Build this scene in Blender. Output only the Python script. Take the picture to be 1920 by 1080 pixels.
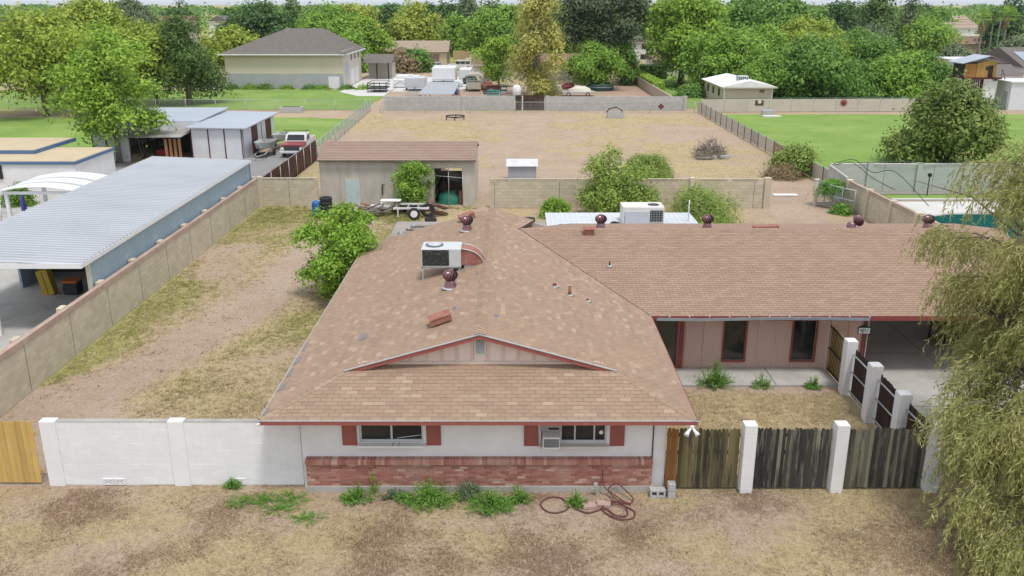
import bpy, math, random
import numpy as np
from mathutils import Vector, Matrix, noise as mnoise
R = math.radians
random.seed(7)
scene = bpy.context.scene
for o in list(bpy.data.objects):
    bpy.data.objects.remove(o, do_unlink=True)
COL = scene.collection

# ------------------------------------------------------------------ camera, sky, sun, exposure
cam_d = bpy.data.cameras.new('camera')
cam_d.sensor_width = 36.0
cam_d.lens = 36.0 * 1650.0 / 1920.0
cam_d.clip_start = 0.1
cam_d.clip_end = 6000
cam = bpy.data.objects.new('camera', cam_d)
COL.objects.link(cam)
cam.location = (-0.02, 0, 12.1)
cam.rotation_euler = (R(90 - 17.965), 0, 0)
scene.camera = cam

SUN_DIR = Vector((0.22, -0.42, 1.25)).normalized()
world = bpy.data.worlds.new('World')
scene.world = world
world.use_nodes = True
wn = world.node_tree
bg = wn.nodes['Background']
sky = wn.nodes.new('ShaderNodeTexSky')
sky.sky_type = 'NISHITA'
sky.sun_disc = False
sky.sun_elevation = math.asin(SUN_DIR.z)
sky.sun_rotation = math.atan2(SUN_DIR.x, SUN_DIR.y)
sky.air_density = 1.0
sky.dust_density = 1.0
sky.ozone_density = 1.0
hs = wn.nodes.new('ShaderNodeHueSaturation')
hs.inputs['Saturation'].default_value = 0.38
wn.links.new(sky.outputs[0], hs.inputs['Color'])
cloud = wn.nodes.new('ShaderNodeMix'); cloud.data_type = 'RGBA'      # even overcast veil over the clear sky
cloud.inputs[0].default_value = 0.55
cloud.inputs[7].default_value = (5.4, 5.8, 6.3, 1)
wn.links.new(hs.outputs[0], cloud.inputs[6])
wn.links.new(cloud.outputs[2], bg.inputs['Color'])
bg.inputs['Strength'].default_value = 0.115

sun_d = bpy.data.lights.new('sun', 'SUN')
sun_d.energy = 1.5
sun_d.angle = R(10)
sun_d.color = (1.0, 0.965, 0.91)
sun = bpy.data.objects.new('sun', sun_d)
COL.objects.link(sun)
sun.rotation_euler = SUN_DIR.to_track_quat('Z', 'Y').to_euler()

scene.view_settings.view_transform = 'Standard'
scene.view_settings.look = 'None'
scene.view_settings.gamma = 1.0
scene.view_settings.exposure = 0.72
scene.view_settings.use_curve_mapping = False
scene.render.engine = 'CYCLES'

# ------------------------------------------------------------------ object helpers
WM = {}
def tag(o, label=None, cat=None, group=None, kind=None):
    if label: o['label'] = label
    if cat: o['category'] = cat
    if group: o['group'] = group
    if kind: o['kind'] = kind
    return o
def thing(name, label, cat, loc=(0, 0, 0), rz=0.0, group=None):
    o = bpy.data.objects.new(name, None)
    o.empty_display_size = 0.2
    COL.objects.link(o)
    o.location = loc
    o.rotation_euler = (0, 0, rz)
    WM[o.name] = Matrix.Translation(Vector(loc)) @ Matrix.Rotation(rz, 4, 'Z')
    return tag(o, label, cat, group)
def addobj(name, me, mat, parent=None, local=None, kind=None):
    if mat is not None and len(me.materials) == 0:
        me.materials.append(mat)
    o = bpy.data.objects.new(name, me)
    COL.objects.link(o)
    m = local if local is not None else Matrix.Identity(4)
    if parent is not None:
        o.parent = parent
    if local is not None:
        o.matrix_basis = m
    WM[o.name] = (WM[parent.name] if parent is not None else Matrix.Identity(4)) @ m
    if kind: o['kind'] = kind
    return o

class MB:
    def __init__(s):
        s.v = []; s.f = []; s.sm = []
    def add(s, vs, fs, smooth=False):
        b = len(s.v)
        s.v.extend([tuple(p) for p in vs])
        for f in fs:
            s.f.append(tuple(i + b for i in f)); s.sm.append(smooth)
        return s
    def box(s, x0, x1, y0, y1, z0, z1):
        if x0 > x1: x0, x1 = x1, x0
        if y0 > y1: y0, y1 = y1, y0
        if z0 > z1: z0, z1 = z1, z0
        vs = [(x0,y0,z0),(x1,y0,z0),(x1,y1,z0),(x0,y1,z0),(x0,y0,z1),(x1,y0,z1),(x1,y1,z1),(x0,y1,z1)]
        return s.add(vs, [(3,2,1,0),(4,5,6,7),(0,1,5,4),(1,2,6,5),(2,3,7,6),(3,0,4,7)])
    def cbox(s, x0, x1, y0, y1, z0, z1, c=.01):
        # box with chamfered top rim and vertical edges
        xs = [(x0+c,y0),(x1-c,y0),(x1,y0+c),(x1,y1-c),(x1-c,y1),(x0+c,y1),(x0,y1-c),(x0,y0+c)]
        cx, cy = (x0+x1)/2, (y0+y1)/2
        vs = [(x,y,z0) for x,y in xs] + [(x,y,z1-c) for x,y in xs]
        vs += [(x+(c if x<cx else -c), y+(c if y<cy else -c), z1) for x,y in xs]
        fs = [tuple(range(7,-1,-1)), tuple(range(16,24))]
        for k in (0, 8):
            for i in range(8):
                j = (i+1) % 8
                fs.append((k+i, k+j, k+8+j, k+8+i))
        return s.add(vs, fs)
    def obox(s, c, size, rot=None):
        hx, hy, hz = size[0]/2, size[1]/2, size[2]/2
        rot = rot or Matrix.Identity(3)
        c = Vector(c)
        vs = [c + rot @ Vector((a*hx, b*hy, d*hz)) for d in (-1,1) for a, b in ((-1,-1),(1,-1),(1,1),(-1,1))]
        return s.add(vs, [(3,2,1,0),(4,5,6,7),(0,1,5,4),(1,2,6,5),(2,3,7,6),(3,0,4,7)])
    def poly(s, pts):
        return s.add(pts, [tuple(range(len(pts)))])
    def prism(s, pts, vec):
        n = len(pts); vec = Vector(vec)
        a = [Vector(p) for p in pts]; b = [p + vec for p in a]
        fs = [tuple(range(n-1,-1,-1)), tuple(range(n, 2*n))]
        fs += [(i, (i+1)%n, n+(i+1)%n, n+i) for i in range(n)]
        return s.add(a + b, fs)
    def tube(s, pts, r, n=6, cap=True, r1=None, smooth=True):
        pts = [Vector(p) for p in pts]; m = len(pts)
        vs = []; prev = None
        for i, p in enumerate(pts):
            t = (pts[min(i+1,m-1)] - pts[max(i-1,0)])
            t = t.normalized() if t.length > 1e-9 else Vector((0,0,1))
            if prev is None:
                a = Vector((0,0,1)) if abs(t.z) < .9 else Vector((1,0,0))
                prev = t.cross(a).normalized()
            u = (prev - t*prev.dot(t))
            u = u.normalized() if u.length > 1e-6 else t.orthogonal().normalized()
            w = t.cross(u); prev = u
            rr = (r[i] if isinstance(r, (list, tuple)) else (r if r1 is None else r + (r1-r)*i/max(1,m-1)))
            for k in range(n):
                an = 2*math.pi*k/n
                vs.append(p + u*math.cos(an)*rr + w*math.sin(an)*rr)
        fs = []
        for i in range(m-1):
            for k in range(n):
                k2 = (k+1) % n
                fs.append((i*n+k, i*n+k2, (i+1)*n+k2, (i+1)*n+k))
        s.add(vs, fs, smooth)
        if cap:
            b = len(s.v) - len(vs)
            s.f.append(tuple(b+k for k in range(n-1,-1,-1))); s.sm.append(False)
            s.f.append(tuple(b+(m-1)*n+k for k in range(n))); s.sm.append(False)
        return s
    def lathe(s, prof, c=(0,0,0), n=16, smooth=True):
        c = Vector(c); vs = []; fs = []
        for r, z in prof:
            for k in range(n):
                an = 2*math.pi*k/n
                vs.append(c + Vector((r*math.cos(an), r*math.sin(an), z)))
        for i in range(len(prof)-1):
            for k in range(n):
                k2 = (k+1) % n
                fs.append((i*n+k, i*n+k2, (i+1)*n+k2, (i+1)*n+k))
        s.add(vs, fs, smooth)
        b = len(s.v) - len(vs)
        s.f.append(tuple(b+k for k in range(n-1,-1,-1))); s.sm.append(False)
        s.f.append(tuple(b+(len(prof)-1)*n+k for k in range(n))); s.sm.append(False)
        return s
    def xf(s, m):
        s.v = [tuple(m @ Vector(p)) for p in s.v]; return s
    def mesh(s, name):
        me = bpy.data.meshes.new(name)
        me.from_pydata([tuple(p) for p in s.v], [], s.f)
        if any(s.sm):
            me.polygons.foreach_set('use_smooth', s.sm)
        me.update()
        return me
    def build(s, name, mat, parent=None, world=True, kind=None):
        """world=True: coordinates are world coordinates, re-expressed in the parent's space"""
        if parent is not None and world:
            s.xf(WM[parent.name].inverted())
        return addobj(name, s.mesh(name), mat, parent, kind=kind)

def np_mesh(name, V, nper, smooth=False):
    """V: (n*nper,3) vertices, every nper consecutive ones a face"""
    V = np.ascontiguousarray(V, dtype=np.float32)
    nv = len(V); nf = nv // nper
    me = bpy.data.meshes.new(name)
    me.vertices.add(nv); me.vertices.foreach_set('co', V.ravel())
    me.loops.add(nv); me.loops.foreach_set('vertex_index', np.arange(nv, dtype=np.int32))
    me.polygons.add(nf)
    me.polygons.foreach_set('loop_start', np.arange(0, nv, nper, dtype=np.int32))
    me.polygons.foreach_set('loop_total', np.full(nf, nper, dtype=np.int32))
    me.update(calc_edges=True)
    return me

# ------------------------------------------------------------------ materials
MATS = {}
def srgb(r, g, b):
    f = lambda c: (c/255/12.92) if c/255 <= .04045 else ((c/255+.055)/1.055)**2.4
    return (f(r), f(g), f(b))
def _nodes(name):
    m = bpy.data.materials.new(name); m.use_nodes = True
    t = m.node_tree; b = t.nodes['Principled BSDF']
    return m, t, b
def _rgb(c): return (c[0], c[1], c[2], 1)
def _noise(t, vec, scale, detail=5, rough=.6):
    n = t.nodes.new('ShaderNodeTexNoise'); n.inputs['Scale'].default_value = scale
    n.inputs['Detail'].default_value = detail; n.inputs['Roughness'].default_value = rough
    if vec is not None: t.links.new(vec, n.inputs['Vector'])
    return n.outputs['Fac']
def _range(t, fac, lo, hi, a=0, b=1):
    n = t.nodes.new('ShaderNodeMapRange'); n.inputs[1].default_value = lo; n.inputs[2].default_value = hi
    n.inputs[3].default_value = a; n.inputs[4].default_value = b
    t.links.new(fac, n.inputs[0]); return n.outputs[0]
def _mix(t, fac, a, b, mode='MIX'):
    n = t.nodes.new('ShaderNodeMix'); n.data_type = 'RGBA'; n.blend_type = mode
    for sock, val in ((n.inputs[0], fac), (n.inputs[6], a), (n.inputs[7], b)):
        if isinstance(val, bpy.types.NodeSocket): t.links.new(val, sock)
        elif isinstance(val, (int, float)): sock.default_value = val
        else: sock.default_value = _rgb(val)
    return n.outputs[2]
def _math(t, op, a, b=None):
    n = t.nodes.new('ShaderNodeMath'); n.operation = op
    for sock, val in ((n.inputs[0], a), (n.inputs[1], b)):
        if val is None: continue
        if isinstance(val, bpy.types.NodeSocket): t.links.new(val, sock)
        else: sock.default_value = val
    return n.outputs[0]
def _rand(t):
    g = t.nodes.new('ShaderNodeNewGeometry'); o = t.nodes.new('ShaderNodeObjectInfo')
    return _math(t, 'FRACT', _math(t, 'ADD', g.outputs['Random Per Island'], o.outputs['Random']))
def _pos(t, stretch=(1,1,1)):
    g = t.nodes.new('ShaderNodeNewGeometry')
    mp = t.nodes.new('ShaderNodeMapping'); mp.inputs['Scale'].default_value = stretch
    t.links.new(g.outputs['Position'], mp.inputs['Vector'])
    return mp.outputs[0]
def _bump(t, b, h, strength, dist=.02):
    n = t.nodes.new('ShaderNodeBump'); n.inputs['Strength'].default_value = strength
    n.inputs['Distance'].default_value = dist
    t.links.new(h, n.inputs['Height']); t.links.new(n.outputs[0], b.inputs['Normal'])

def M(name, c1, c2=None, scale=2.0, rough=.85, bump=.15, bscale=30, metal=0, rnd=0.0, stain=None,
      stretch=(1,1,1), spec=.3, ramp=None, dist=.01):
    if name in MATS: return MATS[name]
    m, t, b = _nodes(name)
    pos = _pos(t, stretch)
    c2 = c2 or tuple(x*.82 for x in c1)
    col = _mix(t, _range(t, _noise(t, pos, scale), .32, .68), c1, c2)
    if ramp:
        cr = t.nodes.new('ShaderNodeValToRGB'); cr.color_ramp.interpolation = 'LINEAR'
        els = cr.color_ramp.elements
        while len(els) < len(ramp): els.new(.5)
        for e, (p, c) in zip(els, ramp): e.position = p; e.color = _rgb(c)
        t.links.new(_rand(t), cr.inputs[0])
        col = _mix(t, .8, col, cr.outputs[0])
    elif rnd:
        v = _range(t, _rand(t), 0, 1, 1-rnd, 1+rnd)
        cc = t.nodes.new('ShaderNodeCombineColor')
        for i in range(3): t.links.new(v, cc.inputs[i])
        col = _mix(t, 1.0, col, cc.outputs[0], 'MULTIPLY')
    if stain:
        for (sc, ss, lo, hi, amt) in stain:
            f = _range(t, _noise(t, pos, ss, 6, .65), lo, hi, 0, amt)
            col = _mix(t, f, col, sc)
    t.links.new(col, b.inputs['Base Color'])
    b.inputs['Roughness'].default_value = rough
    b.inputs['Metallic'].default_value = metal
    b.inputs['Specular IOR Level'].default_value = spec
    if bump:
        _bump(t, b, _noise(t, pos, bscale, 4), bump, dist)
    MATS[name] = m
    return m

def LEAF(name, ca, cb, cc, trans=.35):
    if name in MATS: return MATS[name]
    m, t, b = _nodes(name)
    cr = t.nodes.new('ShaderNodeValToRGB'); els = cr.color_ramp.elements
    els.new(.5)
    for e, (p, c) in zip(els, ((0, ca), (.5, cb), (1, cc))): e.position = p; e.color = _rgb(c)
    g = t.nodes.new('ShaderNodeNewGeometry')
    f = _math(t, 'ADD', _math(t, 'MULTIPLY', g.outputs['Random Per Island'], .55),
              _math(t, 'MULTIPLY', _range(t, _noise(t, _pos(t), .7, 4), .3, .7), .45))
    t.links.new(f, cr.inputs[0])
    t.links.new(cr.outputs[0], b.inputs['Base Color'])
    b.inputs['Roughness'].default_value = .6
    b.inputs['Specular IOR Level'].default_value = .25
    tr = t.nodes.new('ShaderNodeBsdfTranslucent'); t.links.new(cr.outputs[0], tr.inputs['Color'])
    mx = t.nodes.new('ShaderNodeMixShader'); mx.inputs[0].default_value = trans
    out = t.nodes['Material Output']
    t.links.new(b.outputs[0], mx.inputs[1]); t.links.new(tr.outputs[0], mx.inputs[2])
    t.links.new(mx.outputs[0], out.inputs['Surface'])
    MATS[name] = m
    return m

BARK = M('bark', (.10,.075,.055), (.16,.13,.10), 3, stretch=(1,1,.3), bump=.5, bscale=12)
BARKG = M('bark_grey', (.26,.24,.22), (.15,.13,.12), 3, stretch=(1,1,.3), bump=.4, bscale=12)
WHITEP = M('white_paint', (.76,.75,.75), (.69,.68,.68), 1.5, bump=.2, bscale=45,
           stain=[((.55,.45,.38), 1.1, .60, .85, .35)])
BLOCKW = M('painted_block', (.78,.775,.785), (.74,.73,.735), 2, bump=.3, bscale=60, rnd=.02,
           stain=[((.58,.48,.42), .8, .60, .85, .35), ((.5,.45,.42), 4, .68, .8, .3)])
MORTW = M('painted_mortar', (.72,.715,.72), (.66,.65,.65), 4, bump=.2)
BLOCKT = M('tan_block', (.55,.485,.37), (.50,.435,.33), 2.2, bump=.4, bscale=50, rnd=.09,
           stain=[((.55,.48,.36), .5, .5, .75, .5), ((.30,.20,.13), 1.4, .66, .85, .4)])
MORTT = M('tan_mortar', (.38,.31,.22), (.32,.26,.19), 4, bump=.2)
CAPT = M('brown_cap', (.38,.26,.21), (.45,.34,.28), 3, bump=.2, rnd=.08)
BLOCKG = M('grey_block', (.40,.39,.38), (.48,.46,.43), 1.5, bump=.2, rnd=.07, stain=[((.45,.33,.24), .7, .6, .8, .5)])
BRICK = M('red_brick', (.33,.12,.09), (.40,.17,.13), 5, bump=.35, bscale=60,
          ramp=[(0,(.24,.09,.07)),(.35,(.31,.125,.098)),(.75,(.36,.165,.13)),(.93,(.43,.25,.195)),(1,(.52,.40,.33))],
          stain=[((.50,.38,.30), .9, .50, .74, .6), ((.5,.44,.4), 6, .60, .74, .5)])
MORTB = M('brick_mortar', (.42,.33,.28), (.36,.26,.22), 5, bump=.2)
CONC = M('concrete', (.44,.42,.39), (.36,.34,.31), 1.2, bump=.15, bscale=40, stain=[((.22,.20,.18), .45, .54, .7, .55), ((.34,.26,.20), .6, .58, .8, .5), ((.3,.3,.29), 2.5, .62, .8, .35)])
CONCL = M('pale_concrete', (.60,.585,.56), (.53,.51,.49), .8, bump=.1)
ASPH = M('gravel_drive', (.30,.29,.28), (.22,.21,.20), 3, bump=.5, bscale=18)
MAROON = M('maroon_paint', (.27,.065,.06), (.22,.055,.05), 2, rough=.7, bump=.05)
REDP = M('red_trim', (.31,.10,.082), (.27,.085,.07), 2, rough=.7, bump=.08, stain=[((.45,.28,.24), 3, .62, .8, .4)])
PINKW = M('pink_siding', (.56,.40,.34), (.52,.365,.31), 1.5, rough=.85, bump=.12, stretch=(1,1,.15), stain=[((.40,.24,.19), 1.2, .62, .85, .35)])
BATT = M('batten_pink', (.63,.47,.41), (.58,.43,.37), 2, bump=.1)
CREAM = M('cream_siding', (.62,.51,.44), (.57,.46,.40), 1.5, bump=.1)
GLASS = M('dark_glass', (.012,.014,.015), (.02,.023,.024), 1.5, rough=.06, bump=0, spec=.6)
GLASSG = M('green_glass', (.055,.065,.05), (.04,.05,.04), 1, rough=.08, bump=0, spec=.6)
ALU = M('aluminium', (.62,.63,.64), (.55,.56,.57), 4, rough=.45, bump=.05, metal=.3)
GALV = M('galvanised', (.50,.52,.53), (.42,.44,.45), 6, rough=.5, bump=.05, metal=.4, stain=[((.4,.26,.18), 2, .66, .8, .4)])
BLACK = M('black_iron', (.02,.02,.02), (.035,.03,.028), 6, rough=.6, bump=.1)
RUBBER = M('rubber', (.025,.025,.027), (.04,.04,.04), 5, rough=.85, bump=.2)
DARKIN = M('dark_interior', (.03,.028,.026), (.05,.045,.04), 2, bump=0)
SHM = M('shingle_tan', (.335,.235,.165), (.295,.206,.144), .7, rough=.95, bump=.5, bscale=120, dist=.004,
        ramp=[(0,(.27,.187,.134)),(.3,(.30,.21,.148)),(.8,(.325,.23,.162)),(.94,(.365,.267,.192)),(1,(.42,.318,.232))],
        stain=[((.35,.225,.155), .22, .5, .75, .5), ((.26,.185,.14), .35, .56, .8, .5), ((.22,.165,.13), 1.3, .62, .8, .35)])
SHP = M('shingle_pink', (.335,.228,.165), (.31,.208,.15), .7, rough=.95, bump=.5, bscale=120, dist=.004,
        ramp=[(0,(.275,.183,.133)),(.3,(.305,.203,.148)),(.7,(.325,.218,.16)),(1,(.355,.243,.18))],
        stain=[((.36,.24,.18), .3, .5, .75, .4), ((.26,.175,.135), .5, .58, .8, .4)])
DECK = M('roof_underlay', (.17,.115,.09), (.14,.095,.075), 2, bump=.1)
CORR = M('white_corrugated', (.53,.545,.575), (.47,.485,.515), .5, rough=.5, bump=.04, metal=.1, stretch=(.4,1,1), stain=[((.45,.34,.28), .9, .7, .85, .4)])
CORRB = M('blue_siding', (.36,.455,.52), (.31,.405,.47), 1.2, rough=.6, bump=.05, stretch=(1,1,.2), stain=[((.40,.45,.44), .8, .55, .8, .5)])
WSHEET = M('white_sheet', (.72,.73,.75), (.66,.67,.69), .8, rough=.55, bump=.04)
TURB = M('turbine_paint', (.20,.10,.115), (.26,.15,.16), 8, rough=.32, bump=.03, metal=.55)
RUST = M('rusty_red_metal', (.34,.16,.12), (.27,.09,.06), 6, rough=.75, bump=.2, stain=[((.5,.36,.31), 5, .55, .75, .6)])
FABRIC = M('tan_screen', (.52,.47,.40), (.46,.41,.35), .8, rough=.95, bump=.1, stain=[((.58,.53,.47), .5, .5, .8, .5)])
WATER = M('pool_water', (.012,.085,.075), (.01,.07,.065), .5, rough=.55, bump=.15, bscale=3, spec=.0)
DKROOF = M('grey_shingle_roof', (.17,.15,.135), (.135,.12,.108), 1.5, rough=.95, bump=.3, bscale=12)
BRROOF = M('brown_roof', (.24,.15,.11), (.19,.12,.09), 1.5, rough=.95, bump=.3, bscale=12)
TANROOF = M('tan_roof', (.36,.28,.22), (.31,.235,.18), 1.2, rough=.95, bump=.3, bscale=12)
BEIGE = M('beige_wall', (.56,.48,.36), (.50,.43,.32), 1, bump=.1)
STUC = M('pale_stucco', (.62,.58,.50), (.56,.52,.45), 1, bump=.1)
WOODNEW = M('new_wood', (.56,.38,.13), (.48,.31,.10), 2.5, rough=.8, bump=.3, bscale=25, stretch=(3,3,.4), rnd=.12, stain=[((.62,.5,.28), 2, .55, .75, .6), ((.32,.18,.06), 9, .68, .78, .6)])
WOODOLD = M('weathered_fence', (.15,.125,.05), (.05,.043,.03), 2.2, rough=.9, bump=.6, bscale=30, stretch=(4,4,.45),
            ramp=[(0,(.05,.045,.033)),(.3,(.10,.09,.042)),(.65,(.165,.14,.06)),(1,(.19,.155,.09))],
            stain=[((.022,.021,.02), 1.3, .50, .66, .85), ((.21,.20,.12), 2.8, .58, .75, .5), ((.02,.015,.01), 9, .68, .75, .8)])
WOODBK = M('blackened_fence', (.075,.07,.055), (.03,.03,.03), 2.2, rough=.9, bump=.6, bscale=30, stretch=(4,4,.4),
            ramp=[(0,(.022,.022,.022)),(.3,(.05,.048,.045)),(.6,(.12,.115,.085)),(.85,(.19,.185,.13)),(1,(.27,.26,.18))],
            stain=[((.02,.02,.021), 1.1, .50, .66, .85), ((.30,.30,.22), 2.6, .54, .70, .65), ((.012,.01,.01), 8, .62, .72, .9), ((.17,.14,.05), .8, .6, .75, .6)])
WOODOR = M('orange_boards', (.27,.12,.035), (.20,.10,.035), 2.2, rough=.9, bump=.5, bscale=30, stretch=(4,4,.4), rnd=.15, stain=[((.10,.07,.03), 2, .55, .72, .7)])
WOODDK = M('dark_boards', (.055,.030,.022), (.035,.022,.018), 3, rough=.9, bump=.4, bscale=25, stretch=(4,4,.5), rnd=.25, stain=[((.12,.055,.035), 1.8, .6, .75, .7)])
WOODRED = M('brown_boards', (.115,.05,.03), (.07,.033,.022), 3, rough=.9, bump=.4, bscale=25, stretch=(4,4,.5), rnd=.25)
PLY = M('old_plywood', (.53,.49,.43), (.43,.39,.335), 1.6, rough=.95, bump=.3, stretch=(2,2,.5), stain=[((.50,.455,.39), .9, .55, .75, .6), ((.17,.145,.12), 2.2, .62, .8, .6)])
ROOFBR = M('brown_rolled', (.335,.24,.19), (.29,.205,.16), 1.2, rough=.95, bump=.3, stretch=(1,2,1), rnd=.03, stain=[((.36,.27,.22), .8, .6, .8, .4)])
def plain(name, c, rough=.6, metal=0, rnd=0): return M(name, c, tuple(x*.88 for x in c), 4, rough=rough, bump=.05, metal=metal, rnd=rnd)
# ------------------------------------------------------------------ ground
def fbm(x, y, s, o=0.0, oct=4):
    return mnoise.fractal(Vector((x*s+o, y*s+o*.7, o)), 1.0, 2.0, oct)
def sst(a, b, x):
    t = max(0., min(1., (x-a)/(b-a))); return t*t*(3-2*t)
TRACK = [(-14.6,22.5),(-13.9,25.5),(-12.4,29.5),(-10.9,34.5),(-10.2,38.5),(-10.6,45)]
def track_d(x, y):
    best = 1e9
    for (ax, ay), (bx, by) in zip(TRACK, TRACK[1:]):
        t = max(0, min(1, ((x-ax)*(bx-ax)+(y-ay)*(by-ay))/((bx-ax)**2+(by-ay)**2)))
        d = math.hypot(x-ax-t*(bx-ax), y-ay-t*(by-ay)); best = min(best, d)
    return best
def ground_mask(x, y):
    """straw, green, brown litter"""
    n1 = fbm(x, y, .16, 3.1); n2 = fbm(x, y, .55, 9.4); n3 = fbm(x, y, .07, 5.7)
    st, gr, br = .5+.7*n1+.4*n2, -.6, -.1+.5*n2
    if y < 20.4:
        st = .78 + .5*n1 + .45*n2
        br = .36 + .9*fbm(x, y, .5, 21.) + .25*sst(-9,-2,x)*sst(4,-1,x)*sst(19.6,17,y)
        gr = -.35 + .7*fbm(x, y, .5, 33.)
        st -= .8*sst(2.2, .3, abs(x-1.2))*sst(17.8, 19.6, y)
        gr += .75*sst(1.7, .3, abs(x+6.2))*sst(18.3, 19.6, y)
        br += .7*sst(2.6, .5, math.hypot(x-10.2, (y-17.2)*.9))
    elif -15.8 < x < -5.4 and y < 54:
        d = track_d(x, y)
        st = .75 + .5*n1 + .3*n2
        gr = .28 + .9*n1 + .5*sst(1.7, .4, x+15.6) + .35*sst(28, 34, y)*sst(-9.5,-7, x) + .4*sst(45, 50, y)*sst(-12, -14.5, x)
        st -= (.75+.5*n2)*sst(1.8, .4, d)
        gr -= (.8+.5*n2)*sst(2.3, .6, d)
        near = sst(31, 24, y)
        gr -= .8*near; st -= .35*near*sst(-9,-12,x); br += .55*near*sst(-12.5,-8.5,x) + .2*near
        st -= .9*sst(.6,.1,x+15.7)*near
    elif x > 4 and y < 27 and x < 11:
        st = 1.1 + .4*n2; br = -.5 + .9*n2 + .9*sst(1.6,.2,math.hypot(x-10,(y-24)*.8)); gr = -1
        st -= .9*sst(25.9,26.5,y)
    elif 54 <= y < 103 and -16.5 < x < 21.5:
        st = .50 + 1.2*fbm(x*.6, y, .09, 14.) + .7*n2
        st -= .7*sst(2.8, .6, abs(x-1.6-1.5*math.sin(y*.07)))*sst(58, 66, y)
        st += .45*sst(7, 1, math.hypot(x-10, (y-88)*.6)) + .35*sst(6, 1, math.hypot(x+9, (y-94)*.8))
        st -= .6*sst(64, 58, y)
        br = -.35 + .6*n2; gr = -1
    elif 38 < y < 54:
        st = .55 + .6*n1 + .4*n2 - .5*sst(2.2,.5,abs(x-17)); gr = -.6 + .9*n1; br = -.2+.5*n2
        gr += .6*sst(52.2, 53.4, y)*sst(-12,-11,x)*sst(0,-2,x)
    elif y >= 103:
        st = .4+n1*.7; gr = -.1 + 1.0*n3 + .5*n1 + 1.2*sst(160, 200, y)
    c = lambda v: max(0., min(1., v))
    return c(st), c(gr), c(br)
def lin(a, b, s): return list(np.arange(a, b, s))
gx = [-4500,-1800,-800,-400,-220,-140,-100] + lin(-80,-18,2.0) + lin(-18,14,.25) + lin(14,24,.6) + lin(24,80,2.0) + [80,100,140,220,400,800,1800,4500]
gy = [-300,-60,0,8,12] + lin(14,56,.25) + lin(56,106,.7) + lin(106,170,3) + [170,200,260,400,700,1200,2500,5200]
nx, ny = len(gx), len(gy)
gv = []; gc = []
for yy in gy:
    for xx in gx:
        inner = -18 < xx < 22 and 14 < yy < 104
        gv.append((xx, yy, -.018 + (.02*fbm(xx, yy, .5, 2.)+.012*fbm(xx, yy, 2.2, 4., 2) if inner else 0)))
        gc.extend((*ground_mask(xx, yy), 1.0))
gf = [(j*nx+i, j*nx+i+1, (j+1)*nx+i+1, (j+1)*nx+i) for j in range(ny-1) for i in range(nx-1)]
gme = bpy.data.meshes.new('ground'); gme.from_pydata(gv, [], gf)
ga = gme.attributes.new('mask', 'FLOAT_COLOR', 'POINT'); ga.data.foreach_set('color', gc)
gme.polygons.foreach_set('use_smooth', [True]*len(gf)); gme.update()

def ground_mat():
    m, t, b = _nodes('dry_ground')
    at = t.nodes.new('ShaderNodeAttribute'); at.attribute_name = 'mask'
    sp = t.nodes.new('ShaderNodeSeparateColor'); t.links.new(at.outputs['Color'], sp.inputs[0])
    pos = _pos(t)
    nf = _noise(t, pos, 7, 8, .72); nm = _noise(t, pos, 1.8, 6, .65); nb = _noise(t, pos, .35, 5); nff = _noise(t, pos, 28, 4, .7)
    def masked(ch, lo=.30, hi=.62, k=1.0):
        s = _math(t, 'ADD', _math(t, 'MULTIPLY', sp.outputs[ch], .62), _math(t, 'MULTIPLY', _math(t, 'SUBTRACT', nf, .5), 1.1*k))
        s = _math(t, 'ADD', s, _math(t, 'MULTIPLY', _math(t, 'SUBTRACT', nm, .5), .7*k))
        return _range(t, s, lo-.05, hi-.05)
    dirt = _mix(t, _range(t, nm, .35, .65), (.455,.345,.26), (.385,.285,.21))
    dirt = _mix(t, _range(t, nb, .4, .65), dirt, (.47,.36,.28))
    straw = _mix(t, _range(t, nf, .3, .7), (.545,.435,.245), (.39,.305,.165))
    green = _mix(t, _range(t, nm, .3, .7), (.43,.40,.15), (.31,.32,.10))
    brown = _mix(t, _range(t, nf, .3, .7), (.25,.15,.095), (.17,.11,.075))
    col = _mix(t, masked(0), dirt, straw)
    col = _mix(t, _math(t, 'MULTIPLY', masked(2), .8), col, brown)
    col = _mix(t, masked(1), col, green)
    col = _mix(t, _range(t, nff, .32, .42, .55, 0), col, (.16,.11,.075))
    col = _mix(t, _range(t, nff, .58, .70, 0, .35), col, (.58,.48,.34))
    nt = _noise(t, pos, 3.6, 9, .78); nu = _noise(t, _pos(t, (1,.6,1)), 11, 6, .75)
    col = _mix(t, _range(t, nt, .36, .48, .45, 0), col, (.17,.115,.075))
    col = _mix(t, _range(t, nu, .52, .66, 0, .5), col, (.60,.50,.36))
    col = _mix(t, _range(t, nu, .34, .44, .5, 0), col, (.20,.135,.09))
    t.links.new(col, b.inputs['Base Color']); b.inputs['Roughness'].default_value = 1.0
    b.inputs['Specular IOR Level'].default_value = .1
    h = _math(t, 'ADD', nf, _math(t, 'MULTIPLY', nff, .6))
    _bump(t, b, _math(t, 'ADD', h, nt), .8, .06)
    return m
g = addobj('ground', gme, ground_mat(), kind='structure')

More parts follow.
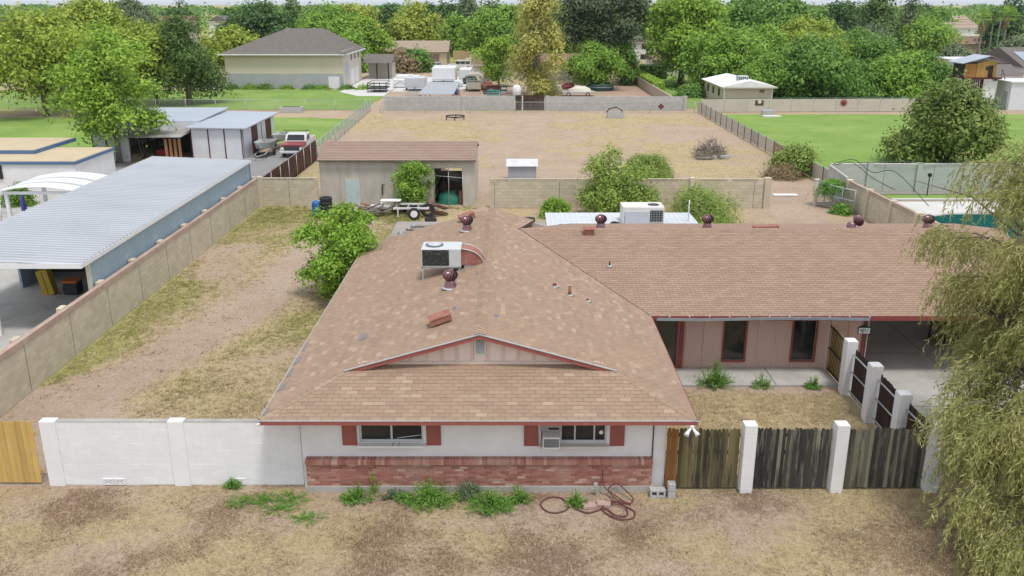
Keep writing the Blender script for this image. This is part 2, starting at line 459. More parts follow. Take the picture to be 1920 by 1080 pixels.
LAWN = M('lawn', (.205,.315,.062), (.155,.255,.048), .25, rough=.95, bump=.8, bscale=9, dist=.05,
         stain=[((.28,.365,.10), .12, .48, .7, .8), ((.10,.175,.035), .30, .58, .75, .6), ((.33,.33,.14), 1.3, .56, .75, .6), ((.12,.19,.035), 5, .55, .7, .55), ((.38,.36,.17), .22, .60, .78, .6)])
def sheet(name, pts, mat, z, wav=.0, sub=1.5):
    """a sheet with a slightly wandering outline"""
    out = []
    n = len(pts)
    for i in range(n):
        a = Vector(pts[i]); b2 = Vector(pts[(i+1) % n])
        k = max(1, int((b2-a).length/sub)) if wav else 1
        for j in range(k):
            p = a + (b2-a)*j/k
            if wav: p += Vector((fbm(p.x,p.y,.6,11.)*wav, fbm(p.x,p.y,.6,77.)*wav))
            out.append((p.x, p.y, z))
    return MB().poly(out).build(name, mat, kind='structure')
sheet('lawn', [(-17.3,77),(-17.0,96.5),(-19,97.8),(-27,99),(-40,99),(-60,98),(-75,96),(-75,58),(-34,58),(-33.6,69),(-33.4,80.5),(-22.4,82),(-20,78)], LAWN, .004, .5)
sheet('lawn', [(-17.5,105.5),(-17.5,131),(-75,131),(-75,108),(-40,106)], LAWN, .004, .6)
sheet('lawn', [(22.3,62.8),(22.6,101.5),(60,101.5),(66,60.8),(33,60.8)], LAWN, .004, .15)
sheet('lawn', [(20.3,107.5),(19.9,150),(24,160),(60,150),(60,106)], LAWN, .004, .2)
sheet('lawn', [(24.5,55.9),(24.5,57.3),(45,57.3),(45,55.9)], LAWN, .008, .05)
sheet('lawn', [(9,108),(9,112),(18,113),(18,107.5)], LAWN, .004, .8)
sheet('concrete_patio', [(-16.05,22),(-16.05,56.5),(-24,56.5),(-24,60),(-30,60),(-34,55),(-34,22)], CONC, .003)
sheet('gravel_driveway', [(-16.0,57.0),(-16.2,75),(-20.5,76),(-24,70),(-34,69),(-33,61),(-24.2,60.4),(-23.8,56.8)], ASPH, .006, .2)
sheet('concrete_apron', [(-16.0,57.2),(-16.0,61.5),(-23,62.5),(-23,57.2)], CONCL, .012)
sheet('carport_floor', [(11.4,21.5),(11.4,27.0),(12.05,27.0),(12.05,41),(21.5,41),(21.5,21.5)], CONC, .014)
for xj in (14.9, 17.9):
    MB().box(xj, xj+.02, 21.6, 40.9, .0145, .0165).build('floor_joint', DARKIN, bpy.data.objects['carport_floor'])
for yj in (25.2, 29.6, 33.4):
    MB().box(11.5, 21.4, yj, yj+.02, .0145, .0165).build('floor_joint', DARKIN, bpy.data.objects['carport_floor'])
wk = MB().box(4.0, 10.75, 26.72, 28.2, -.05, .06).build('walkway', CONC, kind='structure')
MB().box(8.72, 8.745, 26.73, 28.19, .0595, .063).build('walkway_joint', DARKIN, wk)
sheet('concrete_drive', [(-24.6,128),(-24.6,170),(-17.5,170),(-17.5,122),(-21,122)], CONCL, .008)
sheet('concrete_drive', [(-17.3,128),(-17.3,154),(-6,154),(-6,134),(-10,128)], CONCL, .008)
sheet('dirt_lot', [(-14.5,105.8),(-14.5,126),(-6,131),(19.2,140),(19.2,105.8)], M('reddish_dirt', (.34,.235,.175), (.40,.29,.22), .4, rough=1, bump=.4, bscale=6), .002)
sheet('pool_deck', [(22.2,41),(22.2,55.2),(40,55.2),(40,41)], CONCL, .006)
sheet('pool_water', [(24.3,44),(23.9,49.3),(24.6,50.9),(26.2,51.6),(29,51.7),(33,51.2),(33,44)], WATER, .012)
MB().tube([(24.15,44,.03),(23.75,49.4,.03),(24.5,51.05,.03),(26.2,51.78,.03),(29,51.88,.03),(33,51.38,.03)], .14, 6).build('pool_coping', CONCL, bpy.data.objects['pool_water'])
sheet('rock_bed', [(24.4,57.4),(24.4,58.1),(45,58.1),(45,57.4)], M('river_rock', (.33,.31,.29), (.16,.15,.14), 6, bump=1, bscale=8, dist=.05), .012)
MB().box(24.4, 45, 55.55, 55.75, 0, .12).build('lawn_kerb', CONCL, kind='structure')

# ------------------------------------------------------------------ masonry
_mc = {}
def piece_mesh(key, L, T, H, mat, ch=.006):
    k = (key, round(L, 2), round(T, 3), round(H, 3))
    if k not in _mc:
        me = MB().cbox(-L/2, L/2, -T/2, T/2, 0, H, ch).mesh(key)
        me.materials.append(mat); _mc[k] = me
    return _mc[k]
def masonry(parent, name, L, courses, bl, bh, T, gap, mat, y0=0., z0=0., x0=0., limit=300, key='block', depth=None, camera_sort=True, stagger=True, jit=.0015):
    """pieces in the parent's local frame: along +x, thickness along y (centre y0)"""
    rng = random.Random(hash(key) % 1000 + int(L*10))
    recs = []
    for c in range(courses):
        off = (bl/2 if (c % 2 and stagger) else 0.)
        x = -off
        while x < L - .02:
            a, b2 = max(0, x), min(L, x+bl)
            if b2-a > .05: recs.append((a, b2, c))
            x += bl
    wm = WM[parent.name]
    cl = Vector((0, 0, 12.1))
    recs.sort(key=lambda r: ((wm @ Vector((x0+(r[0]+r[1])/2, y0, z0+r[2]*bh))) - cl).length if camera_sort else 0)
    rest = MB()
    for i, (a, b2, c) in enumerate(recs):
        w = b2-a-gap
        px, pz = x0+(a+b2)/2, z0+c*bh
        dy = rng.uniform(-jit, jit)
        if i < limit:
            me = piece_mesh(key, w, T, bh-gap, mat)
            addobj(name, me, mat, parent, Matrix.Translation((px, y0+dy, pz)))
        else:
            rest.box(px-w/2, px+w/2, y0-T/2+dy, y0+T/2+dy, pz, pz+bh-gap)
    if rest.v:
        addobj(name+'_courses', rest.mesh(name), mat, parent, kind='stuff')

def breeze_mesh(L, T, H, mat):
    k = ('breeze', L, T, H, mat.name)
    if k not in _mc:
        m = MB(); b = .035
        m.box(-L/2, L/2, -T/2, T/2, 0, b).box(-L/2, L/2, -T/2, T/2, H-b, H)
        m.box(-L/2, -L/2+b, -T/2, T/2, b, H-b).box(L/2-b, L/2, -T/2, T/2, b, H-b)
        for s in (-1, 1):
            c = Vector((s*L/4, 0, H/2))
            for k2 in range(4):
                a = k2*math.pi/2+math.pi/4
                m.obox(c+Vector((math.cos(a)*.045, 0, math.sin(a)*.045)), (.09, T*.9, .028), Matrix.Rotation(-a, 3, 'Y'))
        m.box(-.015, .015, -T/2+.002, T/2-.002, b, H-b)
        me = m.mesh('breeze_block'); me.materials.append(mat); _mc[k] = me
    return _mc[k]

def block_wall(name, label, p0, p1, courses, mat, mort, T=.15, cap=None, capt=.06, pil=(), pilw=.4, limit=300, breeze=(), pilmat=None, pilh=.06, cat='wall', bl=.4064, bh=.2032, group=None, joints=(), pp=.12):
    d = Vector((p1[0]-p0[0], p1[1]-p0[1], 0)); L = d.length
    t = thing(name, label, cat, (p0[0], p0[1], 0), math.atan2(d.y, d.x), group)
    H = courses*bh
    MB().box(.01, L-.01, -T/2+(.004 if mat is BLOCKW else .008), T/2-(.004 if mat is BLOCKW else .008), -.1, H-.012).build('mortar_bed', mort, t, world=False)
    masonry(t, 'block', L, courses, bl, bh, T, (.005 if mat is BLOCKW else .009), mat, limit=limit, key='block_'+mat.name)
    top = H
    for (a, b2) in breeze:
        n = max(1, int(round((b2-a)/bl))); w = (b2-a)/n
        for i in range(n):
            addobj('breeze_block', breeze_mesh(round(w, 3)-.01, T, bh-.01, mat), mat, t, Matrix.Translation((a+w*(i+.5), 0, H)))
    if breeze:
        e = [0]+[x for ab in breeze for x in ab]+[L]
        for a, b2 in zip(e[::2], e[1::2]):
            if b2-a > .05: MB().box(a+.004, b2-.004, -T/2, T/2, H, H+bh-.008).build('end_block', mat, t, world=False)
        top = H+bh
    if cap:
        n = int(L/1.2)+1
        for i in range(n):
            MB().box(L*i/n+.004, L*(i+1)/n-.004, -T/2-.02, T/2+.02, top, top+capt).build('cap_stone', cap, t, world=False)
        top += capt
    for x in pil:
        MB().cbox(x-pilw/2, x+pilw/2, -T/2-pp, T/2+pp, -.05, top+pilh, .012).build('pilaster', pilmat or mat, t, world=False)
    for x in joints:
        MB().box(x-.012, x+.012, -T/2-.004, T/2+.004, 0, H-.01).build('control_joint', BARK, t, world=False)
    return t

front_wall = block_wall('block_wall', 'white painted block wall between the yellow wood fence and the house front', (-12.2,20.58), (-5.5,20.58), 9, BLOCKW, MORTW, cap=None, pil=(.2,3.5), pilw=.41, pilmat=BLOCKW, pilh=.025, pp=.05)
MB().box(.42, 6.7, -.085, .085, 1.829, 1.84).build('top_wash', CONC, front_wall, world=False)
for x in (1.55, 1.85, 5.0):
    addobj('breeze_block', breeze_mesh(.28, .03, .18, BLOCKW), BLOCKW, front_wall, Matrix.Translation((x, -.095, .005)))
    MB().box(x-.12, x+.12, -.083, -.079, .03, .16).build('vent_hole', DARKIN, front_wall, world=False)

left_wall = block_wall('block_wall', 'long tan block wall with brown cap beside the blue sided carport', (-15.8,20.7), (-15.8,53.75), 8, BLOCKT, MORTT, cap=CAPT, capt=.2,
    pil=(), joints=[2.6+3.05*i for i in range(11)])
for i in range(11):
    y = 2.6+3.05*i
    MB().cbox(y-.19, y+.19, .06, .27, -.05, 1.87, .015).build('pilaster', BLOCKT, left_wall, world=False)
block_wall('block_wall', 'short tan block wall with pierced top row left of the plywood barn', (-15.72,53.8), (-12.05,53.8), 8, BLOCKT, MORTT, breeze=((.3,3.5),), pil=(.1,), pilw=.3, joints=(1.9,))
block_wall('block_wall', 'tan block wall with pierced top row behind the white flat roof', (-1.4,53.5), (15.9,53.5), 8, BLOCKT, MORTT, breeze=((.4,4.1),(4.6,7.2),(7.6,12.2),(12.9,14.6),(14.9,16.5)), pil=(12.5,17.1), pilw=.4, joints=(.3,4.3,12.9,16.3))
block_wall('block_wall', 'tan block wall with brown cap beside the swimming pool', (21.25,38.5), (20.75,53.7), 7, BLOCKT, MORTT, cap=CAPT, capt=.08, breeze=((.6,2.9),(3.2,5.9),(6.2,8.9),(9.2,11.9),(12.3,14.3)), pil=(3.05,6.05,9.05,12.1,15.0), pilw=.28, limit=220)
block_wall('block_wall', 'grey block return wall at the corner of the green lawn', (20.75,53.9), (21.2,58.4), 9, BLOCKG, MORTT, limit=99)
SAGE = M('sage_block', (.40,.44,.38), (.36,.40,.35), 1.5, bump=.25, rnd=.03, stain=[((.46,.47,.43), .5, .5, .8, .5)])
block_wall('block_wall', 'pale green block wall behind the swimming pool', (21.3,58.5), (45,58.3), 9, SAGE, SAGE, cap=CONCL, capt=.05, pil=(2.6,5.9,9.0,12.5), pilw=.35, limit=250, joints=(3.6,6.9,10))
block_wall('block_wall', 'grey block wall left of the dark wooden yard gate', (-15.1,105.3), (.35,105.3), 8, BLOCKG, MORTT, limit=120, pil=(.2,9.4), pilw=.4)
block_wall('block_wall', 'grey block wall right of the dark wooden yard gate', (3.85,105.3), (20.6,105.3), 8, BLOCKG, MORTT, limit=120, pil=(.3,16.5), pilw=.4)
# ------------------------------------------------------------------ the ranch house
house = thing('ranch_house', 'ranch house with pinkish brown shingle roof and red brick front', 'house', (-.87, 20.3, 0))
EZ = 2.25; MS = .29; WS = .184
XL, XR, XC = -6.28, 4.55, -.87
YF, YB, YG = 19.75, 36.5, 21.6
WE, WR, WX = 27.4, 34.2, 19.5      # wing eave, ridge, right end
WRZ = EZ+WS*(WR-WE)
RZ = EZ+MS*(XC-XL)
VX = XR-(WRZ-EZ)/MS
def zl(x): return EZ+MS*(x-XL)
def zr(x): return EZ+MS*(XR-x)
def zf(y): return EZ+MS*(y-YF)
def zw(y): return EZ+WS*(y-WE)
def wall_holes(m, a0, a1, z0, z1, b0, b1, holes, axis='x'):
    """wall slab along axis with rectangular holes (a0,a1,z0,z1)"""
    A = sorted({a0, a1, *[h[0] for h in holes], *[h[1] for h in holes]})
    Z = sorted({z0, z1, *[h[2] for h in holes], *[h[3] for h in holes]})
    solid = {}
    for i in range(len(A)-1):
        for j in range(len(Z)-1):
            ca, cz = (A[i]+A[i+1])/2, (Z[j]+Z[j+1])/2
            solid[i, j] = not any(h[0] < ca < h[1] and h[2] < cz < h[3] for h in holes)
    P = (lambda a, b, z: (a, b, z)) if axis == 'x' else (lambda a, b, z: (b, a, z))
    for (i, j), s in solid.items():
        if not s: continue
        p, q, r, u = A[i], A[i+1], Z[j], Z[j+1]
        m.poly([P(p,b0,r),P(q,b0,r),P(q,b0,u),P(p,b0,u)]); m.poly([P(q,b1,r),P(p,b1,r),P(p,b1,u),P(q,b1,u)])
        if not solid.get((i-1,j)): m.poly([P(p,b1,r),P(p,b0,r),P(p,b0,u),P(p,b1,u)])
        if not solid.get((i+1,j)): m.poly([P(q,b0,r),P(q,b1,r),P(q,b1,u),P(q,b0,u)])
        if not solid.get((i,j-1)): m.poly([P(p,b1,r),P(q,b1,r),P(q,b0,r),P(p,b0,r)])
        if not solid.get((i,j+1)): m.poly([P(p,b0,u),P(q,b0,u),P(q,b1,u),P(p,b1,u)])
    return m
# walls
w1 = (-3.95,-2.30,1.32,2.1); w2 = (.72,2.42,1.30,2.1)
wall_holes(MB(), -5.45, 3.95, -.05, 2.2, 20.36, 20.56, [w1, w2]).build('front_wall', WHITEP, house)
MB().box(-5.45, -5.25, 20.56, 36.4, -.05, 2.25).build('side_wall', WHITEP, house)
MB().box(3.75, 3.95, 20.56, 28.2, -.05, 2.25).build('side_wall', PINKW, house)
MB().box(-5.45, 3.95, 36.2, 36.4, -.05, 2.3).build('back_wall', WHITEP, house)
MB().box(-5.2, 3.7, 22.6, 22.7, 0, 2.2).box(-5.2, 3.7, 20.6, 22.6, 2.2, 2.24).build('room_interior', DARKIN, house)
for (a, b2, c, d), kind in ((w1, 0), (w2, 1)):
    fr = MB().box(a, b2, 20.42, 20.47, c, c+.05).box(a, b2, 20.42, 20.47, d-.04, d).box(a, a+.05, 20.42, 20.47, c+.05, d-.04).box(b2-.05, b2, 20.42, 20.47, c+.05, d-.04)
    mids = [(a+b2)/2] if kind == 0 else [a+.52, a+1.25]
    if kind == 0: fr.box(mids[0]-.025, mids[0]+.025, 20.415, 20.465, c+.05, d-.04)
    else:
        fr = MB().box(a+.50, b2, 20.42, 20.47, c+.0, c+.05).box(a+.5, b2, 20.42, 20.47, d-.04, d).box(b2-.05, b2, 20.42, 20.47, c+.05, d-.04)
        for q in (a+.5, a+.86, a+1.36): fr.box(q, q+.04, 20.415, 20.465, c+.05, d-.04)
    win = fr.build('window', ALU, house)
    if kind == 0:
        MB().box(a+.05, mids[0]-.025, 20.44, 20.446, c+.05, d-.04).build('pane', GLASS, win)
        MB().box(mids[0]+.025, b2-.05, 20.452, 20.458, c+.05, d-.04).build('pane', GLASS, win)
        MB().tube([(a+.95,20.437,c+.08),(b2-.06,20.437,c+.17)], .012, 5).build('security_bar', ALU, win)
        MB().box(a-.04, b2+.06, 20.16, 20.41, c-.07, c-.012).build('sill', WHITEP, win)
        for q in (a+.86, a+1.02): MB().box(q, q+.015, 20.17, 20.4, c-.0115, c-.008).build('crack', BARK, win)
    else:
        for p, q in ((a+.54, a+.86), (a+.90, a+1.36), (a+1.40, b2-.05)):
            MB().box(p, q, 20.44, 20.446, c+.05, d-.04).build('pane', GLASS, win)
        MB().box(a-.0, a+.5, 20.45, 20.5, c, d).build('filler_panel', CREAM, win)
        MB().box(a-.04, b2+.04, 20.16, 20.41, c-.07, c-.012).build('sill', STUC, win)
        MB().lathe([(.055,0),(.055,.004)], n=12).xf(Matrix.Translation((b2-.14, 20.436, c+.26)) @ Matrix.Rotation(R(90), 4, 'X')).build('alarm_sticker', WHITEP, win)
    for q0, q1 in ((a-.43, a-.06), (b2+.08, b2+.45)):
        sh = MB().box(q0, q1, 20.315, 20.357, c-.07, d+.02).build('shutter', REDP, house)
        MB().box(q0+.05, q1-.05, 20.307, 20.314, c, d-.06).build('shutter_panel', REDP, sh)
# corner slot and post
MB().box(3.60, 3.625, 20.33, 20.357, .1, 2.15).build('corner_groove', DARKIN, house)
# brick wainscot
MB().box(-5.36, 3.62, 20.125, 20.352, -.05, .16).build('brick_footing', CONC, house)
MB().box(-5.33, 3.59, 20.17, 20.352, .16, .80).build('mortar_bed', MORTB, house)
br_l = MB()
def masonry_on_house():
    bl, bh, gap = .2135, .0705, .010
    recs = []
    L = 8.92
    for c in range(9):
        x = -(bl/2 if c % 2 else 0)
        while x < L-.02:
            a, b2 = max(0, x), min(L, x+bl)
            if b2-a > .04: recs.append((a, b2, c))
            x += bl
    rng = random.Random(3)
    wi = WM[house.name].inverted()
    recs.sort(key=lambda r: -r[2])
    rest = MB()
    for i, (a, b2, c) in enumerate(recs):
        px, pz = -5.33+(a+b2)/2, .165+c*bh; w = b2-a-gap; dy = rng.uniform(-.004, .003)
        if i < 240:
            addobj('brick', piece_mesh('brick', w, .06, bh-gap, BRICK, .004), BRICK, house, wi @ Matrix.Translation((px, 20.19+dy, pz)))
        else:
            rest.box(px-w/2, px+w/2, 20.16+dy, 20.22+dy, pz, pz+bh-gap)
    rest.build('brick_courses', BRICK, house, kind='stuff')
    n = 118
    rows = MB()
    for i in range(n):     # rowlock course that caps the wainscot
        px = -5.345+(i+.5)*8.95/n
        if i % 2 == 0:
            me = piece_mesh('rowlock', .066, .25, .115, BRICK, .004)
            addobj('rowlock_brick', me, BRICK, house, wi @ Matrix.Translation((px, 20.232+rng.uniform(-.003,.003), .80+rng.uniform(-.002,.002))))
        else:
            rows.cbox(px-.033, px+.033, 20.107, 20.357, .80, .915+rng.uniform(-.002,.002), .004)
    rows.build('rowlock_courses', BRICK, house, kind='stuff')
    MB().box(-5.33, 3.59, 20.12, 20.35, .798, .908).build('mortar_bed', MORTB, house)
masonry_on_house()

# roof planes ------------------------------------------------------
def clip(poly, edges):
    """clip a 2D polygon by a convex CCW polygon"""
    out = poly
    n = len(edges)
    for i in range(n):
        a, b2 = edges[i], edges[(i+1) % n]
        ex, ey = b2[0]-a[0], b2[1]-a[1]
        s = lambda p: ex*(p[1]-a[1]) - ey*(p[0]-a[0])
        inp, out = out, []
        for k in range(len(inp)):
            p, q = inp[k], inp[(k+1) % len(inp)]
            sp_, sq = s(p), s(q)
            if sp_ >= 0: out.append(p)
            if (sp_ >= 0) != (sq >= 0):
                t = sp_/(sp_-sq); out.append((p[0]+(q[0]-p[0])*t, p[1]+(q[1]-p[1])*t))
        if len(out) < 3: return []
    return out
TABW, EXPO = .305, .1425
def shingles(parent, O, U, V, poly, mat, seed, indiv=0, name='shingle'):
    O, U, V = Vector(O), Vector(U).normalized(), Vector(V).normalized()
    N = U.cross(V).normalized()
    us = [p[0] for p in poly]; vs = [p[1] for p in poly]
    rng = random.Random(seed); m = MB(); cnt = 0
    wi = WM[parent.name].inverted()
    full = None
    row = 0; v = min(vs)
    while v < max(vs):
        off = (row*.5 % 1)*TABW + rng.uniform(-.012, .012) - 2*TABW
        u = min(us)+off
        drift = rng.uniform(-.003, .003)
        while u < max(us):
            g = .0045
            rect = [(u+g, v+drift), (u+TABW-g, v+drift), (u+TABW-g, v+EXPO+.02), (u+g, v+EXPO+.02)]
            pl = clip(rect, poly)
            if pl:
                h = rng.uniform(.011, .0155)
                isfull = len(pl) == 4 and abs((pl[1][0]-pl[0][0])-(TABW-2*g)) < 1e-4 and abs(pl[2][1]-pl[1][1]-(EXPO+.02-drift)) < .004
                if indiv and isfull and cnt < indiv:
                    if full is None:
                        a, b2, c, d = -(TABW/2-g), TABW/2-g, 0, EXPO+.02
                        full = MB().add([(a,c,0),(b2,c,0),(b2,c,.012),(a,c,.012),(a,d,0),(b2,d,0),(b2,d,.0025),(a,d,.0025)],
                                        [(0,1,2,3),(3,2,6,7),(1,5,6,2),(4,0,3,7)]).mesh('shingle')
                        full.materials.append(mat)
                    p = O+U*(u+TABW/2)+V*(v+drift)+N*(h-.012)
                    mx = Matrix((( U.x,V.x,N.x,p.x),(U.y,V.y,N.y,p.y),(U.z,V.z,N.z,p.z),(0,0,0,1)))
                    addobj('shingle', full, mat, parent, wi @ mx); cnt += 1
                else:
                    n = len(pl); vsx = []
                    for k in (0, 1):
                        for (a, b2) in pl:
                            t = (b2-v-drift)/(EXPO+.02)
                            hh = h-(h-.0025)*t if k else 0
                            vsx.append(O+U*a+V*b2+N*hh)
                    fs = [tuple(range(n, 2*n))] + [(i, (i+1) % n, n+(i+1) % n, n+i) for i in range(n)]
                    m.add(vsx, fs)
            u += TABW
        row += 1; v += EXPO
    m.build(name+'_courses', mat, parent, kind='stuff')
sl = math.sqrt(1+MS*MS); slw = math.sqrt(1+WS*WS)
def deck(name, pts, th=.10, mat=DECK):
    return MB().prism([(x, y, z-.004) for x, y, z in pts][::-1], (0, 0, -th)).build(name, mat, house)
hipx = YG-YF
# front hip (between eave and the gable foot)
YT = 21.85
fr_deck = deck('front_roof', [(XL,YF,EZ),(XR,YF,EZ),(XR-(YT-YF),YT,zf(YT)),(XL+(YT-YF),YT,zf(YT))])
k = YT-YF
shingles(fr_deck, (XL,YF-.03,EZ-.03*MS), (1,0,0), (0,1,MS), [(0,0),(XR-XL,0),(XR-XL-k-.03,(k+.03)*sl),(k+.03,(k+.03)*sl)], SHM, 1, indiv=296)
# left slope
lf_deck = deck('left_roof', [(XL,YB,EZ),(XL,YF,EZ),(XL+hipx,YG,zl(XL+hipx)),(XC,YG,RZ),(XC,YB,RZ)])
LW = (XC-XL)*sl
shingles(lf_deck, (XL-.02,YB,EZ-.02*MS), (0,-1,0), (1,0,MS), [(0,0),(YB-YG,0),(YB-YG,LW),(0,LW)], SHM, 2)
shingles(lf_deck, (XL-.02,YB,EZ-.02*MS), (0,-1,0), (1,0,MS), [(YB-YG,0),(YB-YF,0),(YB-YG,hipx*sl)], SHM, 12)
# right slope, in front of and behind the valley
rt_deck = deck('right_roof', [(XR,YF,EZ),(XR,WE,EZ),(VX,WR,zr(VX)),(XC,WR,RZ),(XC,YG,RZ),(XR-hipx,YG,zr(XR-hipx))])
RWD = (XR-XC)*sl
shingles(rt_deck, (XR+.02,YF,EZ-.02*MS), (0,1,0), (-1,0,MS), [(hipx,0),(WE-YF,0),(WR-YF,(XR-VX)*sl),(WR-YF,RWD),(hipx,RWD)], SHM, 3)
shingles(rt_deck, (XR+.02,YF,EZ-.02*MS), (0,1,0), (-1,0,MS), [(0,0),(hipx,0),(hipx,hipx*sl)], SHM, 13)
rb_deck = deck('rear_right_roof', [(VX,WR,zr(VX)),(.9,YB,zr(.9)),(XC,YB,RZ),(XC,WR,RZ)])
shingles(rb_deck, (XR+.02,YF,EZ-.02*MS), (0,1,0), (-1,0,MS), [(WR-YF,(XR-VX)*sl),(YB-YF,(XR-.9)*sl),(YB-YF,RWD),(WR-YF,RWD)], SHM, 4)
# wing
wg_deck = deck('wing_roof', [(XR,WE,EZ),(WX,WE,EZ),(WX,WR,WRZ),(VX,WR,WRZ)])
shingles(wg_deck, (XR,WE-.03,EZ-.03*WS), (1,0,0), (0,1,WS), [(0,0),(WX-XR,0),(WX-XR,(WR-WE+.03)*slw),(VX-XR,(WR-WE+.03)*slw)], SHP, 5)
wb_deck = deck('wing_rear_roof', [(VX,WR,WRZ),(WX,WR,WRZ),(WX,WR+3.6,WRZ-3.6*WS),(2.5,WR+3.6,WRZ-3.6*WS)], mat=SHP)
# ridge and hip caps
def caps(name, a, b2, mat, w=.15, step=.18, parent=house):
    a, b2 = Vector(a), Vector(b2); d = (b2-a); n = int(d.length/step); d.normalize()
    s = d.cross(Vector((0,0,1))).normalized(); m = MB()
    for i in range(n):
        p = a+d*(i*step); q = p+d*(step+.05)
        for sg in (-1, 1):
            e = s*sg*w + Vector((0,0,-w*MS*.95))
            m.prism([p+Vector((0,0,.03)), p+e+Vector((0,0,.03)), q+e+Vector((0,0,.018)), q+Vector((0,0,.018))], (0,0,-.01))
    m.build(name, mat, parent, kind='stuff')
caps('ridge_caps', (XC,YG,RZ+.004), (XC,YB,RZ+.004), SHM, .16)
caps('hip_caps', (XL,YF,EZ), (XL+hipx,YG,zf(YG)), SHM, .10)
caps('hip_caps', (XR,YF,EZ), (XR-hipx,YG,zf(YG)), SHM, .10)
caps('wing_ridge_caps', (VX+.1,WR,WRZ+.004), (WX,WR,WRZ+.004), SHP, .15)
MB().tube([(VX,WR,zr(VX)+.012),(XR,WE,EZ+.012)], .018, 5).build('valley_flashing', DECK, house)
# fascia, gutters
MB().box(XL-.02, XR+.02, YF-.06, YF-.025, EZ-.115, EZ-.012).build('fascia', REDP, house)
MB().box(XL-.05, XR+.05, YF-.068, YF-.03, EZ-.010, EZ+.006).build('drip_edge', GALV, house)
MB().box(XL-.055, XL-.02, YF, YB, EZ-.14, EZ-.012).build('fascia', GALV, house)
MB().box(XR+.021, XR+.055, YF, WE, EZ-.14, EZ-.012).build('fascia', MAROON, house)
MB().box(XR, WX, WE-.065, WE-.032, EZ-.15, EZ-.012).build('fascia', MAROON, house)
gut = MB()
gpts = [(XR+.2, 0), (6.2, -.02), (7.6, .01), (9.3, .03), (11.75, 0)]
for (xa, da), (xb, db) in zip(gpts, gpts[1:]):
    prof = [(-.11,-.11),(-.13,-.01),(-.115,-.01),(-.10,-.10),(-.005,-.10),(-.005,-.11)]
    A = [(xa, WE-.065+p, EZ-.002+q+da) for p, q in prof]; B = [(xb, WE-.065+p, EZ-.002+q+db) for p, q in prof]
    gut.add(A+B, [(i, (i+1) % 6, 6+(i+1) % 6, 6+i) for i in range(6)])
gutter = gut.build('gutter', M('gutter_metal', (.36,.42,.52), (.45,.50,.58), 2, rough=.4, metal=.35, bump=.05), house)
for i in range(11):
    x = XR+.6+i*.66
    MB().box(x, x+.03, WE-.195, WE-.07, EZ+.0, EZ+.02).build('gutter_strap', GALV, gutter)
MB().box(-5.4, 3.9, YF+.02, 20.355, EZ-.125, EZ-.105).build('soffit', CREAM, house)
MB().box(3.96, XR, 20.2, WE+.02, EZ-.125, EZ-.105).build('soffit', CREAM, house)
MB().box(4.0, WX, WE+.03, 28.2, EZ-.13, EZ-.115).build('soffit', CREAM, house)
# Dutch gable
gy0 = YT+.02
gz0 = zf(YT)+.02
gl, gr_ = XL+(YT-YF)+.02, XR-(YT-YF)-.02
gable = MB().prism([(gl,gy0,gz0),(gr_,gy0,gz0),(XC,gy0,RZ-.09)], (0,.05,0)).build('gable', M('gable_siding', (.68,.58,.52), (.63,.53,.475), 1.5, bump=.1), house)
for i in range(-8, 9):
    x = XC+i*.41+.2
    zt = RZ-.10-MS*abs(x-XC)
    if zt-gz0 > .12 and abs(x-XC) > .2:
        MB().box(x-.025, x+.025, gy0-.035, gy0-.001, gz0+.05, zt).build('batten', BATT, gable)
MB().box(gl+.15, gr_-.15, gy0-.04, gy0-.002, gz0-.01, gz0+.07).build('base_trim', CREAM, gable)
vent = MB().box(XC-.16,XC-.12,gy0-.03,gy0-.002,gz0+.26,gz0+.76).box(XC+.12,XC+.16,gy0-.03,gy0-.002,gz0+.26,gz0+.76).box(XC-.12,XC+.12,gy0-.03,gy0-.002,gz0+.72,gz0+.76).box(XC-.12,XC+.12,gy0-.03,gy0-.002,gz0+.26,gz0+.30).build('gable_vent', STUC, gable)
for i in range(9):
    MB().obox((XC, gy0-.014, gz0+.325+i*.046), (.24, .004, .05), Matrix.Rotation(R(-40), 3, 'X')).build('vent_slat', GALV, vent)
for sg in (-1, 1):
    xe = XL+hipx if sg < 0 else XR-hipx
    a = Vector((XC, YG-.03, RZ+.0)); b2 = Vector((xe+sg*.06, YG-.03, zf(YG)+.0))
    MB().prism([a+Vector((0,0,-.012)), b2+Vector((0,0,-.012)), b2+Vector((0,0,-.13)), a+Vector((0,0,-.13))], (0,.035,0)).build('rake_board', REDP, house)
    MB().prism([a+Vector((0,-.02,.012)), b2+Vector((0,-.02,.012)), b2+Vector((0,-.02,-.008)), a+Vector((0,-.02,-.008))], (0,.06,0)).build('drip_edge', GALV, house)
    MB().prism([a+Vector((0,.006,-.108)), b2+Vector((0,.006,-.108)), b2+Vector((0,YT-YG,-.108)), a+Vector((0,YT-YG,-.108))], (0,0,-.012)).build('rake_soffit', CREAM, house)
MB().prism([(XL+.05,YB-.05,EZ-.1),(XR,YB-.05,EZ-.1),(XC,YB-.05,RZ-.1)], (0,.04,0)).build('rear_gable', CREAM, house)
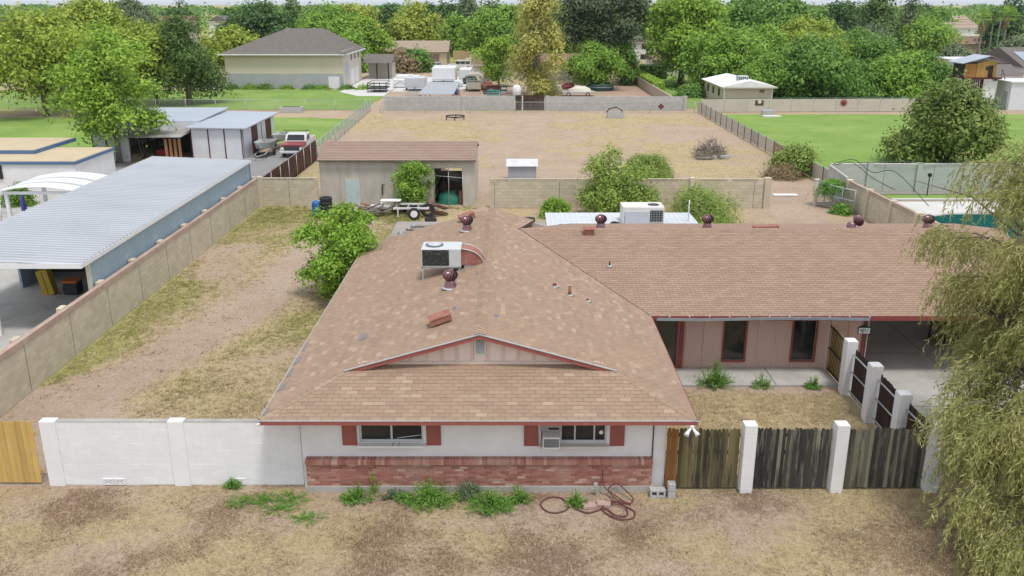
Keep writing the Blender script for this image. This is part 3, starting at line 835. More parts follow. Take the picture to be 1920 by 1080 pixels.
# wing front wall, windows and door
wx0, wx1 = 3.95, 12.05
ws = [(7.25,7.98,.34,2.0), (9.62,10.38,.34,2.0), (4.9,5.62,.08,2.0)]
wall_holes(MB(), wx0, wx1, -.05, 2.12, 28.2, 28.36, ws).build('wing_wall', PINKW, house)
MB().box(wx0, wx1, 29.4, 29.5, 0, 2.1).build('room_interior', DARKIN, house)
for i in range(21):
    x = 5.95+i*.31
    if i % 2 == 0 and not any(h[0]-.06 < x < h[1]+.06 for h in ws[:2]):
        MB().box(x-.018, x+.018, 28.165, 28.198, .06, 2.02).build('batten', BATT, house)
    elif i % 2 == 0:
        MB().box(x-.018, x+.018, 28.165, 28.198, .06, .26).build('batten', BATT, house)
for (a, b2, c, d), gm in zip(ws, (GLASS, GLASS, GLASSG)):
    fr = MB().box(a-.06,a,28.16,28.197,c-.06,d).box(b2,b2+.06,28.16,28.197,c-.06,d).box(a,b2,28.16,28.197,c-.06,c)
    wn_ = fr.build('window' if gm is GLASS else 'glass_door', MAROON, house)
    MB().box(a, b2, 28.24, 28.25, c, d).build('pane', gm, wn_)
MB().box(5.72, 5.86, 28.12, 28.197, .06, 2.05).build('door_post', MAROON, house)
MB().box(11.99, 12.07, 28.15, 28.199, .0, 2.05).build('corner_trim', MAROON, house)
MB().box(11.9, 12.05, 28.36, 40, -.05, 2.2).build('carport_wall', PINKW, house)
MB().box(17.55, 17.75, 27.9, 38, -.05, 2.2).build('carport_wall', STUC, house)
# hanging number sign 4011
sg_ = MB().box(11.62, 12.0, 27.66, 27.69, 1.52, 1.72).build('number_sign', WHITEP, house)
MB().prism([(11.58,27.65,1.725),(12.04,27.65,1.725),(11.81,27.65,1.85)], (0,.05,0)).build('sign_roof', BLACK, sg_)
MB().box(11.60,12.02,27.652,27.698,1.505,1.519).box(11.60,11.618,27.652,27.698,1.519,1.722).box(12.002,12.02,27.652,27.698,1.519,1.722).build('sign_frame', BLACK, sg_)
MB().tube([(11.81,27.675,1.84),(11.81,27.675,2.04)], .008, 5).build('sign_hanger', BLACK, sg_)
SEG = {'4': [(0,.5,0,1),(0,.5,1,.5),(1,1,1,0)], '0': [(0,0,0,1),(0,1,1,1),(1,1,1,0),(1,0,0,0)], '1': [(.5,0,.5,1),(.2,.8,.5,1)]}
for i, ch in enumerate('4011'):
    ox, oz, w_, h_ = 11.675+i*.072, 1.562, .045, .115
    m = MB()
    for (x0, z0, x1, z1) in {'4': [(0,1,0,.45),(0,.45,1,.45),(.85,1,.85,0)]}.get(ch, SEG[ch]):
        m.tube([(ox+x0*w_, 27.655, oz+z0*h_), (ox+x1*w_, 27.655, oz+z1*h_)], .0075, 4)
    m.build('digit', BLACK, sg_)
# patches of bare underlay
PATCH = M('grey_patch', (.23,.22,.22), (.17,.165,.17), 6, bump=.2)
def on_main(x, y, up=0.0): return Vector((x, y, (zl(x) if x < XC else zr(x))+up))
for (x, y, w, l) in ((-1.63,28.05,.10,.30),(-1.15,27.3,.12,.18),(-1.72,24.35,.12,.22),(-.45,23.35,.13,.26),(-4.35,24.0,.22,.45)):
    sgn = MS if x < XC else -MS
    MB().prism([on_main(x-w/2,y-l/2,.017), on_main(x+w/2,y-l/2,.017), on_main(x+w/2,y+l/2,.017), on_main(x-w/2,y+l/2,.017)], (0,0,.003)).build('roof_patch', PATCH, house)
for (y, l, w) in ((21.4,.5,.16),(22.3,.7,.12),(23.2,.6,.15),(24.2,.55,.1),(19.95,.35,.1)):
    x0 = XL+.02
    MB().prism([on_main(x0,y,.018), on_main(x0+w,y+.05,.018), on_main(x0+w*.7,y+l,.018), on_main(x0,y+l*.9,.018)], (0,0,.003)).build('roof_patch', PATCH, house)
# turbine vents
def turbine(x, y, zb, tilt=0.0, bx=0.0):
    m = MB().lathe([(.24,-.06),(.20,0),(.17,.10),(.16,.22)], (x,y,zb), 18)
    st = m.build('turbine_vent', TURB, house)
    MB().lathe([(.29,-.06),(.26,-.02),(.21,-.012)], (x,y,zb), 16).build('flashing', GALV, st)
    h = MB()
    n = 15
    for i in range(n):
        a0 = 2*math.pi*i/n
        prev = None
        for j in range(9):
            t = j/8; ph = -1.05+t*2.35
            rr = .235*math.cos(ph*.88)+.01; zz = .17*math.sin(ph)+.17
            aa = a0+t*.55
            p = Vector((rr*math.cos(aa), rr*math.sin(aa), zz)); q = Vector(((rr*.86)*math.cos(aa+.30), (rr*.86)*math.sin(aa+.30), zz))
            if prev: h.add([prev[0], p, q, prev[1]], [(0,1,2,3)], True)
            prev = (p, q)
    h.lathe([(.10,.338),(.085,.352),(.0001,.358)], (0,0,0), 14)
    
    MB().lathe([(.13,.02),(.16,.10),(.16,.22),(.09,.31)], (0,0,0), 12).xf(Matrix.Translation((x+bx, y, zb+.20)) @ Matrix.Rotation(tilt, 4, 'Y')).build('fan_core', DARKIN, st)
    mx = Matrix.Translation((x+bx, y, zb+.20)) @ Matrix.Rotation(tilt, 4, 'Y')
    h.xf(mx).build('fan_head', TURB, st)
turbine(-1.97, 26.55, zl(-1.97)+.05); turbine(-1.79, 33.7, zl(-1.79)+.05)
for x, tl in ((3.58,0),(7.9,0),(16.85,0)): turbine(x, 34.75, zw(WR)-.55*WS+.0, tl)
turbine(13.75, 34.75, zw(WR)-.55*WS+.02, R(60), .12)
# low box vents, pipe vents
def boxvent(c, rz, tilt):
    rot = (Matrix.Rotation(rz, 3, 'Z') @ Matrix.Rotation(tilt, 3, 'Y'))
    b = MB().obox(c, (.62,.42,.17), rot).build('box_vent', RUST, house)
    MB().obox(Vector(c)+rot @ Vector((0,0,.09)), (.66,.46,.012), rot).build('vent_lid', RUST, b)
boxvent((-2.05,23.35,zl(-2.05)+.16), R(12), R(-16)); boxvent((-1.9,35.6,zl(-1.9)+.17), R(20), R(-16))
for x, y, r, h in ((1.39,27.7,.075,.10),(1.86,27.2,.055,.30),(2.44,27.1,.05,.08)):
    z = zr(x)
    pv = MB().tube([(x,y,z-.02),(x,y-.02,z+h)], r, 10).build('vent_pipe', RUST, house)
    MB().lathe([(r+.09,0),(r+.005,.03)], (x,y,z+.004), 12).build('flashing', GALV, pv)
    MB().lathe([(r-.012,0),(r-.012,.004)], (x,y-.02,z+h+.001), 10).build('pipe_mouth', DARKIN, pv)
z = zw(30.9)
pv = MB().tube([(3.55,30.9,z),(3.55,30.9,z+.2)], .028, 8).build('vent_pipe', BLACK, house)
MB().lathe([(.12,.0),(.10,.03),(.04,.05)], (3.55,30.9,z+.01), 12).build('flashing', GALV, pv)
bv = MB().box(2.85,3.2,33.55,33.85,zw(33.7)-.02,zw(33.7)+.22).build('box_vent', RUST, house)
MB().box(2.78,3.27,33.47,33.93,zw(33.7)+.221,zw(33.7)+.25).build('vent_lid', RUST, bv)
MB().obox((10.3,34.8,3.42),(1.0,.3,.12),Matrix.Rotation(R(-3),3,'Y')).build('ridge_box_vent', RUST, house)
# low roofs behind the main roof
fl = MB().box(-5.45, 3.6, 36.55, 40.6, 2.12, 2.24).build('rear_patio_roof', M('rolled_roofing', (.36,.31,.28), (.28,.26,.25), .9, rough=.95, stain=[((.20,.2,.21), .8, .52, .6, .8), ((.52,.52,.53), .7, .60, .68, .7)]), house)
wr = MB().box(1.6, 8.7, 38.2, 42.3, 2.2, 2.28).build('rear_metal_roof', M('old_white_roof', (.56,.59,.62), (.48,.50,.53), .7, rough=.6, stain=[((.36,.33,.30), .8, .55, .72, .6)]), house)
for i in range(28):
    MB().box(1.62+i*.25, 1.65+i*.25, 38.22, 42.28, 2.281, 2.296).build('roof_rib', WSHEET, wr)
MB().tube([(8.3,40.5,2.27),(8.3,40.5,3.3)], .025, 6).build('vent_pipe', WHITEP, house)
# floodlight on the eave corner
fl2 = MB().lathe([(.05,0),(.05,.03)], (4.42,19.56,EZ-.10), 10).tube([(4.42,19.56,EZ-.09),(4.36,19.5,EZ-.16)], .015, 6).build('flood_light', WHITEP, house)
for dx in (-.10, .09):
    MB().tube([(4.40+dx*.3,19.52,EZ-.11),(4.40+dx,19.46,EZ-.18),(4.40+dx*1.5,19.40,EZ-.24)], [.025,.045,.07], 10).build('lamp_head', WHITEP, fl2)
MB().tube([(XL+.02,YF-.07,EZ-.06),(XL-.05,YF-.10,EZ-.08)], .03, 8).build('flood_light', WHITEP, house)
# hose tap
MB().tube([(2.32,20.16,.6),(2.32,20.09,.6),(2.32,20.08,.54)], .014, 6).build('hose_tap', BLACK, house)
# ------------------------------------------------------------------ fences and near objects
def picket_mesh(key, w, h, th, mat, style):
    k = (key, w, h, th)
    if k not in _mc:
        if style == 'ear': pr = [(-w/2,0),(w/2,0),(w/2,h-.05),(w/2*.72,h-.012),(w/2*.3,h),(-w/2*.3,h),(-w/2*.72,h-.012),(-w/2,h-.05)]
        else: pr = [(-w/2,0),(w/2,0),(w/2,h-.012),(w/2-.01,h),(-w/2+.01,h),(-w/2,h-.012)]
        me = MB().prism([(x, -th/2, z) for x, z in pr], (0, th, 0)).mesh('picket'); me.materials.append(mat); _mc[k] = me
    return _mc[k]
def pickets(t, x0, x1, w, h, mat, y=0., seed=1, style='ear', th=.018, gap=.004, zb=.04, hj=.02, name='picket'):
    rng = random.Random(seed); x = x0
    while x < x1-w*.6:
        hv = h+rng.choice((-1, -.5, 0, .5, 1))*hj
        addobj(name, picket_mesh(mat.name, w, round(hv, 3), th, mat, style), mat, t,
               Matrix.Translation((x+w/2, y+rng.uniform(-.004,.004), zb)) @ Matrix.Rotation(rng.uniform(-.006,.006), 4, 'Y'))
        x += w+gap+rng.uniform(0, .004)
def pillar(t, x, h=1.9, w=.36, mat=WHITEP, y=0.):
    p = MB().cbox(x-w/2, x+w/2, y-w/2, y+w/2, -.05, h, .02).build('pilaster', mat, t, world=False)
    ln = MB()
    for i in range(int(h/.085)):
        z = .06+i*.085
        ln.box(x-w/2-.004, x+w/2+.004, y-w/2-.004, y+w/2+.004, z, z+.068)
    ln.build('brick_courses', mat, p, world=False, kind='stuff')
t = thing('picket_fence', 'weathered greenish picket fence with white painted pilasters beside the house front', 'fence', (3.97, 20.3, 0))
for x in (2.08, 4.42, 6.9): pillar(t, x, 1.89, .31, WHITEP, -.05)
for i, (a, b2) in enumerate(((.0,1.88),(2.28,4.22),(4.62,6.7))):
    if i == 0: pickets(t, a, a+.30, .092, 1.70, WOODOR, 0., 10); pickets(t, a+.30, b2, .092, 1.70, WOODOLD, 0., 11)
    else: pickets(t, a, b2, .092, 1.70, WOODBK, 0., 11+i, hj=.03)
    for z in (.28, 1.0, 1.5): MB().box(a, b2, .014, .06, z, z+.09).build('rail', WOODDK, t, world=False)
    MB().box(a, b2, -.01, .02, .005, .036).build('kickboard', WOODOLD, t, world=False)
t = thing('picket_fence', 'yellow new wood picket fence at the left end of the white wall', 'fence', (-15.7, 20.55, 0))
pickets(t, 0, 3.3, .142, 1.78, WOODNEW, 0., 5, 'flat')
for z in (.3, 1.4): MB().box(0, 3.3, .014, .06, z, z+.09).build('rail', WOODNEW, t, world=False)
# side fence running back to the house
t = thing('picket_fence', 'dark board fence with white pilasters between side yard and carport', 'fence', (10.83, 20.5, 0), R(90))
for x in (1.75, 3.75, 5.75): pillar(t, x, 1.86, .34)
for i, (a, b2) in enumerate(((.0,1.56),(1.94,3.56),(3.94,5.56))):
    pickets(t, a, b2, .092, 1.58, WOODDK, -.10, 31+i)
    for z in (.16, .82, 1.42): MB().tube([(a, -.05, z), (b2, -.05, z)], .026, 6).build('rail', GALV, t, world=False)
gt = thing('iron_gate', 'black barred gate backed with yellowish boards beside the pink wall', 'gate', (10.83, 26.45, 0), R(90))
for z in (.10, .85, 1.62): MB().box(0, 1.6, -.02, .02, z, z+.035).build('rail', BLACK, gt, world=False)
for i in range(13): MB().tube([(.03+i*.128, 0, .08), (.03+i*.128, 0, 1.72 if i in (0,12) else 1.66)], .011, 6).build('bar', BLACK, gt, world=False)
pickets(gt, .02, 1.58, .14, 1.56, M('yellow_board', (.50,.36,.13), (.42,.29,.10), 3, stretch=(4,4,.5), rnd=.1), -.06, 8, 'flat', zb=.08)
# window air conditioner
a = thing('window_air_conditioner', 'small white window air conditioner beside the right front window', 'air conditioner', (.96, 20.3, 1.27))
bx = MB().cbox(.76, 1.2, 20.02, 20.42, 1.30, 1.62, .015).build('case', plain('white_plastic', (.68,.67,.64)), a)
MB().box(.79, 1.17, 20.012, 20.021, 1.35, 1.58).build('grille', plain('grille_grey', (.10,.11,.12)), a)
for i in range(9): MB().box(.795, 1.165, 20.006, 20.011, 1.36+i*.024, 1.37+i*.024).build('louvre', plain('grille_light', (.30,.31,.32)), a)
MB().box(.80, 1.16, 20.12, 20.36, 1.232, 1.298).build('bracket', WHITEP, a)
MB().box(.70, 1.24, 20.35, 20.40, 1.625, 1.86).build('upper_panel', plain('panel_grey', (.32,.31,.30)), a)
MB().box(.92, 1.18, 20.342, 20.349, 1.68, 1.74).build('vent_slot', DARKIN, a)
# cinder blocks
CB = M('cinder_block', (.46,.455,.45), (.38,.375,.37), 6, bump=.5, bscale=60)
c = thing('cinder_block', 'grey cinder block lying with its two holes showing by the white corner', 'block', (3.72, 19.95, 0))
m = MB(); wall_holes(m, 3.53, 3.92, .0, .2, 19.85, 20.05, [(3.575,3.695,.045,.155),(3.755,3.875,.045,.155)]); m.build('block_body', CB, c)
MB().box(3.56, 3.9, 20.03, 20.045, .03, .17).build('hole_back', DARKIN, c)
c = thing('cinder_block', 'grey cinder block standing upright against the picket fence', 'block', (4.08, 19.93, 0))
MB().cbox(3.98, 4.17, 19.83, 20.03, -.01, .40, .012).build('block_body', CB, c)
MB().box(3.99, 4.16, 19.826, 19.829, .19, .21).build('web_joint', plain('block_joint_grey', (.33,.33,.32)), c)  # thin strip in a darker grey across the block face
# hose
HOSE = M('maroon_hose', (.12,.035,.04), (.16,.06,.06), 9, rough=.5, bump=.05)
def hose_pts(ctrl, n=14):
    pts = [Vector(p) for p in ctrl]; out = []
    for i in range(len(pts)-1):
        p0, p1, p2, p3 = pts[max(i-1,0)], pts[i], pts[i+1], pts[min(i+2,len(pts)-1)]
        for j in range(n):
            t_ = j/n
            out.append(.5*((2*p1)+(p2-p0)*t_+(2*p0-5*p1+4*p2-p3)*t_**2+(3*p1-p0-3*p2+p3)*t_**3))
    out.append(pts[-1]); return out
z = .02
ctrl = [(2.32,20.06,.54),(2.36,20.0,.25),(2.45,19.8,.06),(2.75,19.65,z),(2.9,19.75,.08),(2.95,20.0,.22),(2.75,20.05,.30),(2.5,19.95,.15),(2.55,19.6,z),(2.85,19.35,z),(2.75,19.1,z),(2.3,19.08,z),(1.95,19.3,z),(1.9,19.5,z+.02),(2.2,19.6,.05),(2.6,19.45,.05),(2.6,19.2,z),(2.25,19.18,.04),(1.95,19.45,z),(1.4,19.3,z),(.9,19.55,z),(.6,19.85,z),(.2,19.85,z),(-.05,19.6,z),(.2,19.32,z),(.65,19.35,z),(1.0,19.62,z),(1.6,19.65,z),(2.2,19.72,.03),(2.8,19.6,.03)]
ctrl = [(2.32+(x-2.32)*.8+.28*(zz < .1), 20.02+(y-20.02)*1.25, zz) for x, y, zz in ctrl]
ho = MB().tube(hose_pts(ctrl), .019, 6).build('garden_hose', HOSE)
tag(ho, 'coiled maroon garden hose on the dirt under the brick wall', 'hose')
for i, (x, y, a_) in enumerate(((1.93,19.42,.1),(2.3,19.5,-.15))):
    o = MB().obox((x,y,.03),(.34,.22,.07),Matrix.Rotation(a_,3,'Z')).obox((x,y,.068),(.32,.20,.008),Matrix.Rotation(a_,3,'Z')).build('paving_slab', M('pink_slab', (.46,.32,.28), (.40,.27,.23), 5, bump=.3))
    tag(o, ('pinkish paver under the hose coil, the left of two', 'pinkish paver under the hose coil, the right of two')[i], 'paver')
o = MB().tube([(2.13,19.98,0),(2.13,19.98,.32)], .022, 8).obox((2.13,19.96,.33),(.10,.06,.07)).tube([(2.13,19.98,.2),(2.0,19.95,.21)], .018, 6).build('standpipe', GALV)
tag(o, 'short metal water standpipe at the foot of the brick wall', 'tap')

# ------------------------------------------------------------------ rooftop units
def legs_box(name, label, x0, x1, y0, y1, z0, z1, group=None):
    t = thing(name, label, 'air conditioner', ((x0+x1)/2, y0, z0))
    return t
UNIT = M('unit_paint', (.56,.57,.58), (.50,.51,.52), 2, rough=.5, bump=.04, stain=[((.38,.30,.25), 3, .64, .8, .4)])
ac = thing('rooftop_cooler', 'grey rooftop unit on legs with rusty curved duct on the main roof', 'air conditioner', (-2.4, 28.6, 3.2))
x0, x1, y0, y1, z0, z1 = -3.05, -1.72, 28.2, 29.15, 3.70, 4.32
MB().cbox(x0, x1, y0, y1, z0, z1, .02).build('case', UNIT, ac)
MB().box(x0+.04, x1-.40, y0-.012, y0-.001, z0+.04, z1-.04).build('coil_grille', plain('coil_black', (.03,.032,.034)), ac)
gm = MB()
rng = random.Random(5)
for i in range(12): gm.box(x0+.04, x1-.40, y0-.018, y0-.013, z0+.07+i*.043, z0+.078+i*.043)
gm.build('coil_fins', plain('coil_fin', (.06,.065,.065)), ac)
gm = MB()
for i in range(60): 
    p, q = rng.uniform(x0+.05, x1-.43), rng.uniform(z0+.05, z1-.06); gm.box(p, p+rng.uniform(.01,.03), y0-.024, y0-.02, q, q+rng.uniform(.006,.012))
gm.build('leaf_litter', plain('litter', (.34,.33,.16)), ac, kind='stuff')
MB().lathe([(.30,0),(.30,.035),(.26,.04)], (x0+.42, (y0+y1)/2, z1), 20).build('fan_guard', plain('fan_grey', (.16,.17,.18)), ac)
MB().lathe([(.24,.041),(.22,.06),(.05,.065)], (x0+.42, (y0+y1)/2, z1), 16).build('fan', ALU, ac)
for x, y in ((x0+.04,y0+.04),(x0+.04,y1-.04),(x1-.06,y0+.04),(x1-.06,y1-.04),(x1-.30,y0+.05)):
    MB().box(x-.02, x+.02, y-.02, y+.02, zl(x)+.01, z0).build('leg', GALV, ac)
MB().box(x0+.02, x1, y0+.02, y0+.06, z0-.05, z0-.002).build('frame_rail', GALV, ac)
arc = [(x1+.0+.76*math.sin(a_), z0+.03+.56*math.cos(a_)) for a_ in np.linspace(0, math.pi/2, 12)]
MB().prism([(x, y0+.10, z) for x, z in arc]+[(x1+.003, y0+.10, z0+.03)], (0,.65,0)).build('duct', RUST, ac)
rim = MB()
for yy in (y0+.085, y0+.75): rim.tube([(x, yy, z) for x, z in arc], .022, 5)
rim.build('duct_seam', GALV, ac)
MB().prism([(x1+.1,y0+.12,z0+.02),(x1+.72,y0+.12,z0+.02),(x1+.74,y0+.12,zl(-1.0)-.02),(x1+.1,y0+.12,zl(-1.6)-.02)], (0,.6,0)).build('duct_curb', GALV, ac)
ac = thing('rooftop_cooler', 'white rooftop unit with black side grille on the white flat roof', 'air conditioner', (6.1, 40.4, 2.3))
x0, x1, y0, y1, z0, z1 = 5.12, 7.05, 39.9, 41.0, 2.34, 3.1
UN2 = M('unit_white', (.68,.66,.62), (.62,.60,.57), 2, rough=.5, bump=.04)
MB().cbox(x0, x1, y0, y1, z0, z1, .02).build('case', UN2, ac)
MB().box(x1-.66, x1-.06, y0-.012, y0-.001, z0+.05, z1-.16).build('coil_grille', plain('coil_black', (.03,.032,.034)), ac)
gm = MB()
for i in range(5): gm.box(x1-.66, x1-.06, y0-.02, y0-.013, z0+.08+i*.11, z0+.092+i*.11)
for i in range(5): gm.box(x1-.6+i*.12, x1-.588+i*.12, y0-.027, y0-.021, z0+.05, z1-.16)
gm.build('grille_wire', GALV, ac)
MB().prism([(x0+.1,y0-.002,z0+.0),(x1-.7,y0-.002,z0+.0),(x1-.7,y0-.002,z1-.2),(x0+.1,y0-.002,z1-.2)], (0,-.08,0)).build('access_panel', CORR, ac)
MB().lathe([(.27,0),(.27,.02),(.2,.025)], (x1-.45, y0+.5, z1), 18).build('fan_guard', plain('fan_dark', (.07,.06,.05)), ac)
MB().box(x0, x1, y0+.02, y1-.02, 2.296, 2.339).build('curb', GALV, ac)
def tyre(name, c, r, w, axis, label, group=None, rim=False, parent=None):
    prof = [(r*.58,-w/2*.8),(r*.75,-w/2),(r*.95,-w/2*.9),(r,-w*.3),(r,w*.3),(r*.95,w/2*.9),(r*.75,w/2),(r*.58,w/2*.8)]
    vs = MB(); n = 18; pts = []
    for rr, zz in prof:
        for k2 in range(n):
            an = 2*math.pi*k2/n; pts.append((rr*math.cos(an), rr*math.sin(an), zz))
    fs = [((i % 8)*n+k2, (i % 8)*n+(k2+1) % n, ((i+1) % 8)*n+(k2+1) % n, ((i+1) % 8)*n+k2) for i in range(8) for k2 in range(n)]
    vs.add(pts, fs, True)
    rot = Vector((0,0,1)).rotation_difference(Vector(axis)).to_matrix().to_4x4()
    mx = Matrix.Translation(c) @ rot
    if parent is None:
        t = thing(name, label, 'tyre', c, 0, group)
    else: t = parent
    w_ = vs.xf(mx).build('tyre', RUBBER, t)
    if rim:
        MB().lathe([(r*.12,w*.3),(r*.2,w*.28),(r*.5,w*.12),(r*.6,w*.36)], (0,0,0), 14).lathe([(r*.58,-w*.3),(r*.58,w*.1)], (0,0,0), 14).xf(mx).build('rim', rim, w_)
    return t
tyre('old_tyre', (2.35,38.9,2.34), .33, .2, (.15,-.1,1), 'black tyre lying on the flat roof left of the white sheet roof edge')
tyre('old_tyre', (.75,40.6,2.34), .33, .2, (0,.1,1), 'black tyre on the low roof just right of the main ridge end')
tyre('old_tyre', (4.7,39.0,2.40), .30, .2, (.2,-.4,1), 'black tyre beside the white rooftop unit')

for i, (x, y, l, w_, a_, mt, lab) in enumerate(((-3.6,39.6,2.2,.3,.05,BARKG,'grey plank lying across the rear patio roof, the back one'),(-3.9,38.9,1.9,.25,-.08,BARKG,'grey plank lying across the rear patio roof, the middle one'),(-2.6,38.4,1.6,.22,.12,BARK,'dark plank on the rear patio roof nearest the ridge'),(-3.4,37.6,1.7,.8,.1,WSHEET,'white sheet lying on the rear patio roof'),(-4.7,38.2,.8,.6,.3,PATCH,'dark grey scrap of roofing on the rear patio roof'))):
    o = thing('roof_debris', lab, 'debris', (x,y,2.245), a_)
    MB().obox((0,0,.03),(l,w_,.04),Matrix.Rotation(.015,3,'Y')).build('board', mt, o, world=False); MB().box(-l/2+.1,-l/2+.16,-w_/2+.02,w_/2-.02,.056,.068).build('cleat', GALV, o, world=False)
# ------------------------------------------------------------------ neighbour's carport
cp = thing('carport', 'long carport with white ribbed metal roof and blue side wall', 'carport', (-19.5, 44, 0))
cx0, cx1, cy0, cy1, cz = -21.9, -16.13, 31.3, 53.7, 2.85
pw = .97
n = int(round((cy1-cy0)/pw)); pw = (cy1-cy0)/n
sheet_m = MB()
prof = []
for i in range(3):
    b0 = i*pw/3
    prof += [(b0, 0), (b0+pw/3-.11, 0), (b0+pw/3-.10, .075), (b0+pw/3-.01, .075), (b0+pw/3, 0)]
prof = [p for k2, p in enumerate(prof) if k2 == 0 or p != prof[k2-1]]
vs = []
for x, z in ((cx0-.15, cz+.25), (cx1+.12, cz)):
    vs += [(x, b0, z+h) for b0, h in prof]
q = len(prof)
sheet_m.add(vs, [(i, q+i, q+i+1, i+1) for i in range(q-1)])
sheet_m.add([(x, y, z-.012) for x, y, z in vs], [(i+1, q+i+1, q+i, i) for i in range(q-1)])
me = sheet_m.mesh('roof_panel'); me.materials.append(CORR)
for i in range(n):
    addobj('roof_panel', me, CORR, cp, WM[cp.name].inverted() @ Matrix.Translation((0, cy0+i*pw, .002*(i % 2))))
MB().box(cx0-.15, cx1+.12, cy0-.03, cy0-.004, cz-.14, cz+.06).build('fascia', WHITEP, cp)
MB().prism([(cx1+.122,cy0-.02,cz-.14),(cx1+.122,cy0-.02,cz+.03),(cx1+.122,cy1,cz+.03),(cx1+.122,cy1,cz-.05)], (.02,0,0)).build('edge_trim', WHITEP, cp)
side = MB(); yy = cy0+.9
while yy < cy1-.02:
    side.add([(cx1,yy,0),(cx1,yy+.10,0),(cx1-.02,yy+.12,0),(cx1-.02,yy+.18,0),(cx1,yy+.2,0),(cx1,yy,cz-.03),(cx1,yy+.10,cz-.03),(cx1-.02,yy+.12,cz-.03),(cx1-.02,yy+.18,cz-.03),(cx1,yy+.2,cz-.03)],
             [(i,i+1,i+6,i+5) for i in range(4)]); yy += .2
side.box(cx1-.10, cx1-.03, cy0+.9, cy1, 0, cz-.04)
side.build('side_wall', CORRB, cp)
MB().box(cx1-.11, cx1+.02, cy0+.75, cy0+.89, 0, cz-.02).build('corner_post', STUC, cp)
MB().box(cx0, cx0+.1, cy0+6, cy1, 0, cz+.15).build('side_wall', CORRB, cp)
MB().box(cx0+.1, cx1-.11, cy0+8.5, cy0+8.6, 0, cz).build('back_partition', DARKIN, cp)
MB().box(cx0, cx1, cy1-.1, cy1, 0, cz-.02).build('end_wall', CORRB, cp)
for x in (cx0+.1, -19.6): MB().box(x, x+.1, cy0+.1, cy0+.2, 0, cz).build('post', WHITEP, cp)
st = thing('storage_box', 'black tote with orange lid inside the carport', 'box', (-19.2, 36.6, 0))
MB().cbox(-19.5,-18.9,36.3,36.9,0,.55,.03).build('tub', plain('tote_black', (.03,.03,.03)), st)
MB().cbox(-19.53,-18.87,36.27,36.93,.55,.63,.02).build('lid', plain('tote_orange', (.5,.13,.03)), st)
st = thing('cabinet', 'yellow cabinet leaning inside the carport', 'cabinet', (-20.2, 36.4, 0))
MB().obox((-20.25,36.5,.55),(.5,.4,1.1),Matrix.Rotation(R(-10),3,'Y')).build('body', plain('cab_yellow', (.45,.30,.04)), st)
MB().obox((-20.25,36.29,.55),(.02,.01,1.0),Matrix.Rotation(R(-10),3,'Y')).build('door_gap', DARKIN, st)
tr = thing('utility_trailer', 'dark utility trailer tongue parked inside the carport', 'trailer', (-17.6, 38.2, 0))
MB().box(-18.3,-16.9,38.0,39.6,.5,1.0).build('bed', plain('trl_black', (.03,.03,.035)), tr)
MB().tube([(-18.2,38,.55),(-17.6,36.6,.5),(-17.0,38,.55)], .04, 6).build('tongue', GALV, tr)
MB().tube([(-17.6,36.65,.5),(-17.6,36.65,.05)], .035, 6).build('jack', ALU, tr)
for x in (-18.4,-16.8): tyre('w', (x,38.9,.3), .3, .18, (1,0,0), '', parent=tr, rim=ALU)

# ------------------------------------------------------------------ plywood barn
bn = thing('plywood_barn', 'old grey plywood barn with brown roof and an open doorway', 'barn', (-7.1, 54.1, 0))
bx0, bx1, by0, by1, bz = -11.95, -2.32, 54.1, 59.5, 2.9
wall_holes(MB(), bx0, bx1, -.05, bz, by0, by0+.08, [(-4.85,-3.1,.0,2.35)]).build('front_wall', PLY, bn)
MB().box(bx0, bx0+.08, by0+.08, by1, -.05, bz).build('side_wall', PLY, bn)
MB().box(bx1-.08, bx1, by0+.08, by1, -.05, bz).build('side_wall', PLY, bn)
wall_holes(MB(), bx0, bx1, -.05, bz-.1, by1, by1+.08, [(-4.85,-3.0,1.2,2.3)]).build('rear_wall', PLY, bn)
for i in range(1, 8):
    x = bx0+i*1.22
    if x < -4.9 or x > -3: MB().box(x-.025, x+.025, by0-.02, by0-.002, .0, bz-.08).build('batten', PLY, bn)
MB().box(bx0, -4.85, by0-.03, by0-.021, 2.28, 2.33).build('batten', PLY, bn)
dr = MB().box(-10.4,-9.5,by0-.04,by0-.004,.05,1.68).build('door', M('pale_blue_door', (.44,.53,.53), (.50,.57,.56), 2, stain=[((.5,.47,.42), 1.5, .6, .8, .6)]), bn)
MB().lathe([(.03,0),(.03,.05)], n=10).xf(Matrix.Translation((-9.6,by0-.04,.85)) @ Matrix.Rotation(R(90),4,'X')).build('handle', GALV, dr)
nr = 12; rdep = 2.9; rrise = .75
for i in range(nr):
    y0_, y1_ = by0-.25+rdep*i/nr, by0-.25+rdep*(i+1)/nr+.06
    za, zb_ = bz-.02+rrise*i/nr, bz-.02+rrise*(i+1)/nr
    MB().prism([(bx0-.08,y0_,za+.02),(bx1+.1,y0_,za+.02),(bx1+.1,y1_,zb_+.006),(bx0-.08,y1_,zb_+.006)], (0,0,-.018)).build('shingle_course', ROOFBR, bn)
MB().prism([(bx0-.06,by0-.23,bz-.03),(bx1+.08,by0-.23,bz-.03),(bx1+.08,by0+2.65,bz+.715),(bx0-.06,by0+2.65,bz+.715)], (0,0,-.06)).build('roof_deck', DECK, bn)
MB().prism([(bx0-.06,by0+2.65,bz+.715),(bx1+.08,by0+2.65,bz+.715),(bx1+.08,by1+.3,bz+.0),(bx0-.06,by1+.3,bz+.0)], (0,0,-.06)).build('roof_deck', ROOFBR, bn)
MB().box(bx0-.08, bx1+.1, by0-.29, by0-.256, bz-.10, bz-.01).build('fascia', BARK, bn)
for x in (-4.86,-3.96,-3.09): MB().tube([(x,by0-.02,0),(x,by0-.02,2.35)], .025, 6).build('door_post', GALV, bn)
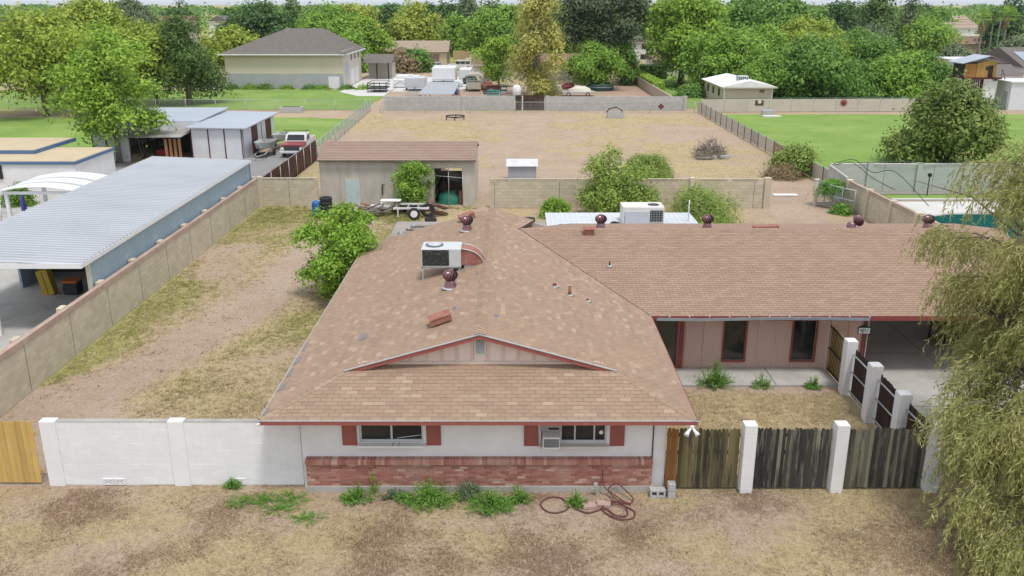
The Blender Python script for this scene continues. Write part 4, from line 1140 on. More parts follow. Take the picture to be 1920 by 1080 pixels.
MB().tube([(-4.86,by0-.03,1.9),(-3.1,by0-.03,1.75)], .02, 6).build('door_bar', GALV, bn)
MB().tube([(-8.1,by0-.08,.7),(-8.1,by0-.08,1.35),(-7.95,by0-.08,1.35)], .035, 6).build('stove_pipe', BLACK, bn)
# heap under a green tarp and clutter inside the barn
bm = MB(); 
def lump(m, c, rx, ry, rz, seed, n=14, k=7):
    pts = []; fs = []
    for j in range(k+1):
        for i in range(n):
            a_ = 2*math.pi*i/n; e = j/k*math.pi/2
            d = 1+.25*mnoise.noise(Vector((math.cos(a_)*2+seed, math.sin(a_)*2, e*2)))
            pts.append((c[0]+rx*d*math.cos(a_)*math.cos(e), c[1]+ry*d*math.sin(a_)*math.cos(e), c[2]+rz*d*math.sin(e)))
    for j in range(k):
        for i in range(n):
            fs.append((j*n+i, j*n+(i+1) % n, (j+1)*n+(i+1) % n, (j+1)*n+i))
    m.add(pts, fs, True); return m
tag(lump(MB(), (-4.0,54.9,0), .85, .6, .75, 3).build('tarpaulin', plain('tarp_green', (.03,.20,.13))), 'crumpled green tarp heap in the barn doorway', 'tarp')
tag(lump(MB(), (-4.4,55.7,0), .5, .5, 1.5, 8).build('junk_heap', plain('junk_dark', (.05,.025,.022))), 'dark reddish junk heap behind the green tarp in the barn', 'junk')
o = MB()
for i in range(7): o.tube([(-4.7,55.9+.1*i,2.1-.12*i),(-3.2,55.7+.1*i,1.6-.1*i)], .03, 5)
tag(o.build('rack_pipes', GALV), 'slanting pipes stacked inside the barn doorway', 'pipes')
tag(MB().box(-3.32,-3.18,54.3,54.4,0,.8).box(-3.34,-3.16,54.28,54.42,.8,.83).build('plank', plain('plank_red', (.28,.09,.05))), 'reddish plank standing at the right of the barn doorway', 'plank')
o = thing('fuel_can', 'small red fuel can in front of the barn doorway', 'can', (-5.05,53.6,0))
MB().cbox(-5.18,-4.92,53.5,53.7,0,.36,.03).build('body', plain('can_red', (.5,.10,.08)), o)
MB().tube([(-5.0,53.6,.36),(-4.93,53.6,.5)], .025, 6).build('spout', plain('can_red', (.5,.10,.08)), o)
# barrel and tyres
o = thing('plastic_barrel', 'blue plastic barrel beside the stacked tyres', 'barrel', (-11.6,51.2,0))
MB().lathe([(.27,0),(.3,.1),(.3,.28),(.285,.3),(.3,.32),(.3,.6),(.285,.62),(.3,.64),(.29,.85),(.25,.9)], (-11.6,51.2,0), 18).build('drum', plain('barrel_blue', (.03,.16,.40)), o)
MB().lathe([(.05,.9),(.05,.93)], (-11.5,51.3,0), 8).build('bung', plain('barrel_bung', (.6,.6,.6)), o)
for i in range(5): tyre('old_tyre', (-11.0,51.0,.13+.24*i), .36, .23, (.02*(i % 3),.03*(i % 2),1), ('bottom','second','middle','fourth','topmost')[i]+' black tyre of the stack beside the blue barrel', 'tyres stacked by the barrel')
# lumber and scrap
for i, (x, y, l, a_, zz) in enumerate(((-8.9,50.6,2.4,.35,.15),(-8.6,50.9,2.2,.45,.28),(-8.3,50.7,2.5,.3,.40),(-8.7,51.2,2.0,.6,.45),(-8.0,51.2,2.1,.25,.2),(-8.4,50.4,1.8,.5,.52))):
    o = thing('lumber', ('bottom','second','third','fourth','fifth','topmost')[i]+' weathered plank in the scrap pile by the barn', 'plank', (x,y,zz), a_, 'scrap planks by the barn')
    MB().obox((0,0,0),(l,.2,.05),Matrix.Rotation(-.12-.02*i,3,'Y')).build('board', M('scrap_wood', (.22,.19,.165), (.12,.10,.09), 3, rnd=.4), o, world=False)
    MB().obox((.1,0,.035),(l*.7,.03,.02),Matrix.Rotation(-.12-.02*i,3,'Y')).build('edge_strip', GALV, o, world=False)
o = thing('work_table', 'small white topped table beside the scrap planks', 'table', (-7.25,51.6,0))
MB().box(-7.85,-6.65,51.3,51.9,.86,.9).build('table_top', WHITEP, o)
for x in (-7.75,-6.75):
    for y in (51.38,51.82): MB().tube([(x,y,0),(x,y,.86)], .02, 5).build('leg', RUST, o)
o = thing('trailer_frame', 'bare trailer frame with a white rimmed wheel near the barn', 'trailer', (-6.0,51.2,.5))
for y in (50.6,51.8): MB().box(-7.0,-4.9,y,y+.08,.55,.65).build('side_rail', WHITEP, o)
for x in (-6.9,-6.2,-5.6,-5.0): MB().box(x,x+.07,50.68,51.8,.56,.64).build('cross_member', GALV, o)
for x in (-6.75,-5.9): MB().box(x,x+.06,50.5,50.56,.1,.55).build('stand', WHITEP, o)
tyre('w', (-5.75,50.25,.36), .36, .2, (.2,-1,.1), '', parent=o, rim=WHITEP)
tyre('w', (-5.0,51.0,.42), .42, .22, (.3,-1,.15), '', parent=o)
rng = random.Random(77)
JN = [('crumpled grey sheet metal beside the scrap planks',-9.6,51.9,GALV),('rusty red scrap panel leaning by the scrap planks',-9.2,52.3,RUST),('white plastic scrap near the white topped table',-7.9,52.4,WHITEP),('black plastic scrap under the trailer frame',-6.4,51.9,RUBBER),('pale board scrap between barrel and planks',-10.0,51.3,STUC),('dark wood scrap behind the trailer frame',-5.4,52.6,BARK),('brown scrap board right of the trailer frame',-4.5,51.5,WOODRED)]
for lab, x, y, mt in JN:
    o = thing('scrap', lab, 'scrap', (x,y,0), rng.uniform(-.6,.6))
    for k2 in range(4):
        MB().obox((rng.uniform(-.35,.35),rng.uniform(-.25,.25),.12+.11*k2),(rng.uniform(.5,1.1),rng.uniform(.2,.5),rng.uniform(.03,.09)),Matrix.Rotation(rng.uniform(-.4,.4),3,'Y') @ Matrix.Rotation(rng.uniform(-.8,.8),3,'Z')).build('piece', mt, o, world=False)
    MB().tube([(-.5,0,.1),(.1,.1,.45),(.6,-.1,.3)], .03, 5).build('bent_pipe', GALV, o, world=False)
tyre('old_tyre', (-4.75,49.9,.11), .35, .2, (.05,0,1), 'black tyre lying flat in front of the trailer frame')
# small sheds and yard things
sh = thing('metal_shed', 'small grey metal shed with white roof behind the tan block wall', 'shed', (.7,62,0))
MB().box(-.3,1.7,62,63.2,0,1.1).build('walls', M('shed_grey', (.38,.40,.44), (.33,.35,.39), 2, rough=.5, stretch=(4,4,.2)), sh)
for i in range(9): MB().box(-.28+i*.235,-.22+i*.235,61.985,61.998,.02,1.06).build('wall_rib', M('shed_grey', (.38,.4,.44)), sh)
MB().prism([(-.42,61.85,1.08),(-.42,62.6,1.5),(-.42,63.35,1.08)], (2.24,0,0)).build('roof', M('shed_roof', (.62,.62,.63), (.55,.55,.57), 2, stain=[((.42,.38,.34), 2, .6, .8, .5)]), sh)
# brush pile
rng = random.Random(12)
bp = MB()
for i in range(620):
    a_ = rng.uniform(0, 2*math.pi); rr = rng.uniform(0,1)**.6
    p = Vector((16.2+1.4*rr*math.cos(a_), 72+1.0*rr*math.sin(a_), rng.uniform(0,1.75)*(1-rr*.75)))
    d = Vector((rng.gauss(0,1), rng.gauss(0,.7), abs(rng.gauss(.3,.7)))).normalized()*rng.uniform(.3,.9)
    r0 = rng.choice((.008,.012,.02))
    bp.tube([p, p+d*.5+Vector((rng.gauss(0,.05),0,rng.gauss(0,.05))), p+d], r0, 3, False, r0*.4)
tag(bp.build('brush_pile', M('dead_branches', (.21,.19,.175), (.12,.105,.095), 3)), 'heap of grey dead branches in the dry back yard', 'brush pile')
o = MB().tube([(14.9,71.1,.12),(15.6,71.0,.10),(16.2,71.1,.14),(16.6,71.3,.3)], [.10,.13,.12,.08], 8).tube([(15.4,71.05,.12),(15.1,71.4,.6)], .06, 6)
tag(o.build('log', BARKG), 'pale bent log in front of the brush pile', 'log')
for i, (x, y) in enumerate(((16.4,71.2),(17.1,71.35),(17.5,71.5))):
    tag(MB().cbox(x-.2,x+.2,y-.12,y+.12,0,.3,.03).build('concrete_chunk', CB), ('left','middle','right')[i]+' grey concrete lump at the foot of the brush pile', 'block')
o = MB()
for i in range(28):
    an = 2*math.pi*i/28; o.tube([(-6.2+1.0*math.cos(an), 96.9+1.0*math.sin(an), .35),(-6.2+1.0*math.cos(an+.23), 96.9+1.0*math.sin(an+.23), .35)], .07, 5, False)
for i in range(4): o.box(-6.25+math.cos(i*1.57)*.95, -6.15+math.cos(i*1.57)*.95, 96.85+math.sin(i*1.57)*.95, 96.95+math.sin(i*1.57)*.95, 0, .35)
tag(o.build('feeder_ring', BLACK), 'black ring lying at the far left of the dry yard', 'ring')
o = thing('water_trough', 'grey trough with a black hoop at the far right of the dry yard', 'trough', (11.4,98.5,0))
wall = MB(); wall.box(10.5,12.3,97.9,98.0,0,.6).box(10.5,12.3,98.9,99.0,0,.6).box(10.5,10.6,98,98.9,0,.6).box(12.2,12.3,98,98.9,0,.6).box(10.6,12.2,98,98.9,.0,.4)
wall.build('tank', CB, o)
MB().tube([(10.4,98.2,.6),(10.7,98.3,1.0),(11.5,98.3,1.15),(12.1,98.3,.8),(12.2,98.3,.5)], .06, 6).build('hoop', BLACK, o)
for i, (x, y, w, d) in enumerate(((17.2,53.9+3,1.6,.5),(16.4,57.9,.8,.4))):
    tag(MB().box(x,x+w,y,y+d,.0,.06).box(x+.05,x+w-.05,y+.05,y+d-.05,.061,.075).build('board', WHITEP), ('long','short')[i]+' pale board lying on the dirt by the open farm gate', 'board')
# open pipe gate
def pipe_gate(name, label, p0, p1, h, zb=.15, mat=GALV, nmid=2, mesh=True):
    d = Vector((p1[0]-p0[0], p1[1]-p0[1], 0)); L = d.length
    t = thing(name, label, 'gate', (p0[0],p0[1],0), math.atan2(d.y, d.x))
    for z in (zb, (zb+h)/2, h): MB().tube([(0,0,z),(L,0,z)], .028, 6).build('rail', mat, t, world=False)
    for i in range(nmid+2): MB().tube([(L*i/(nmid+1),0,zb),(L*i/(nmid+1),0,h)], .025, 6).build('upright', mat, t, world=False)
    if mesh: link_mesh(t, L, zb, h, .16)
    return t
WIRE = M('chain_wire', (.33,.36,.35), (.28,.30,.30), 5, rough=.6, metal=.3, bump=0)
def link_mesh(t, L, z0, z1, s=.16, r=.006, mat=WIRE, y=0.):
    m = MB(); H = z1-z0; x = -H
    while x < L:
        for sg in (0, 1):
            a0, b0 = (x, z0), (x+H, z1)
            xa, za, xb, zb = x, z0, x+H, z1
            if xa < 0: za += -xa; xa = 0
            if xb > L: zb -= (xb-L); xb = L
            if xb > xa:
                if sg: za, zb = z0+z1-za, z0+z1-zb
                m.tube([(xa,y,za),(xb,y,zb)], r, 3, False, smooth=False)
        x += s
    m.build('chain_mesh', mat, t, world=False, kind='stuff')
def chain_fence(label, p0, p1, h, step=3.0, s=.2, mat=GALV, group=None, name='chain_link_fence'):
    d = Vector((p1[0]-p0[0], p1[1]-p0[1], 0)); L = d.length
    t = thing(name, label, 'fence', (p0[0],p0[1],0), math.atan2(d.y, d.x), group)
    n = max(1, int(round(L/step)))
    for i in range(n+1): MB().tube([(L*i/n,0,-.05),(L*i/n,0,h+.03)], .03, 6).build('post', mat, t, world=False)
    MB().tube([(0,0,h),(L,0,h)], .022, 6).build('top_rail', mat, t, world=False)
    link_mesh(t, L, .05, h-.03, s)
    return t
MB_gp = thing('gate_post', 'white gate post at the open end of the farm gate', 'post', (18.95,54.1,0))
MB().cbox(18.85,19.05,54.0,54.2,-.05,1.62,.02).build('post', STUC, MB_gp)
MB().cbox(18.82,19.08,53.97,54.23,1.62,1.68,.01).build('post_cap', STUC, MB_gp)
pipe_gate('farm_gate', 'galvanised pipe gate standing open beside the tan pool wall', (19.05,54.05), (20.45,51.6), 1.45)
pipe_gate('farm_gate', 'galvanised pipe gate closed behind the open one by the pool wall', (19.08,54.3), (20.6,54.2), 1.5)
# ------------------------------------------------------------------ boundary fences
t = thing('board_fence', 'dark brown board fence behind the carport beside the pickup truck', 'fence', (-15.72, 54.3, 0), R(90))
pickets(t, 0, 16.4, .142, 1.66, WOODRED, .03, 41, 'flat')
for z in (.4, 1.15): MB().box(0, 16.4, -.045, -.0, z, z+.07).build('rail', WOODRED, t, world=False)
for i in range(8): MB().tube([(i*2.34,-.05,-.05),(i*2.34,-.05,1.7)], .03, 6).build('post', GALV, t, world=False)
MB().tube([(0,-.06,1.72),(16.4,-.06,1.72)], .02, 5).build('top_rail', GALV, t, world=False)
chain_fence('chain link fence along the left edge of the dry back yard', (-15.9,71), (-16.6,104.6), 1.35, 2.4)
chain_fence('chain link fence in front of the far grey block wall', (-15.2,102.7), (21.0,102.7), 1.25, 5.0)
chain_fence('chain link fence across the lawn below the two storey garage', (-60,106.3), (-17.2,104.9), 1.25, 3.6)
chain_fence('chain link fence in front of the striped white shed', (-23.9,62.6), (-16.1,62.4), 1.5, 3.9, .16)
t = thing('screened_fence', 'tan screened fence between the dry yard and right lawn', 'fence', (21.75, 58.6, 0), R(90.15))
L = 45.6; n = 19
TANS = [FABRIC, FABRIC, M('screen_grey', (.40,.38,.35), (.34,.32,.29), 1), FABRIC, M('screen_brown', (.36,.24,.18), (.31,.2,.15), 1), FABRIC]
for i in range(n):
    a, b2 = L*i/n, L*(i+1)/n
    mt = TANS[4] if i == 5 else (TANS[2] if i in (0, 8) else FABRIC)
    MB().box(a+.05, b2-.05, -.012, .012, .06, 1.14).build('screen_panel', mt, t, world=False)
    MB().tube([(a,0.02,-.05),(a,.02,1.24)], .035, 6).build('post', DARKIN, t, world=False)
MB().tube([(0,0,1.2),(L,0,1.2)], .022, 6).build('top_rail', GALV, t, world=False)
t = thing('screened_fence', 'pale tan screened fence at the far end of right lawn', 'fence', (21.9, 103.2, 0), R(2.2))
L = 34; n = 13
for i in range(n):
    a, b2 = L*i/n, L*(i+1)/n
    MB().box(a+.02, b2-.02, -.02, .0, .05, 1.5).build('screen_panel', FABRIC, t, world=False)
    MB().tube([(a,.06,-.05),(a,.06,1.62)], .03, 6).build('post', GALV, t, world=False)
MB().tube([(0,.06,1.6),(L,.06,1.6)], .035, 6).build('top_rail', plain('rail_green', (.10,.17,.13)), t, world=False)
m = MB(); c = Vector((16.6,-.06,1.05))
for i in range(16):
    a_ = i*math.pi/8; m.prism([c+Vector((.22*math.cos(a_-.16),0,.22*math.sin(a_-.16))), c+Vector((.22*math.cos(a_+.16),0,.22*math.sin(a_+.16))), c+Vector((.48*math.cos(a_),0,.48*math.sin(a_)))], (0,.03,0))
m.lathe([(.25,0),(.22,.05),(.1,.07)], n=14) ; 
vsn = len(m.v)
lm = Matrix.Translation(c) @ Matrix.Rotation(R(90), 4, 'X')
nl = 3*14
m.v = m.v[:vsn-nl] + [tuple(lm @ Vector(p)) for p in m.v[vsn-nl:]]
m.build('sun_ornament', plain('orn_red', (.25,.035,.03)), t, world=False)
MB().box(6.2,7.2,-.06,-.03,.78,1.36).build('plaque', plain('orn_brown', (.10,.075,.05)), t, world=False)
MB().lathe([(.22,0),(.22,.03),(.1,.04)], n=14).xf(Matrix.Translation((6.7,-.065,1.16)) @ Matrix.Rotation(R(90),4,'X')).build('plaque_disc', STUC, t, world=False)
o = thing('irrigation_box', 'pale concrete irrigation box on the right lawn', 'irrigation box', (28.9,100.6,0))
MB().box(28.3,29.5,100.6,101.2,0,.55).build('box', CB, o); MB().box(28.0,30.0,98.9,100.2,.008,.08).build('slab', CONCL, o)
o = thing('irrigation_box', 'pale concrete irrigation box on the left lawn', 'irrigation box', (-25.5,103.2,0))
MB().box(-26.9,-24.3,103.0,104,0,.6).build('box', CB, o); MB().box(-26.6,-24.6,103.3,103.7,.6,.64).build('opening', DARKIN, o)
g = thing('yard_gate', 'dark wooden double gate in the far grey block wall', 'gate', (2.1,105.3,0))
for x0_, x1_ in ((.4,1.15),(1.3,3.8)):
    x = x0_
    while x < x1_-.1:
        MB().box(x, x+.135, 105.2, 105.23, .05, 1.78).build('board', WOODDK, g); x += .145
    for z in (.4,1.4): MB().box(x0_, x1_, 105.24, 105.29, z, z+.09).build('rail', WOODDK, g)
MB().box(1.16,1.28,105.18,105.3,0,1.7).build('post', STUC, g)
o = thing('warning_sign', 'dark diamond sign on the fence before the grey wall', 'sign', (17.1,102.6,0))
MB().obox((17.1,102.6,.75),(.5,.03,.5),Matrix.Rotation(R(45),3,'Y')).build('plate', BLACK, o)
MB().obox((17.1,102.575,.75),(.3,.01,.3),Matrix.Rotation(R(45),3,'Y')).build('emblem', plain('sign_red', (.30,.06,.04)), o)

# ------------------------------------------------------------------ left neighbour
t = thing('white_shed', 'white metal shed with open bay, maroon battens and grey roof', 'shed', (-29.8,70.2,0))
MAR = M('shed_maroon', (.10,.02,.025), (.085,.018,.02), 2, rough=.6)
WMET = M('shed_white', (.66,.67,.70), (.60,.61,.64), 1, rough=.55, bump=.03)
GROOF = M('shed_metal_roof', (.43,.47,.53), (.36,.40,.46), .5, rough=.45, metal=.15, bump=.03, stretch=(.3,2,1))
MB().box(-33.4,-30.4,70.1,70.2,0,2.3).build('front_wall', WMET, t)
for x in (-33.4,-32.3,-31.3,-30.45): MB().box(x,x+.09,70.06,70.098,0,2.3).build('batten', MAR, t)
MB().box(-33.4,-33.3,70.2,81,0,2.6).build('side_wall', WMET, t); MB().box(-33.3,-26,81,81.1,0,2.6).build('back_wall', WMET, t)
MB().prism([(-33.7,73.6,2.75),(-26.0,73.6,2.75),(-26.0,82,2.95),(-33.7,82,2.95)], (0,0,-.08)).build('roof', GROOF, t)
MB().box(-33.4,-26.0,73.55,73.6,2.0,2.7).build('upper_fascia', WMET, t)
MB().prism([(-31.0,69.2,2.1),(-26.0,69.2,2.1),(-26.0,73.5,2.3),(-31.0,73.5,2.3)], (0,0,-.06)).build('awning_roof', M('rusty_roof', (.36,.36,.37), (.20,.16,.13), .5, rough=.7), t)
MB().box(-30.3,-26.1,75,75.1,0,2.2).build('bay_back', DARKIN, t)
for i in range(4): MB().box(-27.4+i*.32,-27.2+i*.32,69.4+i*.1,69.5+i*.1,0,1.9).build('door_slat', plain('slat_wood', (.33,.16,.08), rnd=.2), t)
for i in range(3): MB().obox((-29.9+i*.05,70.8+i*.4,.9),(.08,.06,2.0),Matrix.Rotation(R(8*(i-1)),3,'Y')).build('lattice_slat', BARK, t)
t = thing('white_shed', 'white shed with maroon stripes on its side wall and flat grey roof', 'shed', (-23.8,71.2,0))
MB().box(-25.9,-21.7,71.1,80.9,0,2.5).build('walls', WMET, t)
for x in (-25.88,-24.5,-23.2,-21.82): MB().box(x,x+.08,71.05,71.098,0,2.45).build('batten', MAR, t)
for y0_, y1_ in ((73.6,75.3),(78.0,79.7)): MB().box(-21.698,-21.66,y0_,y1_,0,2.3).build('stripe_panel', MAR, t)
for y in (71.15,76.6): MB().box(-21.698,-21.67,y,y+.07,0,2.4).build('batten', MAR, t)
MB().prism([(-26.2,70.8,2.62),(-21.3,70.8,2.55),(-21.3,81.2,2.62),(-26.2,81.2,2.72)], (0,0,-.08)).build('roof', GROOF, t)
o = thing('riding_mower', 'small red riding mower inside the open bay of white shed', 'mower', (-28.4,71.6,0))
MB().cbox(-28.9,-27.9,71.2,72.2,.35,.75,.08).build('hood', plain('mow_red', (.30,.03,.03)), o)
MB().box(-28.6,-28.2,72.2,72.7,.5,1.0).build('seat', BLACK, o)
for x in (-29.0,-27.8): tyre('w', (x,71.5,.25), .25, .15, (1,0,0), '', parent=o, rim=ALU)
t = thing('flat_roof_house', 'white flat roofed house with blue fascia at the left edge', 'house', (-36,57,0))
MB().box(-46,-28.6,57.2,63,0,2.05).build('walls', WHITEP, t)
MB().box(-46,-28.5,57.1,63.1,2.05,2.22).build('fascia', plain('fascia_blue', (.10,.17,.30)), t)
MB().box(-45.9,-28.6,57.2,63,2.22,2.26).build('roof', M('tan_flat_roof', (.55,.45,.30), (.48,.39,.26), 1), t)
MB().box(-46,-32.6,60.0,66,2.26,2.5).build('upper_fascia', plain('fascia_blue', (.1,.17,.3)), t)
MB().box(-45.9,-32.7,60.1,65.9,2.5,2.53).build('upper_roof', M('tan_flat_roof', (.55,.45,.30)), t)
MB().box(-34.2,-33.4,57.1,57.18,1.1,2.0).build('window', GLASS, t)
t = thing('gazebo', 'gazebo with curved white roof beside the carport', 'gazebo', (-26.6,50.5,0))
arc = [(-28.7+4.3*i/14, 2.0+.36*math.sin(math.pi*(.10+.80*i/14))) for i in range(15)]
for (y0_, y1_, mt) in ((48.3,49.5,WSHEET),(49.51,49.8,GALV),(49.81,51.0,WSHEET),(51.01,51.3,GALV),(51.31,52.9,WSHEET)):
    MB().prism([(x,y0_,z) for x, z in arc]+[(x,y0_,z-.03) for x, z in arc[::-1]], (0,y1_-y0_,0)).build('roof_panel', mt, t)
for x in (-28.4,-24.7):
    for y in (48.6,52.6): MB().box(x-.09,x+.09,y-.09,y+.09,0,2.0).build('post', WSHEET, t)
for y in (48.5,52.6): MB().box(-28.6,-24.5,y,y+.1,1.88,2.04).build('beam', WSHEET, t)
for i in range(9): MB().box(-24.5,-24.2,48.5+i*.5,48.58+i*.5,1.9,2.05).build('rafter_tail', WSHEET, t)
o = thing('closed_umbrella', 'closed blue patio umbrella beside the gazebo', 'umbrella', (-28.9,51.0,0))
MB().lathe([(.03,0),(.03,.3)], (-28.9,51.0,0), 8).build('pole', WHITEP, o)
MB().lathe([(.13,.3),(.16,.5),(.12,1.1),(.05,1.5),(.01,1.55)], (-28.9,51.0,0), 12).build('canopy', plain('umb_blue', (.10,.10,.38)), o)
for i, y in enumerate((49.9,51.0)):
    o = MB().tube([(-33,y,.85),(-29.9-.6*i,y,.85),(-29.7-.6*i,y,.75),(-29.7-.6*i,y,.0)], .04, 7)
    tag(o.build('pool_rail', WHITEP), ('nearer','farther')[i]+' white pool handrail at the left edge beside the gazebo', 'rail')
# pickup truck
t = thing('pickup_truck', 'old pickup truck with red hood and white cab beside the brown fence', 'pickup', (-18.0,71.8,0))
RED = plain('truck_red', (.27,.05,.055), .35); WHT = plain('truck_white', (.62,.61,.59), .35)
def hull(t, name, prof, x0, x1, mat, inset=0.0):
    """profile (y,z) extruded over x, local"""
    return MB().prism([(x0, y, z) for y, z in prof], (x1-x0, 0, 0)).build(name, mat, t, world=False)
hull(t, 'lower_body', [(0,.45),(0,.8),(5.0,.82),(5.0,.45)], -.95, .95, WHT)
hull(t, 'hood', [(.02,.80),(.05,1.08),(1.5,1.16),(1.5,.81)], -.88, .88, RED)
hull(t, 'cab', [(1.45,.82),(1.48,1.14),(1.95,1.68),(3.0,1.70),(3.1,1.12),(3.1,.82)], -.86, .86, WHT)
MB().prism([(-.74,1.545,1.20),(.74,1.545,1.20),(.68,1.915,1.62),(-.68,1.915,1.62)], (0,-.02,.015)).build('windshield', GLASS, t, world=False)
for s_ in (-1,1): MB().prism([(s_*.862,1.75,1.2),(s_*.862,2.9,1.2),(s_*.862,2.85,1.6),(s_*.862,2.05,1.6)], (s_*.01,0,0)).build('side_window', GLASS, t, world=False)
MB().box(-.62,.62,-.02,-.001,.62,.98).build('grille', plain('grille_dk', (.05,.05,.055)), t, world=False)
for s_ in (-1,1): MB().cbox(s_*.76-.1,s_*.76+.1,-.04,-.002,.68,.88,.01).build('headlight', plain('lamp_glass', (.75,.75,.72), .15), t, world=False)
MB().cbox(-.98,.98,-.2,-.05,.42,.58,.02).build('bumper', ALU, t, world=False)
for x0_, x1_ in ((-.92,-.84),(.84,.92)): MB().box(x0_,x1_,3.12,4.98,.821,1.2).build('bed_side', WHT, t, world=False)
MB().box(-.84,.84,4.9,4.98,.821,1.2).build('tailgate', WHT, t, world=False)
MB().tube([(-1.1,2.0,2.0),(1.1,2.0,2.0)], .03, 6).tube([(-.8,2.0,1.69),(-.8,2.0,2.0)], .02, 5).tube([(.8,2.0,1.69),(.8,2.0,2.0)], .02, 5).build('roof_rack', BLACK, t, world=False)
for x in (-.86,.86):
    for y in (.85,4.0): tyre('w', Vector((-18.0+x,71.8+y,.36)), .36, .22, (1,0,0), '', parent=t, rim=ALU)
# boats
def boat(label, loc, rz, L=4.2, W=1.5):
    t = thing('boat', label, 'boat', loc, rz)
    m = MB(); vs = []; n = 9
    for i in range(n):
        f = i/(n-1); w = W/2*(1-(max(0,f-.45)/.55)**2*.96); y = L*(1-f)
        zt = 1.15+.25*f*f; zk = .55+.35*f**3
        vs += [(-w,y,zt),(-w*.75,y,zk+.12),(0,y,zk),(w*.75,y,zk+.12),(w,y,zt),(w*.86,y,zt-.02),(w*.55,y,zk+.3),(-w*.55,y,zk+.3),(-w*.86,y,zt-.02)]
    fs = []
    for i in range(n-1):
        for k2 in range(9): fs.append((i*9+k2, i*9+(k2+1) % 9, (i+1)*9+(k2+1) % 9, (i+1)*9+k2))
    m.add(vs, fs); m.poly(vs[:5]); 
    m.build('hull', M('boat_alu', (.44,.44,.43), (.36,.36,.35), 2, rough=.5, metal=.2), t, world=False)
    for y in (1.5,2.8): MB().box(-.5,.5,y,y+.25,.98,1.03).build('bench', plain('boat_bench', (.35,.33,.30)), t, world=False)
    for x in (-.4,.4): MB().tube([(x,.2,.45),(x,3.8,.5)], .04, 5).build('trailer_rail', GALV, t, world=False)
    MB().tube([(-.4,.2,.45),(0,-.9,.45),(.4,.2,.45)], .04, 5).build('trailer_tongue', GALV, t, world=False)
    for x in (-.7,.7): tyre('w', WM[t.name] @ Vector((x,2.6,.28)), .28, .16, (1,0,0), '', parent=t)
    return t
boat('grey aluminium boat on a trailer next to the pickup truck', (-20.35,70.6,0), R(4))
boat('second aluminium boat behind the first, against the striped shed', (-20.3,75.2,0), R(-2), 3.8, 1.4)

# ------------------------------------------------------------------ buildings farther back
def gable_roof(m, x0, x1, y0, y1, z, rise, axis='x', hip=0.0, ov=.4):
    x0 -= ov; x1 += ov; y0 -= ov; y1 += ov
    if axis == 'x':
        ym = (y0+y1)/2
        a, b2, c_, d, e, f = (x0,y0,z),(x1,y0,z),(x1,y1,z),(x0,y1,z),(x0+hip,ym,z+rise),(x1-hip,ym,z+rise)
        m.add([a,b2,c_,d,e,f], [(0,1,5,4),(2,3,4,5),(1,2,5),(3,0,4),(3,2,1,0)])
    else:
        xm = (x0+x1)/2
        a, b2, c_, d, e, f = (x0,y0,z),(x1,y0,z),(x1,y1,z),(x0,y1,z),(xm,y0+hip,z+rise),(xm,y1-hip,z+rise)
        m.add([a,b2,c_,d,e,f], [(1,2,5,4),(3,0,4,5),(0,1,4),(2,3,5),(3,2,1,0)])
    return m
def house_far(label, x0, x1, y0, y1, h, rise, wm, rm, axis='x', hip=0.0, wins=(), name='house', cat='house', ov=.45, doors=()):
    t = thing(name, label, cat, ((x0+x1)/2, y0, 0))
    MB().box(x0, x1, y0, y1, -.05, h).build('wall', wm, t)
    rf = gable_roof(MB(), x0, x1, y0, y1, h+.06, rise, axis, hip, ov).build('roof', rm, t)
    MB().box(x0-ov, x1+ov, y0-ov-.03, y0-ov-.004, h-.08, h+.05).build('fascia', STUC, rf)
    for (a, b2, c_, d) in wins:
        w_ = MB().box(a-.08, b2+.08, y0-.04, y0-.002, c_-.08, d+.08).build('window', STUC, t)
        MB().box(a, b2, y0-.06, y0-.041, c_, d).build('pane', GLASS, w_)
    for (a, b2, c_, d, mt) in doors:
        w_ = MB().box(a, b2, y0-.05, y0-.003, c_, d).build('door', mt, t)
        nn = max(2, int((d-c_)/.55))
        for i in range(1, nn): MB().box(a, b2, y0-.056, y0-.051, c_+(d-c_)*i/nn-.015, c_+(d-c_)*i/nn+.015).build('door_seam', BARK, w_)
    return t
# two storey garage
t = thing('garage_building', 'large two storey garage with grey block base and cream siding', 'building', (-33.5,133,0))
SID = M('cream_lap', (.63,.555,.45), (.59,.52,.42), .5, rough=.8, bump=.05)
x0, x1, y0, y1 = -42.2, -24.9, 133, 149.5
MB().box(x0, x1, y0, y1, -.05, 2.2).build('block_base', M('garage_block', (.40,.41,.43), (.35,.36,.375), .8, bump=.2), t)
up = MB().box(x0+.03, x1-.03, y0+.03, y1-.03, 2.2, 4.95).build('upper_wall', SID, t)
for i in range(13): MB().box(x0+.02, x1-.02, y0+.005, y0+.028, 2.22+i*.208, 2.405+i*.208).build('siding_board', SID, up)
MB().box(x0, x1, y0-.02, y0+.004, 2.15, 2.22).build('trim_band', STUC, t)
MB().box(-27.1,-25.5,y0-.05,y0-.002,.0,1.72).build('door', WHITEP, t)
STW = M('cream_stucco', (.64,.58,.48), (.60,.54,.45), .6)
MB().box(x1-.02, x1+.03, y0+.05, y1-.05, -.04, 5.4).build('side_cladding', STW, t)
for y, y2, z, z2, mt in ((135,137.6,.0,3.6,CORR),(139.2,142.3,.0,2.4,WHITEP),(143.5,146,.0,2.4,WHITEP)):
    MB().box(x1+.031, x1+.08, y, y2, z, z2).build('garage_door', mt, t)
for y in (139.6,142.8,146): 
    w_ = MB().box(x1+.031, x1+.07, y, y+1.3, 3.6, 4.9).build('window', STUC, t)
    MB().box(x1+.071, x1+.08, y+.12, y+1.18, 3.72, 4.78).build('pane', GLASS, w_)
